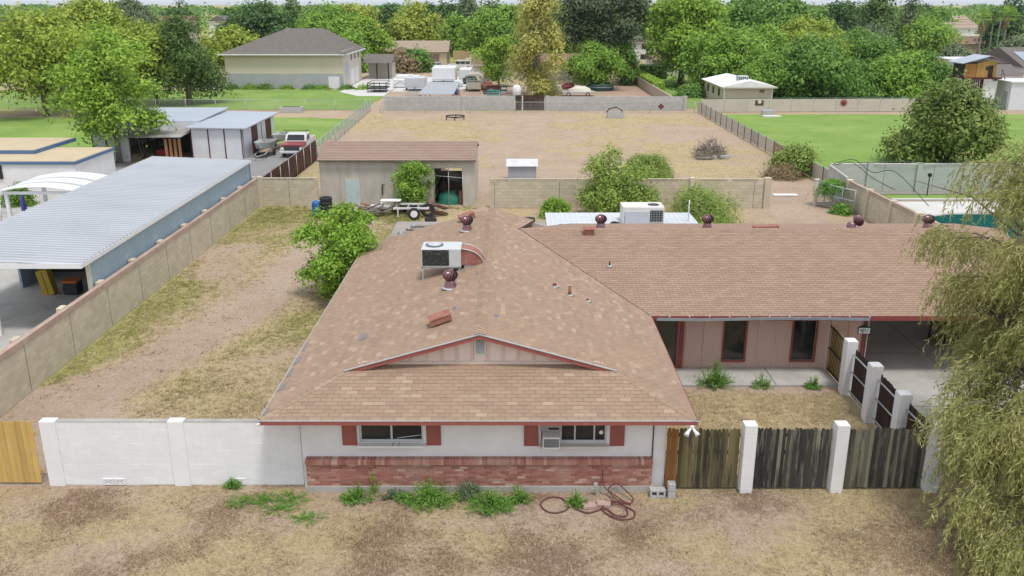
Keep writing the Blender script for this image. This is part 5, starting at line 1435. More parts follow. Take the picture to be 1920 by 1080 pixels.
rf = MB().add([(x0-.7,y0-.6,4.95),(x1+.5,y0-.6,4.95),(x1+.7,y1+.6,4.95),(x0-.7,y1+.6,4.95),(-34.6,141,8.35),(-29.0,141,8.35)],
              [(0,1,5,4),(1,2,5),(2,3,4,5),(3,0,4),(3,2,1,0)]).build('roof', DKROOF, t)
MB().prism([(x1-.2,y0-.7,5.0),(x1+.55,y0-.7,5.0),(x1+.7,y0+3,5.0),(x1-2.2,y0+3.2,6.1)], (0,0,.05)).build('corner_gable', DKROOF, t)
MB().box(x0-.75, x1+.55, y0-.66, y0-.61, 4.8, 4.98).build('fascia', WHITEP, rf)
MB().box(x1+.71, x1+.76, y0-.5, y1+.6, 4.8, 4.98).build('fascia', WHITEP, rf)
t = thing('porch_shelter', 'open porch with dark shingle roof right of the two storey garage', 'shelter', (-22,151,0))
MB().box(-24.4,-20.4,153.6,158,0,2.6).build('wall', STUC, t)
gable_roof(MB(), -24.4,-20.2,149.5,158,2.65,1.2,'x').build('roof', DKROOF, t)
for x in (-20.5,-22.4): MB().box(x-.1,x+.1,149.6,149.8,0,2.65).build('post', WOODRED, t)
# tan ranch house with garage
t = house_far('tan ranch house with mauve garage door behind the parked trailers', -32.2,-13.4,186,196,2.6,1.9,BEIGE,TANROOF,'x',0,
    wins=((-26.5,-25,1,2.1),(-22.5,-21.7,1,2.1)), doors=((-19.8,-14.9,.0,2.1,M('mauve_door', (.30,.18,.16), (.26,.155,.14), 1)),))
gable_roof(MB(), -24.5,-19.8,183.5,189,2.66,1.1,'y').build('porch_gable', TANROOF, t)
house_far('white walled house with brown roof behind the yellow tree', -6.4,12.2,150,160,2.3,1.5,STUC,BRROOF,'x',0, wins=((1,1.8,.9,1.7),(-3.4,-2.6,.8,1.9),(9.3,10.6,.6,1.7)))
house_far('brown roofed house seen beside the tall trunk', 11,15.5,190,198,3.2,1.1,BRROOF,BRROOF,'x')
house_far('white two storey house gable half hidden by green trees', 26.6,30.4,198,208,3.9,1.1,WHITEP,DKROOF,'y',0,wins=((28.2,29.6,2.5,3.5),(28,29.6,.4,1.4)))
house_far('pale house with glass door behind the hedge', 24.2,40,156,164,2.7,1.3,STUC,BRROOF,'x',0,doors=((24.8,26.4,.0,2.1,GLASS),))
t = house_far('small beige house with white roof by the far lawn fence', 26.0,31.9,110,121.5,2.25,.75,M('small_house_wall', (.50,.42,.35), (.46,.385,.32), 1),WHITEP,'y',0)
MB().box(26.0-.03,25.99,110.1,121.4,.0,2.2).build('side_cladding', M('small_house_wall', (.5,.42,.35)), t)
for y in (112.2,115.5,118.6):
    MB().box(25.93,25.968,y,y+.9,1.0,1.9).build('window', GLASS, t)
for x in (26.0,31.85): MB().box(x-.06,x+.06,109.93,109.998,0,2.2).build('corner_trim', WHITEP, t)
MB().box(30.3,30.9,109.95,109.998,1.6,1.95).build('gable_vent', BRROOF, t)
o = thing('swamp_cooler', 'pale evaporative cooler on the white roof of the small house', 'cooler', (28.6,112.5,2.8))
MB().cbox(28.1,29.4,112,113.2,2.75,3.45,.04).build('case', GALV, o)
for i in range(5): MB().box(28.2+i*.23,28.34+i*.23,111.98,111.998,2.85,3.35).build('louvre', plain('grille_grey', (.1,.11,.12)), o)
house_far('dark roofed house far off behind the left trees', -106,-100,250,257,5.7,1.4,BARK,BRROOF,'y',0)
house_far('brown roofed house far off beyond the pine', -96.5,-89,252,259,7.4,1.2,STUC,BRROOF,'x')
house_far('white walled house far off beyond the garage roof', -82.5,-77.5,250,257,7.2,1.5,WHITEP,DKROOF,'y')
house_far('brown roofed house far off right of the garage roof', -42,-34,246,253,5.2,1.3,STUC,BRROOF,'x')
house_far('low white roofed building behind the tan ranch house', -37,-29.5,238,245,3.9,.5,STUC,WHITEP,'x')
house_far('red roofed house behind the round green treetops', 93,101,214,224,2.8,1.9,BEIGE,BRROOF,'x',2, wins=((95,96.5,1,2),))
house_far('large grey roofed house far off at upper right', 146,166,330,345,4.5,2.8,STUC,TANROOF,'x',0)
house_far('long brown roofed house at right behind the palms', 106,122,218,228,2.8,1.5,BEIGE,BRROOF,'x',0, wins=((118,119.5,.8,2),))
house_far('house with orange roof glimpsed between the trees', 58,66,185,193,3.2,1.6,BEIGE,M('orange_roof', (.42,.22,.13), (.36,.19,.11), 1),'x',2)
t = thing('carport', 'dark open carport with pale roof behind the tan ranch house', 'carport', (-14,225,0))
MB().box(-17.3,-10.8,225,233,4.75,4.95).build('roof', STUC, t); MB().box(-17.2,-10.9,232,232.2,0,4.7).build('back_wall', DARKIN, t)
for x in (-17.2,-11.1): MB().box(x,x+.25,225.2,232,0,4.75).build('side_wall', DARKIN, t)
t = thing('carport', 'grey carport sheltering a white camper beyond the tan wall', 'carport', (-8,214,0))
MB().box(-10.2,-5.6,214,222,3.7,3.95).build('roof', DKROOF, t); MB().box(-10.1,-9.9,214.2,221,0,3.7).build('side_wall', DARKIN, t)
MB().box(-5.9,-5.7,214.2,221,0,3.7).build('side_wall', DARKIN, t); MB().box(-10,-5.7,221,221.2,0,3.7).build('back_wall', DARKIN, t)
t = thing('camper', 'white camper parked under the grey carport', 'camper', (-7.9,216,0))
MB().cbox(-9.1,-6.7,215.5,219,.5,3.3,.25).build('body', WSHEET, t); MB().box(-8.7,-7.1,215.44,215.497,1.9,2.6).build('stripe', plain('camper_grey', (.3,.32,.34)), t)
MB().box(-8.9,-6.9,215.8,218.8,.1,.5).build('chassis', DARKIN, t)
t = thing('garden_wall', 'plain tan garden wall right of the tan ranch house', 'wall', (-8,203,0))
for i in range(4): MB().box(-13.2+i*2.6,-10.65+i*2.6,203,203.2,0,1.9).build('panel', M('tan_stucco', (.50,.36,.22), (.46,.33,.2), 1), t)
t = thing('house', 'grey roofed house with solar panels at the right edge', 'house', (77,128,0))
MB().box(72.5,90,128,142,0,3.4).build('wall', WHITEP, t); gable_roof(MB(),72.5,90,128,142,3.45,2.4,'x').build('roof', DKROOF, t)
for i in range(3): MB().prism([(73.2+i*2.1,128.3,3.72),(75.2+i*2.1,128.3,3.72),(75.2+i*2.1,133,5.24),(73.2+i*2.1,133,5.24)], (0,0,.06)).build('solar_panel', M('solar', (.32,.36,.43), (.28,.32,.40), 1, rough=.2), t)
MB().box(74.6,75.8,127.9,127.998,1.2,2.2).build('window', GLASS, t)
t = thing('flat_roof_house', 'white flat roofed building behind the playhouse', 'house', (79,150,0))
MB().box(74,86,150,160,0,2.9).build('wall', STUC, t); MB().box(73.8,86.2,149.8,160.2,2.9,3.05).build('roof', WSHEET, t)
t = thing('house', 'dark sloped shed roof beside the raised playhouse', 'house', (64,124,0))
MB().box(60.5,70,124,132,0,2.6).build('wall', WHITEP, t); gable_roof(MB(),60.5,70,124,132,2.65,1.2,'x').build('roof', DKROOF, t)
t = thing('white_outbuilding', 'white outbuilding wall at the right edge of the lawn', 'shed', (61,105.5,0))
MB().box(58.6,68,105.5,110,0,3.2).build('wall', WMET, t); MB().box(58.4,68.2,105.3,110.2,3.2,3.32).build('roof', WSHEET, t); MB().box(58.55,58.598,106,107,0,2.1).build('door', GALV, t)
# raised playhouse
t = thing('playhouse', 'raised wooden playhouse with silver roof and dark red base', 'playhouse', (55.3,107,0))
ORW = M('playhouse_wood', (.42,.20,.07), (.34,.15,.05), 2, stretch=(3,3,.4), rnd=.15)
PY = M('playhouse_yellow', (.52,.31,.11), (.45,.26,.09), 2, stretch=(3,3,.4), rnd=.12)
MB().box(53.6,57.3,107,110,3.7,5.3).build('core', DARKIN, t)
for i in range(12):
    if not (7 <= i <= 9): MB().box(55.0+i*.19,55.17+i*.19,106.95,106.998,3.7,5.35+.25*(1-abs(i-6)/6)).build('board', PY, t)
    else: MB().box(55.0+i*.19,55.17+i*.19,106.95,106.998,5.05,5.5).build('board', PY, t)
for i in range(8): MB().box(53.55+i*.18,53.71+i*.18,106.95,106.998,3.7,5.25).build('board', ORW, t)
MB().box(56.0,56.4,106.93,106.948,4.5,4.95).build('window', GLASS, t)
MB().prism([(52.9,106.4,5.25),(56.1,106.4,6.1),(56.1,110.3,6.1),(52.9,110.3,5.25)], (0,0,.08)).build('roof', GROOF, t)
MB().prism([(56.11,106.4,6.1),(58.2,106.4,5.3),(58.2,110.3,5.3),(56.11,110.3,6.1)], (0,0,.08)).build('roof', GROOF, t)
MB().prism([(56.1,106.35,6.13),(58.25,106.35,5.33),(58.25,106.35,5.2),(56.1,106.35,6.0)], (0,.04,0)).build('rake_trim', MAR, t)
MB().box(53.4,57.8,106.4,110,3.5,3.69).build('floor_beam', MAR, t)
for i in range(9): MB().box(53.8+i*.25,53.98+i*.25,106.9,106.96,1.6,3.5).build('slat', MAR, t)
for x in (53.6,55.9,57.5): MB().box(x-.1,x+.1,107,107.2,0,3.5).build('post', MAR, t)
MB().prism([(56.0,106.8,0),(57.4,106.8,0),(57.6,106.8,3.3),(55.9,106.8,3.3)], (0,.06,0)).build('ramp_panel', WHITEP, t)
for x in (56.3,57.7): MB().tube([(x,106.4,3.7),(x,106.4,4.6),(x+.25,106.0,3.5)], .05, 5).build('handrail', MAR, t)
# ------------------------------------------------------------------ far lot: shade roof, trailers, vehicles
t = thing('shade_roof', 'low corrugated metal shade roof beyond the grey block wall', 'shelter', (-9,107,0))
MB().prism([(-11.2,106.6,1.75),(-7.0,106.6,1.75),(-7.0,121,1.95),(-11.2,121,1.95)], (0,0,-.06)).build('roof', CORR, t)
for i in range(14): MB().prism([(-11.2,106.8+i*1.05,1.765),(-7.0,106.8+i*1.05,1.765),(-7.0,106.9+i*1.05,1.77),(-11.2,106.9+i*1.05,1.77)], (0,0,.05+.014*i)).build('rib', GALV, t)
for x in (-11,-7.1):
    for y in (107,113.5,120): MB().tube([(x,y,0),(x,y,1.8)], .05, 6).build('post', BLACK, t)
for i in range(5): MB().box(-13.8,-11.3,108+i*2.6,108.1+i*2.6,.9,1.0).build('stall_rail', GALV, t)
t = thing('horse_trailer', 'old beige horse trailer with arched roof in the far lot', 'trailer', (-5.5,128,0))
HT = plain('horse_beige', (.45,.42,.36))
MB().box(-6.5,-4.5,128,132,.45,1.3).build('body', HT, t)
for x in (-6.5,-5.5,-4.56):
    for y in (128,130,131.9): MB().box(x,x+.06,y,y+.06,1.3,2.2).build('frame_post', HT, t)
MB().prism([(-6.6,127.9,2.2),(-6.2,127.9,2.45),(-4.8,127.9,2.45),(-4.4,127.9,2.2)], (0,4.2,0)).build('roof', HT, t)
for z in (1.55,1.85): MB().box(-6.48,-4.5,128.01,128.05,z,z+.05).build('slat', HT, t)
for x in (-6.6,-4.4): tyre('w', (x,130.4,.33), .33, .2, (1,0,0), '', parent=t, rim=ALU)
for i, (x, y, w, d, h, lab) in enumerate(((-12.5,141,3.6,5.0,2.5,'large white box trailer behind the metal shade roof'),(-8.4,143,1.9,4,2.1,'narrow white box trailer right of the large one'),(-15.4,129,2.9,3.5,1.9,'grey box trailer left of the metal shade roof'))):
    t = thing('box_trailer', lab, 'trailer', (x+w/2,y,0))
    MB().cbox(x, x+w, y, y+d, .45, h, .08).build('body', WSHEET if i < 2 else CORR, t)
    MB().box(x+.1, x+w-.1, y-.03, y-.002, .6, .7).build('trim', GALV, t); MB().tube([(x+w/2,y,.5),(x+w/2,y-1.2,.45)], .06, 6).build('tongue', BLACK, t)
    MB().cbox(x+w*.3, x+w*.7, y+1, y+1.8, h, h+.22, .05).build('roof_vent', WHITEP, t)
    for xx in (x+.02, x+w-.02): tyre('w', (xx,y+d*.6,.32), .32, .2, (1,0,0), '', parent=t, rim=ALU)
def side_car(label, loc, rz, mat, L=4.8, H=1.75, name='sport_utility', cat='car'):
    t = thing(name, label, cat, loc, rz)
    pr = [(0,.4),(0,.95),(1.2,1.05),(1.75,H-.02),(L-.5,H),(L-.05,1.0),(L,.4)]
    MB().prism([(x, -.9, z) for x, z in pr], (0,1.8,0)).build('body', mat, t, world=False)
    for x0_, x1_ in ((1.55,2.35),(2.45,3.3),(3.4,4.2)): MB().box(x0_,x1_,-.915,-.902,1.1,H-.17).build('window', GLASS, t, world=False)
    for x in (.9,L-.95):
        for y in (-.85,.85): tyre('w', WM[t.name] @ Vector((x,y,.34)), .34, .2, (0,1,0), '', parent=t, rim=ALU)
    for y in (-.7,.7): MB().box(-.02,-.002,y-.14,y+.14,.7,.85).build('headlight', plain('lamp_glass', (.75,.75,.72), .15), t, world=False)
    return t
side_car('white sport utility vehicle parked behind the white trailers', (-12.2,172,0), 0, WHT)
side_car('pale car parked beside the white sport utility vehicle', (-17.6,170,0), R(10), plain('car_silver', (.45,.45,.45), .3), 4.5, 1.45, 'car', 'car')
t = thing('cage_trailer', 'black railed utility trailer on the concrete beside the garage', 'trailer', (-19.2,128,0))
MB().box(-20.4,-17.8,127,131,.45,.55).build('deck', BLACK, t)
for z in (.9,1.3): 
    MB().tube([(-20.4,127,z),(-17.8,127,z),(-17.8,131,z),(-20.4,131,z),(-20.4,127,z)], .05, 5).build('rail', BLACK, t)
for x in (-20.4,-19.5,-18.7,-17.8): MB().box(x-.05,x+.05,126.95,127.05,.0,1.4).build('stake', BLACK, t)
t = thing('flatbed_trailer', 'white flatbed loaded with pale sacks right of the yellow tree', 'trailer', (9.0,122,0))
MB().box(6.8,11.2,121,123,.5,.65).build('deck', GALV, t); lump(MB(), (9.2,122,.65), 1.6, .8, .7, 4).build('load', STUC, t)
for x in (7.6,10.2): tyre('w', (x,121,.3), .3, .2, (0,1,0), '', parent=t)
t = thing('stock_tank', 'dark green round stock tank under the small tree', 'tank', (12.6,131,0))
MB().lathe([(1.8,0),(1.9,.1),(1.9,.95),(1.82,1.0),(1.75,.8)], (12.8,130.5,0), 20).build('tank', plain('tank_green', (.04,.09,.09)), t); MB().lathe([(1.95,.5),(1.95,.56)], (12.8,130.5,0), 20).build('band', GALV, t)
for i, (x, y, z0_, lab) in enumerate(((-2.4,120,0,'teal metal feeder panels left of the yellow tree'),(-1.6,126,0,'dark blue machine left of the yellow tree'),)):
    t = thing('feeder', lab, 'feeder', (x,y,0)); mt = plain(('teal_paint','navy_paint')[i], ((.06,.28,.27),(.05,.09,.16))[i])
    for k2 in range(4): MB().box(x-.9,x+.9,y+.5*k2,y+.05+.5*k2,.3,.38).box(x-.9,x+.9,y+.5*k2,y+.05+.5*k2,.8,.88).box(x-.9,x-.82,y+.5*k2,y+.05+.5*k2,0,1.0).box(x+.82,x+.9,y+.5*k2,y+.05+.5*k2,0,1.0).build('panel', mt, t)
t = thing('water_tank', 'white upright plastic tank left of the yellow tree', 'tank', (.6,118,0))
MB().lathe([(.55,0),(.55,1.5),(.4,1.75),(.15,1.85)], (.6,118,0), 16).build('tank', WHITEP, t); MB().lathe([(.56,.0),(.56,.5)], (.6,118,0), 16).build('band', plain('teal_paint', (.06,.28,.27)), t)
t = thing('red_tractor', 'small red tractor parked in front of the white house', 'tractor', (-3.6,146,0))
MB().cbox(-4.6,-3.2,146,146.9,.6,1.2,.1).build('hood', plain('mow_red', (.3,.03,.03)), t); MB().box(-3.2,-2.6,146.1,146.8,.6,1.5).build('seat', BLACK, t)
for x, r in ((-4.4,.35),(-2.9,.6)):
    for y in (145.9,147): tyre('w', (x,y,r), r, .3, (0,1,0), '', parent=t)
# hedge wall
t = thing('garden_wall', 'tan garden wall running back beside the clipped hedge', 'wall', (19.2,106,0))
for i in range(9): MB().box(19.15,19.35,106.2+i*5,111.15+i*5,0,1.35).build('panel', M('tan_plaster', (.48,.39,.32), (.43,.35,.29), 1), t)
# power poles and wires
def pole(label, x, y, h, arm=True):
    t = thing('power_pole', label, 'pole', (x,y,0))
    MB().tube([(x,y,-.2),(x,y,h)], .16, 8, r1=.11).build('pole', BARKG, t)
    if arm:
        MB().box(x-1.2,x+1.2,y-.07,y+.07,h-.7,h-.55).build('crossarm', BARKG, t)
        for dx in (-1.0,0,1.0): MB().lathe([(.05,0),(.07,.06),(.03,.14)], (x+dx,y,h-.55), 8).build('insulator', BLACK, t)
pole('wooden power pole behind the left garage roof', -60.5, 205, 7.0); pole('wooden power pole right of the palms', 93, 175, 9.4); pole('leaning wooden utility pole beside the palms', 90.6, 173, 8.2, False); pole('wooden power pole hidden among trees above the lot', 5, 200, 9.8)
def wires(label, a, b2, dz):
    a, b2 = Vector(a), Vector(b2); m = MB()
    for k2 in range(3):
        m.tube([a+(b2-a)*s_/12+Vector((0,0,-dz*4*(s_/12)*(1-s_/12)-.45*k2)) for s_ in range(13)], .022, 3, False)
    tag(m.build('power_lines', BLACK), label, 'wires')
wires('power lines from the left pole to the middle pole', (-60.5,205,6.9), (5,200,9.6), .6); wires('power lines from the middle pole to the right poles', (5,200,9.6), (93,175,9.2), .8); wires('power lines leaving the right pole past the edge', (93,175,9.2), (140,160,9), .4)

# things around the pool and in the carport
o = thing('net_frame', 'dark green sagging net poles over the pool corner wall', 'net', (23,56,0))
NETG = plain('net_green', (.05,.09,.07))
for k2, pts in enumerate(([(21.4,58.3,1.9),(22.3,57.2,2.35),(23.1,56.0,1.75),(23.9,54.4,2.05),(25.2,52.2,.4)], [(21.3,57.8,1.9),(21.9,56.4,2.3),(22.5,54.6,1.7),(23.2,52.6,1.3)], [(23,58.4,1.95),(26,58.2,2.05),(29,58.3,1.93),(33,58.2,2.08),(38,58.3,1.95)])):
    MB().tube(hose_pts(pts, 6), .025, 5).build('pole', NETG, o)
o = thing('garden_lamp', 'black post lamp in the rock bed behind the pool', 'lamp', (27.3,57.0,0))
MB().tube([(27.3,57.0,0),(27.3,57.0,1.25)], .035, 6).build('post', BLACK, o); MB().lathe([(.05,1.25),(.13,1.3),(.13,1.42),(.16,1.44),(.03,1.52)], (27.3,57.0,0), 10).build('lantern', BLACK, o)
o = thing('steel_rack', 'black steel rack with dark bins inside the right carport', 'rack', (16.3,30.6,0))
for x in (15.7,16.9):
    for y in (30.3,31.0): MB().box(x-.03,x+.03,y-.03,y+.03,0,1.75).build('upright', BLACK, o)
for z in (.15,.85,1.5): MB().box(15.68,16.92,30.28,31.02,z,z+.04).build('shelf', BLACK, o)
MB().cbox(16.2,16.8,30.35,30.95,.19,.75,.03).build('bin', RUBBER, o); MB().tube([(15.7,30.28,.2),(16.2,30.28,1.5)], .02, 5).build('brace', BLACK, o)

house_far('far house with brown roof left of the light green tree', -31.5,-26.5,248,254,6.6,1.2,STUC,BRROOF,'x')
house_far('far beige house with grey roof right of the dark carport', -13.5,-7,244,250,6.2,1.1,BEIGE,DKROOF,'x')
house_far('far white house with tan roof near the upper right palms', 112,122,240,248,5.8,1.4,WHITEP,TANROOF,'x')
# clutter in the far lot
CL = [('stack of pale hay bales left of the horse trailer',-9.6,126,2.0,1.2,1.1,M('hay', (.45,.36,.17), (.38,.30,.14), 3)),('rusty red tank beside the horse trailer',-3.6,131,1.6,1.0,1.2,RUST),('white chest freezer in front of the white box trailers',-8.2,136,1.6,.9,1.0,WSHEET),('dark green dump bin near the red tractor',-6.6,141,2.0,1.4,1.3,plain('bin_green', (.04,.08,.06))),('beige storage crate left of young ash tree',-4.2,137,1.8,1.2,1.2,STUC),('black water trough right of the white tank',2.0,112,1.8,.9,.6,RUBBER),('blue drum group left of the horse trailer',-7.9,124,.9,.9,.95,plain('drum_blue', (.05,.12,.30))),('brown wooden pen behind the teal feeder',-2.8,125,2.4,1.4,1.2,WOODRED),('grey machine by the flatbed trailer',6.0,125,1.8,1.2,1.2,GALV),('red implement left of the stock tank',8.2,132,1.8,.8,.9,plain('mow_red', (.3,.03,.03))),('white camper shell beside the grey box trailer',-16.6,136,2.2,3.2,1.7,WHITEP),('tan canopy frame behind the white sport utility vehicle',-7.2,178,3.4,3.0,2.4,BEIGE)]
for i, (lab, x, y, w_, d_, h_, mt) in enumerate(CL):
    o = thing('lot_clutter', lab, 'equipment', (x,y,0), (i*37 % 50-25)/100)
    MB().cbox(-w_/2,w_/2,-d_/2,d_/2,.12,h_*.72,.06).build('body', mt, o, world=False)
    MB().cbox(-w_*.3,w_*.42,-d_*.4,d_*.4,h_*.72,h_,.05).build('upper_part', mt, o, world=False)
    for k2 in (-1,1): MB().box(k2*w_*.4-.06,k2*w_*.4+.06,-d_*.45,d_*.45,0,.12).build('foot', BLACK, o, world=False)
    MB().tube([(-w_*.45,-d_*.5-.03,.3),(0,-d_*.5-.05,h_*.6),(w_*.45,-d_*.5-.03,.35)], .035, 5).build('brace', GALV, o, world=False)
chain_fence('pipe corral panels beyond the wall left of the yellow tree', (-5.8,112), (2.6,115), 1.3, 2.0, .3, GALV, None, 'corral_fence')
# ------------------------------------------------------------------ trees
LM = {
 'ash':   LEAF('leaf_ash', (0.141,0.259,0.035), (0.279,0.444,0.057), (0.482,0.619,0.098), 0.28),
 'ash2':  LEAF('leaf_ash_deep', (0.117,0.241,0.035), (0.225,0.383,0.053), (0.383,0.549,0.088), 0.27),
 'my':    LEAF('leaf_mesquite', (0.165,0.244,0.036), (0.330,0.423,0.061), (0.528,0.581,0.113), 0.28),
 'mid':   LEAF('leaf_mid', (0.073,0.165,0.033), (0.146,0.283,0.050), (0.265,0.411,0.074), 0.23),
 'dark':  LEAF('leaf_dark', (0.040,0.101,0.031), (0.081,0.161,0.046), (0.141,0.233,0.062), 0.21),
 'pine':  LEAF('leaf_pine', (0.055,0.112,0.032), (0.104,0.182,0.044), (0.184,0.270,0.058), 0.14),
 'grey':  LEAF('leaf_grey', (0.101,0.144,0.075), (0.169,0.229,0.118), (0.270,0.321,0.178), 0.21),
 'yel':   LEAF('leaf_yellow_green', (0.189,0.258,0.040), (0.378,0.447,0.072), (0.567,0.601,0.126), 0.28),
 'yel2':  LEAF('leaf_yellow', (.33,.35,.08), (.50,.49,.13), (.64,.60,.24), 0.32),
 'euc':   LEAF('leaf_eucalyptus', (0.050,0.081,0.041), (0.101,0.137,0.064), (0.174,0.210,0.101), 0.17),
 'mesqR': LEAF('leaf_olive', (0.086,0.151,0.035), (0.171,0.244,0.051), (0.318,0.365,0.096), 0.21),
 'shrub': LEAF('leaf_shrub', (0.130,0.247,0.028), (0.242,0.412,0.047), (0.428,0.592,0.095), 0.28),
 'broom': LEAF('leaf_broom', (0.156,0.234,0.047), (0.265,0.359,0.078), (0.390,0.468,0.140), 0.24),
 'sparse':LEAF('leaf_sparse', (0.168,0.262,0.048), (0.281,0.394,0.074), (0.449,0.542,0.150), 0.28),
 'weed':  LEAF('leaf_weed', (0.087,0.213,0.033), (0.156,0.329,0.050), (0.272,0.461,0.099), 0.24),
 'brown': LEAF('leaf_brown', (0.203,0.149,0.078), (0.296,0.218,0.118), (0.406,0.312,0.172), 0.14),
 'weep':  LEAF('leaf_weeping', (.17,.21,.055), (.33,.34,.11), (.58,.51,.25), 0.28),
}
def unit(v): return v/np.maximum(np.linalg.norm(v, axis=1, keepdims=True), 1e-9)
def leaf_quads(rng, P, N, size, aspect=.5, droop=0.0, down=None):
    n = len(P)
    T = rng.normal(size=(n,3))
    T -= (T*N).sum(1, keepdims=True)*N
    T = unit(T)
    if droop: T = unit(T*(1-droop)+np.array([0,0,-1.])*droop)
    B = unit(np.cross(N, T))
    L = (size*rng.uniform(.6,1.35,n))[:,None]
    Wd = L*aspect*rng.uniform(.75,1.25,(n,1))*.5
    C = T*L*.5
    nb = N*L*rng.uniform(-.12,.12,(n,1))
    V = np.stack([P-C, P+B*Wd+nb, P+C, P-B*Wd+nb], 1)
    return V.reshape(-1,3)
def crown_pts(rng, lobes, n, up=.35, shell=.5, ls=None, per=14):
    """lobes: array (k,6): centre, radii; leaves gather in small clumps over the lobes"""
    lobes = np.asarray(lobes, float)
    w = (lobes[:,3]*lobes[:,4]+lobes[:,3]*lobes[:,5]); w /= w.sum()
    m = max(8, n//per) if ls else n
    idx = rng.choice(len(lobes), m, p=w)
    D = unit(rng.normal(size=(m,3)))
    D[:,2] = np.where(D[:,2] < -.35, -D[:,2]*.6, D[:,2]); D = unit(D)
    rad = (shell+(1-shell)*rng.uniform(0,1,m)**.6)*(1+.16*rng.normal(size=m)).clip(.6,1.4)
    ph = np.sin(D[:,0]*7+idx*1.7)*np.sin(D[:,1]*8+idx*2.3)*np.sin(D[:,2]*7+idx)
    rad *= 1+.22*ph
    P = lobes[idx,:3]+D*lobes[idx,3:]*rad[:,None]
    if ls:
        k = rng.integers(0, m, n); sg = ls*rng.uniform(.7,1.5,m)
        off = rng.normal(size=(n,3))*sg[k][:,None]*np.array([1.15,1.15,.6])
        off[:,2] -= .35*(off[:,0]**2+off[:,1]**2)/np.maximum(sg[k],.01)      # clumps droop at their rims
        P = P[k]+off; D = D[k]
        N = unit(D*.45+off/ls*.25+rng.normal(size=(n,3))*.4+np.array([0,0,up+.3]))
        return P, N
    N = unit(D*.7+rng.normal(size=(m,3))*.55+np.array([0,0,up]))
    return P, N
def make_lobes(rng, kind, h, w, z0):
    L = []
    if kind == 'round':
        n = max(20, int(20+w*1.7))
        for i in range(n):
            for _ in range(30):
                p = rng.uniform(-1,1,3)
                if .35 < np.linalg.norm(p) < 1: break
            p = p*rng.uniform(.85,1.2); r = w*rng.uniform(.075,.155)
            cz = z0+(h-z0)*.48
            wf = 1-.35*max(0, p[2])-.18*max(0, -p[2])
            L.append((p[0]*(w*.53-r*.5)*wf, p[1]*(w*.53-r*.5)*wf, cz+p[2]*((h-z0)*.52-r*.5), r, r, r*.72))
        for q in range(3):
            L.append((rng.uniform(-.12,.12)*w,rng.uniform(-.12,.12)*w,z0+(h-z0)*(.3+.17*q), w*.24, w*.24, (h-z0)*.17))
    elif kind == 'cone':
        n = 26
        for i in range(n):
            t = (i+.5)/n; z = z0+(h-z0)*t; rr = w*.5*(1-t*.82)*rng.uniform(.5,1); a = rng.uniform(0,2*math.pi); r = w*.17*(1-t*.55)
            L.append((rr*math.cos(a)*.8, rr*math.sin(a)*.8, z, r*1.3, r*1.3, r*.62))
        L.append((0,0,z0+(h-z0)*.4, w*.2, w*.2, (h-z0)*.33))
    elif kind == 'column':
        n = 24
        for i in range(n):
            t = (i+.5)/n; z = z0+(h-z0)*t; rr = w*.5*math.sin(math.pi*(.18+.72*t))*rng.uniform(.2,.85); a = rng.uniform(0,2*math.pi); r = w*.17
            L.append((rr*math.cos(a), rr*math.sin(a), z, r, r, r*1.5))
    elif kind == 'mound':
        n = 16
        for i in range(n):
            a = rng.uniform(0,2*math.pi); q = rng.uniform(0,1)**.5; r = w*rng.uniform(.13,.20); z = z0+(h-z0)*rng.uniform(.08,.85)*(1-.45*q*q)
            L.append((q*(w*.5-r)*math.cos(a), q*(w*.5-r)*math.sin(a), z, r, r, r*.9))
        L.append((0,0,z0+(h-z0)*.4, w*.32, w*.32, (h-z0)*.36))
    return np.array(L)
def trunk_mesh(rng, lobes, h, z0, tr, spread=True, nb=9):
    m = MB()
    top = z0+(h-z0)*.55
    bend = rng.normal(size=(5,2))*.12*tr*3
    pts = [Vector((bend[i][0]*i/4, bend[i][1]*i/4, -.15+(top+.15)*i/4)) for i in range(5)]
    m.tube(pts, [tr*1.35, tr, tr*.85, tr*.6, tr*.35], 8)
    order = rng.permutation(len(lobes))[:nb]
    for k in order:
        c = Vector(lobes[k][:3]); zs = max(z0*.75, min(c.z-.5, top*.95)); s = zs/top if top > 0 else .5
        a = Vector((bend[2][0]*s, bend[2][1]*s, zs*.85))
        mid = a.lerp(c, .55)+Vector((0,0,(c-a).length*.08))
        m.tube([a, mid, c], [tr*.5, tr*.28, tr*.09], 6, False)
        for q in range(2):
            e = c+Vector(rng.normal(size=3))*lobes[k][3]*.7
            m.tube([mid.lerp(c,.5), e], [tr*.14, tr*.03], 4, False)
    return m
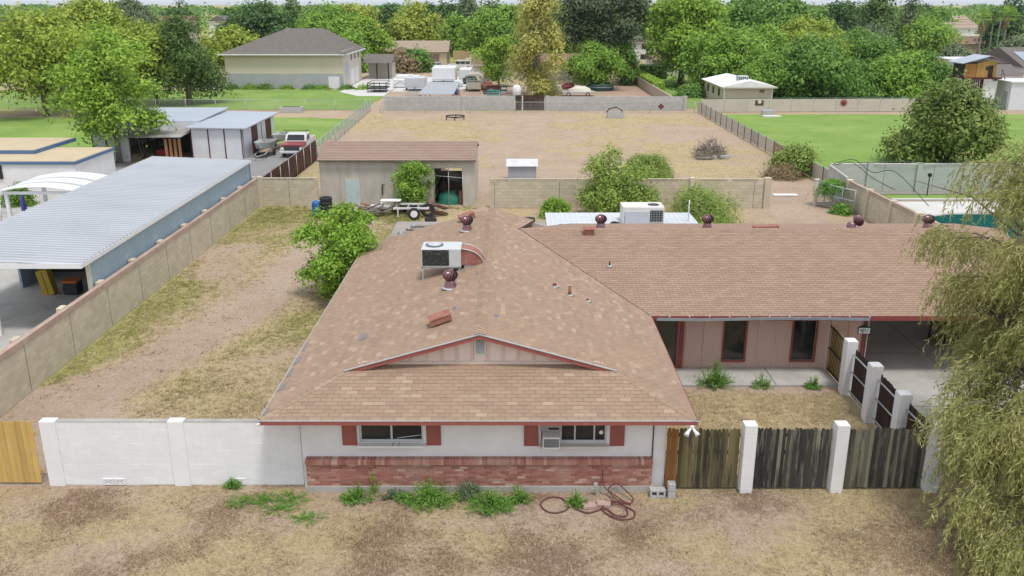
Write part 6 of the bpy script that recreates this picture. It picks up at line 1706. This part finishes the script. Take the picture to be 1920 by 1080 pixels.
def tree(name, label, x, y, h, w, kind, leaf, z0=None, ls=None, cov=3.0, tr=None, seed=None, group=None, bark=BARK, cat='tree', aspect=.5, droop=.15, nmax=19000, shell=.5, nb=9, xs=1.0):
    d = math.hypot(x, y)
    rng = np.random.default_rng(seed if seed is not None else int(abs(x)*13+y*7))
    z0 = h*.15 if z0 is None else z0*.75
    ls = ls or max(.12, d/880*(2.3 if d < 146 else 3.0))
    w *= 1.12; h *= 1.03; cov *= .8
    tr = tr or h*.022
    L = make_lobes(rng, kind, h, w, z0)
    area = 4*math.pi*((w*.5)**2*2+(w*.5)*(h-z0)*.5)/3*1.2
    n = cov*area/(ls*ls*aspect*.5)
    if n > nmax: ls *= min(1.5, math.sqrt(n/nmax)); n = nmax
    n = int(n)
    P, N = crown_pts(rng, L, n, shell=shell, ls=ls)
    P[:,2] = np.maximum(P[:,2], z0*.35+.05)
    V = leaf_quads(rng, P, N, np.full(n, ls), aspect, droop)
    if xs != 1.0: V[:,0] *= xs
    t = thing(name, label, cat, (x,y,0), 0, group)
    me = np_mesh('crown', V, 4); addobj('crown', me, LM[leaf], t)
    m = trunk_mesh(rng, L, h, z0, tr, nb=nb)
    m.build('trunk', bark, t, world=False)
    return t
# left group
tree('mesquite_tree', 'broad yellow green tree at the left edge beyond the lawn', -52.3,100,12.0,13,'round','my',2.2,cov=3.4)
tree('mesquite_tree', 'tall yellow green tree behind the bright ash on the left', -56.5,122,13.0,14,'round','my',2.5,cov=3.2)
tree('mesquite_tree', 'yellow green tree between the left edge tree and the ash', -44.5,112,10.8,9,'round','my',2.2,cov=3.0)
tree('ash_tree', 'bright green feathery ash beside the white shed', -31.2,69.6,11.0,7.6,'round','ash',1.4,ls=.24,cov=2.0,tr=.2,bark=BARKG,nb=26,shell=.3)
tree('pine_tree', 'dark green pine with a bare lower trunk beside the left lawn', -40.2,111.5,10.4,9.4,'cone','pine',2.9,aspect=.28,cov=4.2,tr=.32)
tree('olive_tree', 'olive green tree behind the pine beside the garage', -46.2,150,9.2,8,'round','my',2)
tree('willow_tree', 'grey green drooping tree far behind the left group', -71,170,12.6,12,'round','grey',1.5,droop=.6)
tree('shade_tree', 'dark far tree between the willow and the pine', -97,268,12,9,'round','dark',2)
tree('shade_tree', 'mid green far tree above the pine top', -72,262,12,9,'round','mid',2)
tree('shade_tree', 'wide dark green tree above the left of the garage roof', -51.9,190,12.2,15,'round','dark',1.8)
tree('conifer_tree', 'narrow dark conifer above the garage ridge', -56,235,13.2,6.4,'cone','pine',2)
tree('shade_tree', 'wide green tree behind the garage ridge', -36.5,185,11.2,15,'round','ash2',1.8)
tree('shade_tree', 'yellowish treetop right of the garage ridge', -34.2,200,12.7,9.3,'round','yel',2)
tree('shade_tree', 'dense green tree right behind the garage roof', -30,167,8.0,8.6,'mound','ash2',.6)
tree('palo_verde', 'light yellow green tree above the tan ranch house', -22.4,205,12.9,11,'round','yel',1.5)
tree('shade_tree', 'dark distant tree left of the yellow green one', -33.2,240,11.5,10,'round','dark',2)
tree('shade_tree', 'dark distant tree right of the yellow green one', -16.4,236,12.3,8,'round','dark',2)
tree('shade_tree', 'small green tree beside the dark carport', -11.3,213,5.8,4.6,'round','ash2',.8)
tree('shade_tree', 'round light green tree above the dark carport', -13.7,216,10.1,7.5,'round','ash2',1.6)
tree('eucalyptus_tree', 'pale grey green tall tree in the far middle', -12.3,260,12.9,8,'column','grey',2)
tree('shade_tree', 'large green tree left of the tall yellow tree', -3.9,190,12.2,12.5,'round','ash2',1.8)
tree('ash_tree', 'bright green young tree in the far lot', -2.0,136,8.6,5.4,'round','ash',1.4,cov=2.6,tr=.14)
tree('poplar_tree', 'tall yellow leaved tree standing over the far grey wall', 3.5,123,14.4,7.4,'column','yel2',.4,cov=2.8,tr=.28,bark=BARKG,nb=20,shell=.4)
tree('eucalyptus_tree', 'towering dark eucalyptus with thick bare trunk', 13.6,142,16.5,12.5,'round','euc',6.0,cov=2.2,tr=.62,nb=16,bark=M('euc_bark', (.13,.09,.075), (.20,.15,.13), 2, stretch=(1,1,.25)),shell=.4)
tree('mulberry_tree', 'low wide green tree shading the stock tank', 12.0,132,6.1,8.2,'round','ash2',1.3)
tree('shade_tree', 'narrow dark green tree right of the eucalyptus trunk', 16.9,139,7.5,5,'mound','mid',.4)
tree('ash_tree', 'tall bright green tree right of the eucalyptus', 26.2,140,14.6,11.5,'round','ash',3.0,cov=2.9,tr=.4,nb=14)
tree('ash_tree', 'bright green spreading tree behind the small white roofed house', 30.5,132,9.0,13,'round','ash2',.9,cov=3)
tree('shade_tree', 'huge dark green tree behind the bright ash trees', 45.1,168,14.6,19,'round','mid',3)
tree('mesquite_tree', 'yellow green tree glimpsed above the hedge of dark trees', 49,150,10.2,11,'round','my',2)
tree('mulberry_tree', 'wide dense green tree at the middle of far lawn fence', 40.0,119.5,8.5,15,'mound','mid',.3,cov=3.4)
tree('citrus_tree', 'dense bright green round tree at the far lawn fence', 50.0,117,7.3,9.2,'mound','ash2',.2,cov=3.4)
tree('citrus_tree', 'dark green rounded tree left of the playhouse', 55.2,118.5,6.5,6.6,'mound','mid',.2,cov=3.2)
tree('citrus_tree', 'low yellowish green tree between white roofed house and mulberry', 34.6,120,6.3,7,'mound','ash2',.3,cov=3)
tree('pine_tree', 'tall dark pine rising at the upper right', 75.6,190,15,9.5,'cone','pine',5)
tree('shade_tree', 'dark far tree left of the upper right pine', 75.3,212,12.9,9,'round','dark',2)
tree('bare_tree', 'thin half bare dark tree right of the tall pine', 93.2,215,13.4,5,'column','euc',2,cov=1.2,nb=16,bark=BARKG)
tree('willow_tree', 'pale grey green drooping tree under the tall pine', 61.5,155,8.2,7,'round','grey',1,droop=.6)
tree('shade_tree', 'green tree between the brown roofs at right', 84.5,185,9.6,10,'round','ash2',1)
tree('shade_tree', 'small grey green tree in front of the red roofed house', 80.5,165,5.0,6,'mound','grey',.4)
tree('olive_tree', 'silvery olive tree at the right edge', 80.6,147,8,7.5,'mound','grey',.6)
tree('shade_tree', 'dark tall tree at the upper right corner', 113,210,13.2,9,'round','dark',1)
tree('shade_tree', 'dark distant tree beyond the grey roof at right', 133,300,12.3,11,'round','dark',1)
tree('shade_tree', 'mid green distant tree behind the palms', 120,265,11.4,13,'round','mid',1)
tree('shade_tree', 'dark distant tree above the white two storey house', 31.5,232,12.8,8,'round','dark',1)
tree('shade_tree', 'grey tree at the far left edge behind the mesquite', -87,160,10.6,9,'round','grey',1)
tree('shade_tree', 'grey distant tree beyond the garage ridge', -58,272,11.8,10,'round','grey',1)
tree('shade_tree', 'mid green distant tree left of the tall pine', 62.7,210,12.2,10,'round','mid',1)
tree('shade_tree', 'mid green tree behind the tall bright ash', 40,200,13.8,14,'round','mid',1)
tree('shade_tree', 'mid green distant tree above the dark broad one', -84,280,11.6,10,'round','mid',1)
tree('shade_tree', 'mid green tree behind the tall yellow tree', 12.4,220,12.8,11,'round','mid',1)
tree('shade_tree', 'yellowish tree glimpsed left of the yellow poplar', -.3,205,11.5,7.5,'round','yel',1)
tree('mesquite_tree', 'large dark olive mesquite on the right lawn', 33.9,68.5,6.5,8.6,'mound','mesqR',.35,ls=.22,cov=3.8,nmax=27000,tr=.2,shell=.45)
# far belt of woodland that reads as one mass
rng = np.random.default_rng(99)
LB = []
for i in range(620):
    y = 270*math.exp(rng.uniform(0,1.45)); x = rng.uniform(-1,1)*(y*.68+30); hh = rng.uniform(4.5,9.0) if y < 500 else rng.uniform(6.0,10.5); r = rng.uniform(3,6.5)*(1+y/900)
    LB.append((x,y,hh*.5,r,r,hh*.5))
P, N = crown_pts(rng, LB, 60000, shell=.75)
dd = np.hypot(P[:,0], P[:,1])
V = leaf_quads(rng, P, N, np.maximum(1.1, dd/880*2.8), .6)
me = np_mesh('distant_trees', V, 4)
tag(addobj('distant_trees', me, LM['mid'], None, kind='stuff'), 'distant belt of trees below the skyline', 'trees')
# more individual trees that fill the middle distance
FILL = [
 ('pepper_tree','dark tree on the skyline left of the conifer',-74,265,12.4,11,'dark'),
 ('pepper_tree','mid green tree behind the garage ridge left end',-47,225,11.4,11,'mid'),('pepper_tree','bright tree right behind the garage ridge right end',-29.5,182,9.6,9,'ash'),
 ('pepper_tree','dark tree on the skyline above the tan ranch house',-25,250,12.4,11,'dark'),
 ('pepper_tree','brownish tree behind the grey camper carport',-4,218,7.6,8,'my'),('pepper_tree','dark tree right of the camper carport',-.5,176,6.4,6,'dark'),
 ('pepper_tree','green tree behind the eucalyptus at its left',8.5,175,9.5,9,'ash2'),('pepper_tree','dark tree behind the eucalyptus at its right',19.5,180,11.5,9,'dark'),
('pepper_tree','mid green tree right behind the tall bright ash',33.5,160,12.2,11,'mid'),
 ('pepper_tree','dense green tree behind the wide mulberry at left',38,140,9.2,10,'ash2'),('pepper_tree','yellow green tree behind the wide mulberry at right',45.5,138,8.8,10,'my'),
 ('pepper_tree','dark green tree behind the bright round citrus',55,142,8.2,10,'mid'),('pepper_tree','mid green tree below the tall pine at its left',57,175,10.6,10,'dark'),
 ('pepper_tree','dark skyline tree beyond the upper right roofs',105,285,12.6,12,'dark'),
 ('pepper_tree','green tree behind the long brown roofed house',108,245,9.6,12,'ash2'),
 ('pepper_tree','yellow green tree far left behind the lawn trees',-64,135,11.5,12,'my'),
 ('pepper_tree','dark skyline tree at the far left',-110,240,12.6,14,'dark'),
 ('pepper_tree','dark pine on the skyline near the middle',-6,265,13.2,8,'pine'),
 ('pepper_tree','dark tree on the skyline behind the bright ash',52,245,13,12,'dark'),
 ('pepper_tree','dull green tree right behind the small white roofed house',33.5,126,6.0,7,'ash2')]
for (nm, lb, x, y, h_, w_, lf) in FILL: tree(nm, lb, x, y, h_, w_, 'round', lf, h_*.08)
# palms
def palm(label, x, y, h):
    t = thing('palm_tree', label, 'palm', (x,y,0)); rng = random.Random(int(x*10))
    MB().tube([(x,y,-.1),(x+.1,y,h*.5),(x,y,h)], [.28,.22,.2], 8).build('trunk', BARKG, t)
    lf = MB()
    for i in range(46):
        a = rng.uniform(0,2*math.pi); e = rng.uniform(-.5,1.2); L_ = 1.9
        d = Vector((math.cos(a)*math.cos(e), math.sin(a)*math.cos(e), math.sin(e))); c0 = Vector((x,y,h)); c = c0+d*L_*.55
        lf.tube([c0, c], .03, 3, False)
        s_ = d.cross(Vector((0,0,1))).normalized()
        for k in range(9):
            b = (k-4)/4*1.2; q = (d*math.cos(b)+s_*math.sin(b)).normalized()
            lf.add([c, c+q*.8+s_*.06, c+q*1.15+Vector((0,0,-.25)), c+q*.8-s_*.06], [(0,1,2,3)])
    lf.build('crown', LM['ash2'], t)
    sk = MB()
    for i in range(60):
        a = rng.uniform(0,2*math.pi); z = h-rng.uniform(.1,1.6)
        sk.add([(x+.2*math.cos(a),y+.2*math.sin(a),z),(x+.6*math.cos(a+.2),y+.6*math.sin(a+.2),z-.7),(x+.5*math.cos(a),y+.5*math.sin(a),z-1.2),(x+.55*math.cos(a-.2),y+.55*math.sin(a-.2),z-.7)], [(0,1,2,3)])
    sk.build('dead_skirt', LM['brown'], t)
palm('left fan palm with dead skirt at the upper right', 87.0, 170, 9.3); palm('right fan palm with dead skirt at the upper right', 92.5, 172, 9.9)
# hedges and garden shrubs
def hedge(name, label, x0, x1, y0, y1, h, leaf, ls=.22, n=16000):
    rng = np.random.default_rng(int(abs(x0)*10)); cx, cy = (x0+x1)/2, (y0+y1)/2
    hx, hy = (x1-x0)/2, (y1-y0)/2
    U = rng.uniform(-1,1,(n,3)); face = rng.choice(3, n, p=[.34,.26,.40])
    for k in range(3):
        s_ = np.sign(U[:,k]); 
        if k == 2: s_ = np.ones(n)
        U[:,k] = np.where(face == k, s_*rng.uniform(.86,1.04,n), U[:,k])
    P = np.stack([U[:,0]*hx, U[:,1]*hy, (U[:,2]*.5+.5)*h], 1)
    N = unit(np.where(face[:,None] == np.arange(3)[None], np.sign(U), 0)+rng.normal(size=(n,3))*.5)
    t = thing(name, label, 'hedge', (cx,cy,0))
    addobj('foliage', np_mesh('foliage', leaf_quads(rng, P, N, np.full(n, ls), .6), 4), LM[leaf], t)
    MB().box(-hx*.8,hx*.8,-hy*.95,hy*.95,-.05,h*.85).build('inner_stems', M('hedge_core', (.03,.045,.015)), t, world=False)
    return t
hedge('clipped_hedge', 'long bright clipped hedge running back beside the tan wall', 19.4,20.9,124,160,1.75,'ash',.42,14000)
hedge('clipped_hedge', 'dark clipped block hedge behind the long bright hedge', 21.6,25.6,150,153,2.1,'dark',.4,6000)
tree('garden_shrub', 'dark round shrub beside the small white roofed house', 24.0,121,1.9,3.4,'mound','mid',.05,cat='shrub')
tree('garden_shrub', 'tiny round shrub on the strip of lawn, left one', 22.0,134,.8,1.2,'mound','mid',.05,cat='shrub'); tree('garden_shrub', 'tiny round shrub on the strip of lawn, right one', 23.8,134,.9,1.3,'mound','mid',.05,cat='shrub')
tree('garden_shrub', 'clipped round green shrub beside the gazebo', -31.0,54.2,1.35,1.75,'mound','mid',.05,ls=.14,cov=4,cat='shrub')
tree('garden_shrub', 'dark purple leaved tree beside the tan ranch house', -19.5,164,4.2,4.6,'mound','brown',.3,cat='shrub'); tree('garden_shrub', 'dense green tree in front of the mauve garage door', -17.2,166,6.0,5,'mound','mid',.3,cat='shrub')
# shrubs in the yard
tree('yard_shrub', 'tall bright green shrub against the left side of the house', -7.55,36.2,4.3,3.9,'round','shrub',.15,ls=.15,cov=2.0,tr=.05,cat='shrub',seed=23,shell=.3)
tree('vine_bush', 'green bush growing against the plywood barn', -6.0,53.2,3.2,2.6,'round','ash2',.3,ls=.15,cov=1.9,tr=.05,shell=.25,cat='shrub',seed=8)
tree('yard_tree', 'sparse leggy young tree behind the white flat roof', 6.2,51.0,4.6,4.6,'mound','sparse',.1,ls=.17,cov=1.5,tr=.07,cat='tree',seed=4,shell=.2,nb=14,bark=BARKG)
tree('yard_shrub', 'bright broom bush beyond the tan block wall', 9.6,61.5,1.9,3.3,'mound','broom',.05,ls=.2,aspect=.16,droop=0,cov=3,cat='shrub')
tree('broom_bush', 'feathery yellow green broom bush in front of tan wall', 10.5,48.2,2.5,4.4,'mound','broom',.1,ls=.24,aspect=.10,cov=3.0,cat='shrub',shell=.3,nmax=14000)
tree('yard_shrub', 'small leafy bush behind the left end of white roof', 2.7,51.0,1.25,1.9,'mound','shrub',.1,ls=.15,cov=2.4,cat='shrub')
tree('yard_shrub', 'low bright green shrub below the broom bush', 10.6,46.6,1.0,2.0,'mound','shrub',.05,ls=.14,cov=2.6,cat='shrub')
tree('fence_bush', 'half dead brown and green bush on the screened fence', 20.5,64.2,3.0,3.0,'mound','broom',.1,ls=.2,cov=2.6,cat='shrub'); tree('dead_bush', 'brown dead brush at the foot of fence bush', 19.8,63.3,1.1,2.6,'mound','brown',.05,ls=.2,aspect=.16,cov=3.2,cat='shrub')
tree('gate_vine', 'green vine draped over the open farm gate', 19.75,53.9,1.75,1.7,'mound','weed',1.25,ls=.13,cov=2.0,cat='shrub',tr=.008)
tree('yard_weed', 'low green weeds behind the open farm gate', 19.9,51.9,.6,1.2,'mound','weed',.02,ls=.13,cov=2.2,cat='weeds')
for i, (x, h_) in enumerate(((-41.2,1.0),(-38.6,1.3),(-36.4,1.1),(-33.2,.7),(-29.8,.6),(-27.9,.7),(-24.2,.6),(-21.8,.5))):
    tree('wall_weed', ('leftmost','second','third','fourth','fifth','sixth','seventh','last')[i]+' weed shrub from the left along the garage base', x, 132.3, h_*.6, 1.8, 'mound', 'ash2' if i % 2 else 'mid', .02, cat='shrub', ls=.3, tr=.03)

# foreground weeping tree at the right edge
def weeping(label, x, y):
    rng = np.random.default_rng(17)
    t = thing('weeping_acacia', label, 'tree', (x,y,0))
    E_ = [((-.95,2.2,6.4),(2.0,1.9,2.4),1.35), ((-.6,1.2,4.6),(2.1,2.0,1.6),.75), ((-2.1,-.2,2.6),(1.9,1.6,1.1),1.0), ((-2.0,-1.5,1.9),(2.2,1.6,1.5),1.3), ((-1.9,-2.9,1.25),(2.0,1.2,1.0),1.0), ((.9,0,3.6),(2.1,2.4,3.0),.7), ((-2.0,1.8,4.3),(.75,.8,.7),.22), ((-1.9,.2,3.3),(1.2,1.0,.5),.35)]
    wt = np.array([e[2] for e in E_]); wt /= wt.sum()
    V = []
    m = MB()
    base = Vector((.4,.2,-.2))
    m.tube([base, (.3,.3,1.5), (.0,.6,3.2), (-.3,1.0,4.8), (-.6,1.4,6.4)], [.30,.24,.18,.12,.05], 9)
    for c, r, w_ in E_:
        c = Vector(c); s0 = Vector((.15,.4,min(3.2,max(1.3,c.z*.6))))
        m.tube([s0, s0.lerp(c,.5)+Vector((0,0,.45)), c+Vector((0,0,.3))], [.12,.08,.03], 7, False)
        for q in range(7):
            e = c+Vector(rng.normal(size=3)*np.array(r)*.55)+Vector((0,0,.3))
            m.tube([c.lerp(s0,.25)+Vector((0,0,.35)), c.lerp(e,.5)+Vector((0,0,.3)), e], [.035,.02,.008], 5, False)
    nb_ = 120; bi = rng.choice(len(E_), nb_, p=wt); BC = np.zeros((nb_,3)); BD = np.zeros((nb_,3))
    for q in range(nb_):
        c, r, _ = E_[bi[q]]; d = rng.normal(size=3); d /= np.linalg.norm(d)
        BC[q] = np.array(c)+d*np.array(r)*rng.uniform(.35,1.0)**.6
        o_ = BC[q]-np.array([.4,.4,BC[q][2]]); o_[0] -= .8; o_[2] = .25; BD[q] = o_/np.linalg.norm(o_)
        e0 = Vector(BC[q]-BD[q]*1.3+np.array([0,0,-.1])); m.tube([e0, Vector(BC[q])-Vector(BD[q])*.5+Vector((0,0,.12)), Vector(BC[q]+BD[q]*.3)], [.03,.018,.006], 5, False)
    nstr = 7000; bw = rng.uniform(.4,1.6,nb_); idx = rng.choice(nb_, nstr, p=bw/bw.sum())
    for s_ in range(nstr):
        bq = idx[s_]; along = rng.uniform(-1.1,.45)
        p = BC[bq]+BD[bq]*along+rng.normal(size=3)*np.array([.20,.20,.11])
        out = BD[bq]*1.1+rng.normal(size=3)*np.array([.4,.4,.22])
        k = rng.integers(14, 30); step = .042
        dirv = out+np.array([0,0,.25]); dirv /= np.linalg.norm(dirv)
        pts = np.zeros((k,3)); q = p.copy()
        tg = np.zeros((k,3))
        for j in range(k):
            dirv = dirv+np.array([0,0,-.13]); dirv /= np.linalg.norm(dirv)
            q = q+dirv*step; pts[j] = q; tg[j] = dirv
        pts[:,2] = np.maximum(pts[:,2], .12)
        side = rng.normal(size=(k,3)); T = unit(tg*.65+side*.42+np.array([0,0,-.25])); L_ = rng.uniform(.10,.20,(k,1))
        B = unit(np.cross(T, rng.normal(size=(k,3))))*L_*.085
        V.append(np.stack([pts, pts+T*L_*.5+B, pts+T*L_, pts+T*L_*.5-B], 1).reshape(-1,3))
    V = np.concatenate(V)
    addobj('crown', np_mesh('crown', V, 4), LM['weep'], t)
    m.build('trunk', BARK, t, world=False)
weeping('large weeping tree with fine yellowish green leaves at right foreground', 14.15, 19.6)

# ------------------------------------------------------------------ weeds and grass
def weed(label, x, y, h, w, n=60, leaf='weed', seed=1, blade=.10, name='weed', cat='weeds', thin=.22):
    rng = np.random.default_rng(seed); t = thing(name, label, cat, (x,y,0)); V = []; st = MB()
    for i in range(n):
        a = rng.uniform(0,2*math.pi); q = rng.uniform(0,1)**.8*w*.62; hh = h*(1-.6*q/(w*.5))*rng.uniform(.3,1.1)
        p0 = np.array([q*.5*math.cos(a), q*.5*math.sin(a)*.7, 0]); p1 = np.array([q*math.cos(a), q*math.sin(a)*.7, hh])
        st.tube([p0, (p0+p1)/2+np.array([0,0,hh*.12]), p1], .005, 3, False)
        k = 11; f = rng.uniform(.1,1,(k,1)); P = p0+(p1-p0)*f+rng.normal(size=(k,3))*.03
        N = unit(rng.normal(size=(k,3))*.6+np.array([0,0,.9])); V.append(leaf_quads(rng, P, N, np.full(k, blade), thin, .2))
    V = np.concatenate(V); V[:,2] = np.maximum(V[:,2], .003)
    addobj('leaves', np_mesh('leaves', V, 4), LM[leaf], t); st.build('stems', LM[leaf], t, world=False)
weed('green weed clump under the left front window', -3.95,19.72,.55,.85,70,seed=1); weed('tall spindly weed against the brick wall under left window', -3.62,20.0,1.0,.25,8,seed=2,leaf='ash2')
weed('low dull weed between two bright clumps by the brick wall', -3.1,19.85,.3,.7,40,'grey',3); weed('widest bright green weed clump at the middle of brick wall', -2.1,19.6,.75,1.45,150,seed=4); weed('small green weed left of the widest clump', -2.75,19.7,.4,.5,36,seed=14)
weed('grey green grass tuft right of the widest weed clump', -1.15,19.9,.55,.75,80,'grey',5,.28,thin=.05); weed('dark green weed clump below the grey grass tuft', -.55,19.4,.6,1.4,130,seed=6); weed('spindly weed beside the dark green clump', .15,19.65,.6,.65,46,seed=7)
weed('small bright weed growing inside the hose loop', 1.62,19.5,.5,.55,50,seed=8); weed('small weed at the foot of white block wall', -7.35,20.35,.35,.5,36,seed=9)
weed('large green bush weed on the side yard walkway edge', 6.7,26.75,1.0,1.25,120,seed=10,blade=.11); weed('smaller weed right of the large one by the walkway', 8.25,26.7,.75,.75,40,seed=11); weed('low weed at the foot of the barred gate', 9.95,26.65,.45,.7,50,seed=12)
for i, (x, y) in enumerate(((-6.3,19.75),(-5.9,19.35),(-6.9,19.6),(-5.6,19.8),(-5.1,18.9))):
    weed(('low green weeds near the wall joint, nearest the corner','low green weeds near the wall joint, front middle','low green weeds near the wall joint, leftmost','low green weeds near the wall joint, by the brick end','tiny green weed in the dry grass left of the brick wall')[i], x, y, .08, 1.0, 60, seed=40+i, blade=.06)
def blades(name, label, n, x0, x1, y0, y1, chan, mat, hgt, seed, thr=.45, wid=.008, per=9, sig=.05):
    """tufts of a few blades each, placed where the ground mask asks for them"""
    rng = np.random.default_rng(seed); m = n//per
    X = rng.uniform(x0,x1,m); Y = rng.uniform(y0,y1,m)
    keep = np.array([ground_mask(a, b)[chan]*(.8+.7*mnoise.noise(Vector((a*1.7,b*1.7,seed)))) > thr*rng.uniform(.2,1.7) for a, b in zip(X, Y)])
    X, Y = np.repeat(X[keep], per), np.repeat(Y[keep], per); k = len(X)
    ts = np.repeat(rng.uniform(.5,1.5,k//per), per)
    X = X+rng.normal(size=k)*sig*ts; Y = Y+rng.normal(size=k)*sig*ts
    base = np.stack([X,Y,np.full(k,-.012)],1)
    a = rng.uniform(0,2*math.pi,k); lean = rng.uniform(.3,2.0,k); hh = hgt*rng.uniform(.5,1.4,k)*ts
    tip = base+np.stack([np.cos(a)*lean*hh, np.sin(a)*lean*hh, hh],1)
    s_ = np.stack([-np.sin(a), np.cos(a), np.zeros(k)],1)*wid
    V = np.stack([base-s_, base+s_, tip],1).reshape(-1,3)
    tag(addobj(name, np_mesh(name, V, 3), mat, None, kind='stuff'), label, 'grass')
def clods(label, n, x0, x1, y0, y1, seed):
    rng = np.random.default_rng(seed); X = rng.uniform(x0,x1,n); Y = rng.uniform(y0,y1,n); S = rng.uniform(.008,.022,n)*np.where(rng.uniform(size=n) < .04, 2.2, 1)
    P = np.stack([X,Y,np.full(n,-.01)],1)
    o = np.array([[1,0,0],[-.5,.87,0],[-.5,-.87,0],[0,0,.8]]); fc = [(0,1,3),(1,2,3),(2,0,3)]
    V = np.concatenate([np.stack([P+S[:,None]*(o[i]+rng.normal(size=(n,3))*.2) for i in f],1) for f in fc], 0).reshape(-1,3)
    tag(addobj('dirt_clods', np_mesh('dirt_clods', V, 3), M('clod', (.36,.27,.20), (.22,.16,.12), 6, ramp=[(0,(.17,.12,.09)),(.5,(.35,.26,.19)),(1,(.55,.47,.38))]), None, kind='stuff'), label, 'dirt')
STRAW = LEAF('straw_blade', (.36,.28,.17), (.55,.45,.28), (.68,.58,.40), .4)
GRN = LEAF('green_blade', (.24,.26,.07), (.37,.36,.12), (.50,.46,.19), .4)
LIT = LEAF('brown_litter', (.12,.07,.045), (.21,.13,.08), (.32,.21,.135), .1)
blades('dry_grass', 'dry straw coloured grass over the front yard', 130000, -14.5,13,14.5,20.4,0,STRAW,.03,1,.5)
blades('leaf_litter', 'brown litter over the front yard', 60000, -14.5,13,14.5,20.2,2,LIT,.02,2,.4,.012,7,.08)
blades('dry_grass', 'dry straw coloured grass over the left side yard', 130000, -15.6,-6.2,20.8,53,0,STRAW,.05,3,.5,.012)
blades('green_grass', 'yellowish green grass patches in left side yard', 110000, -15.6,-6.2,20.8,53,1,GRN,.06,4,.35,.013)
blades('leaf_litter', 'brown litter over the left side yard', 40000, -15.6,-6.0,20.8,36,2,LIT,.03,5,.4,.014,7,.08)
blades('dry_grass', 'pale dry grass over the small side yard', 45000, 4.1,10.7,20.5,26.7,0,STRAW,.045,6,.5,.010)
blades('dry_grass', 'dry grass tufts over the large back yard', 80000, -15.5,20.5,54.5,101,0,STRAW,.06,7,.6,.022,9,.22)
blades('green_grass', 'green grass growing along the barn and yard wall', 16000, -15.4,-2,49.5,53.8,1,GRN,.10,8,.3,.02)
clods('small stones and clods over the front yard', 9000, -14.5,13,14.5,20.2,9)
clods('small stones and clods over the left side yard', 6000, -15.5,-6.3,20.8,40,10)

# ------------------------------------------------------------------ thin haze in the air
def haze():
    m = bpy.data.materials.new('haze_air'); m.use_nodes = True
    t = m.node_tree; t.nodes.remove(t.nodes['Principled BSDF'])
    v = t.nodes.new('ShaderNodeVolumePrincipled')
    v.inputs['Color'].default_value = (.80,.89,1,1); v.inputs['Density'].default_value = .0001; v.inputs['Anisotropy'].default_value = .3
    t.links.new(v.outputs[0], t.nodes['Material Output'].inputs['Volume'])
    o = MB().box(-5000,5000,-400,5600,-1.2,19).build('haze', m, kind='stuff')
    tag(o, 'thin pale haze in the air over the far trees', 'haze')
haze()
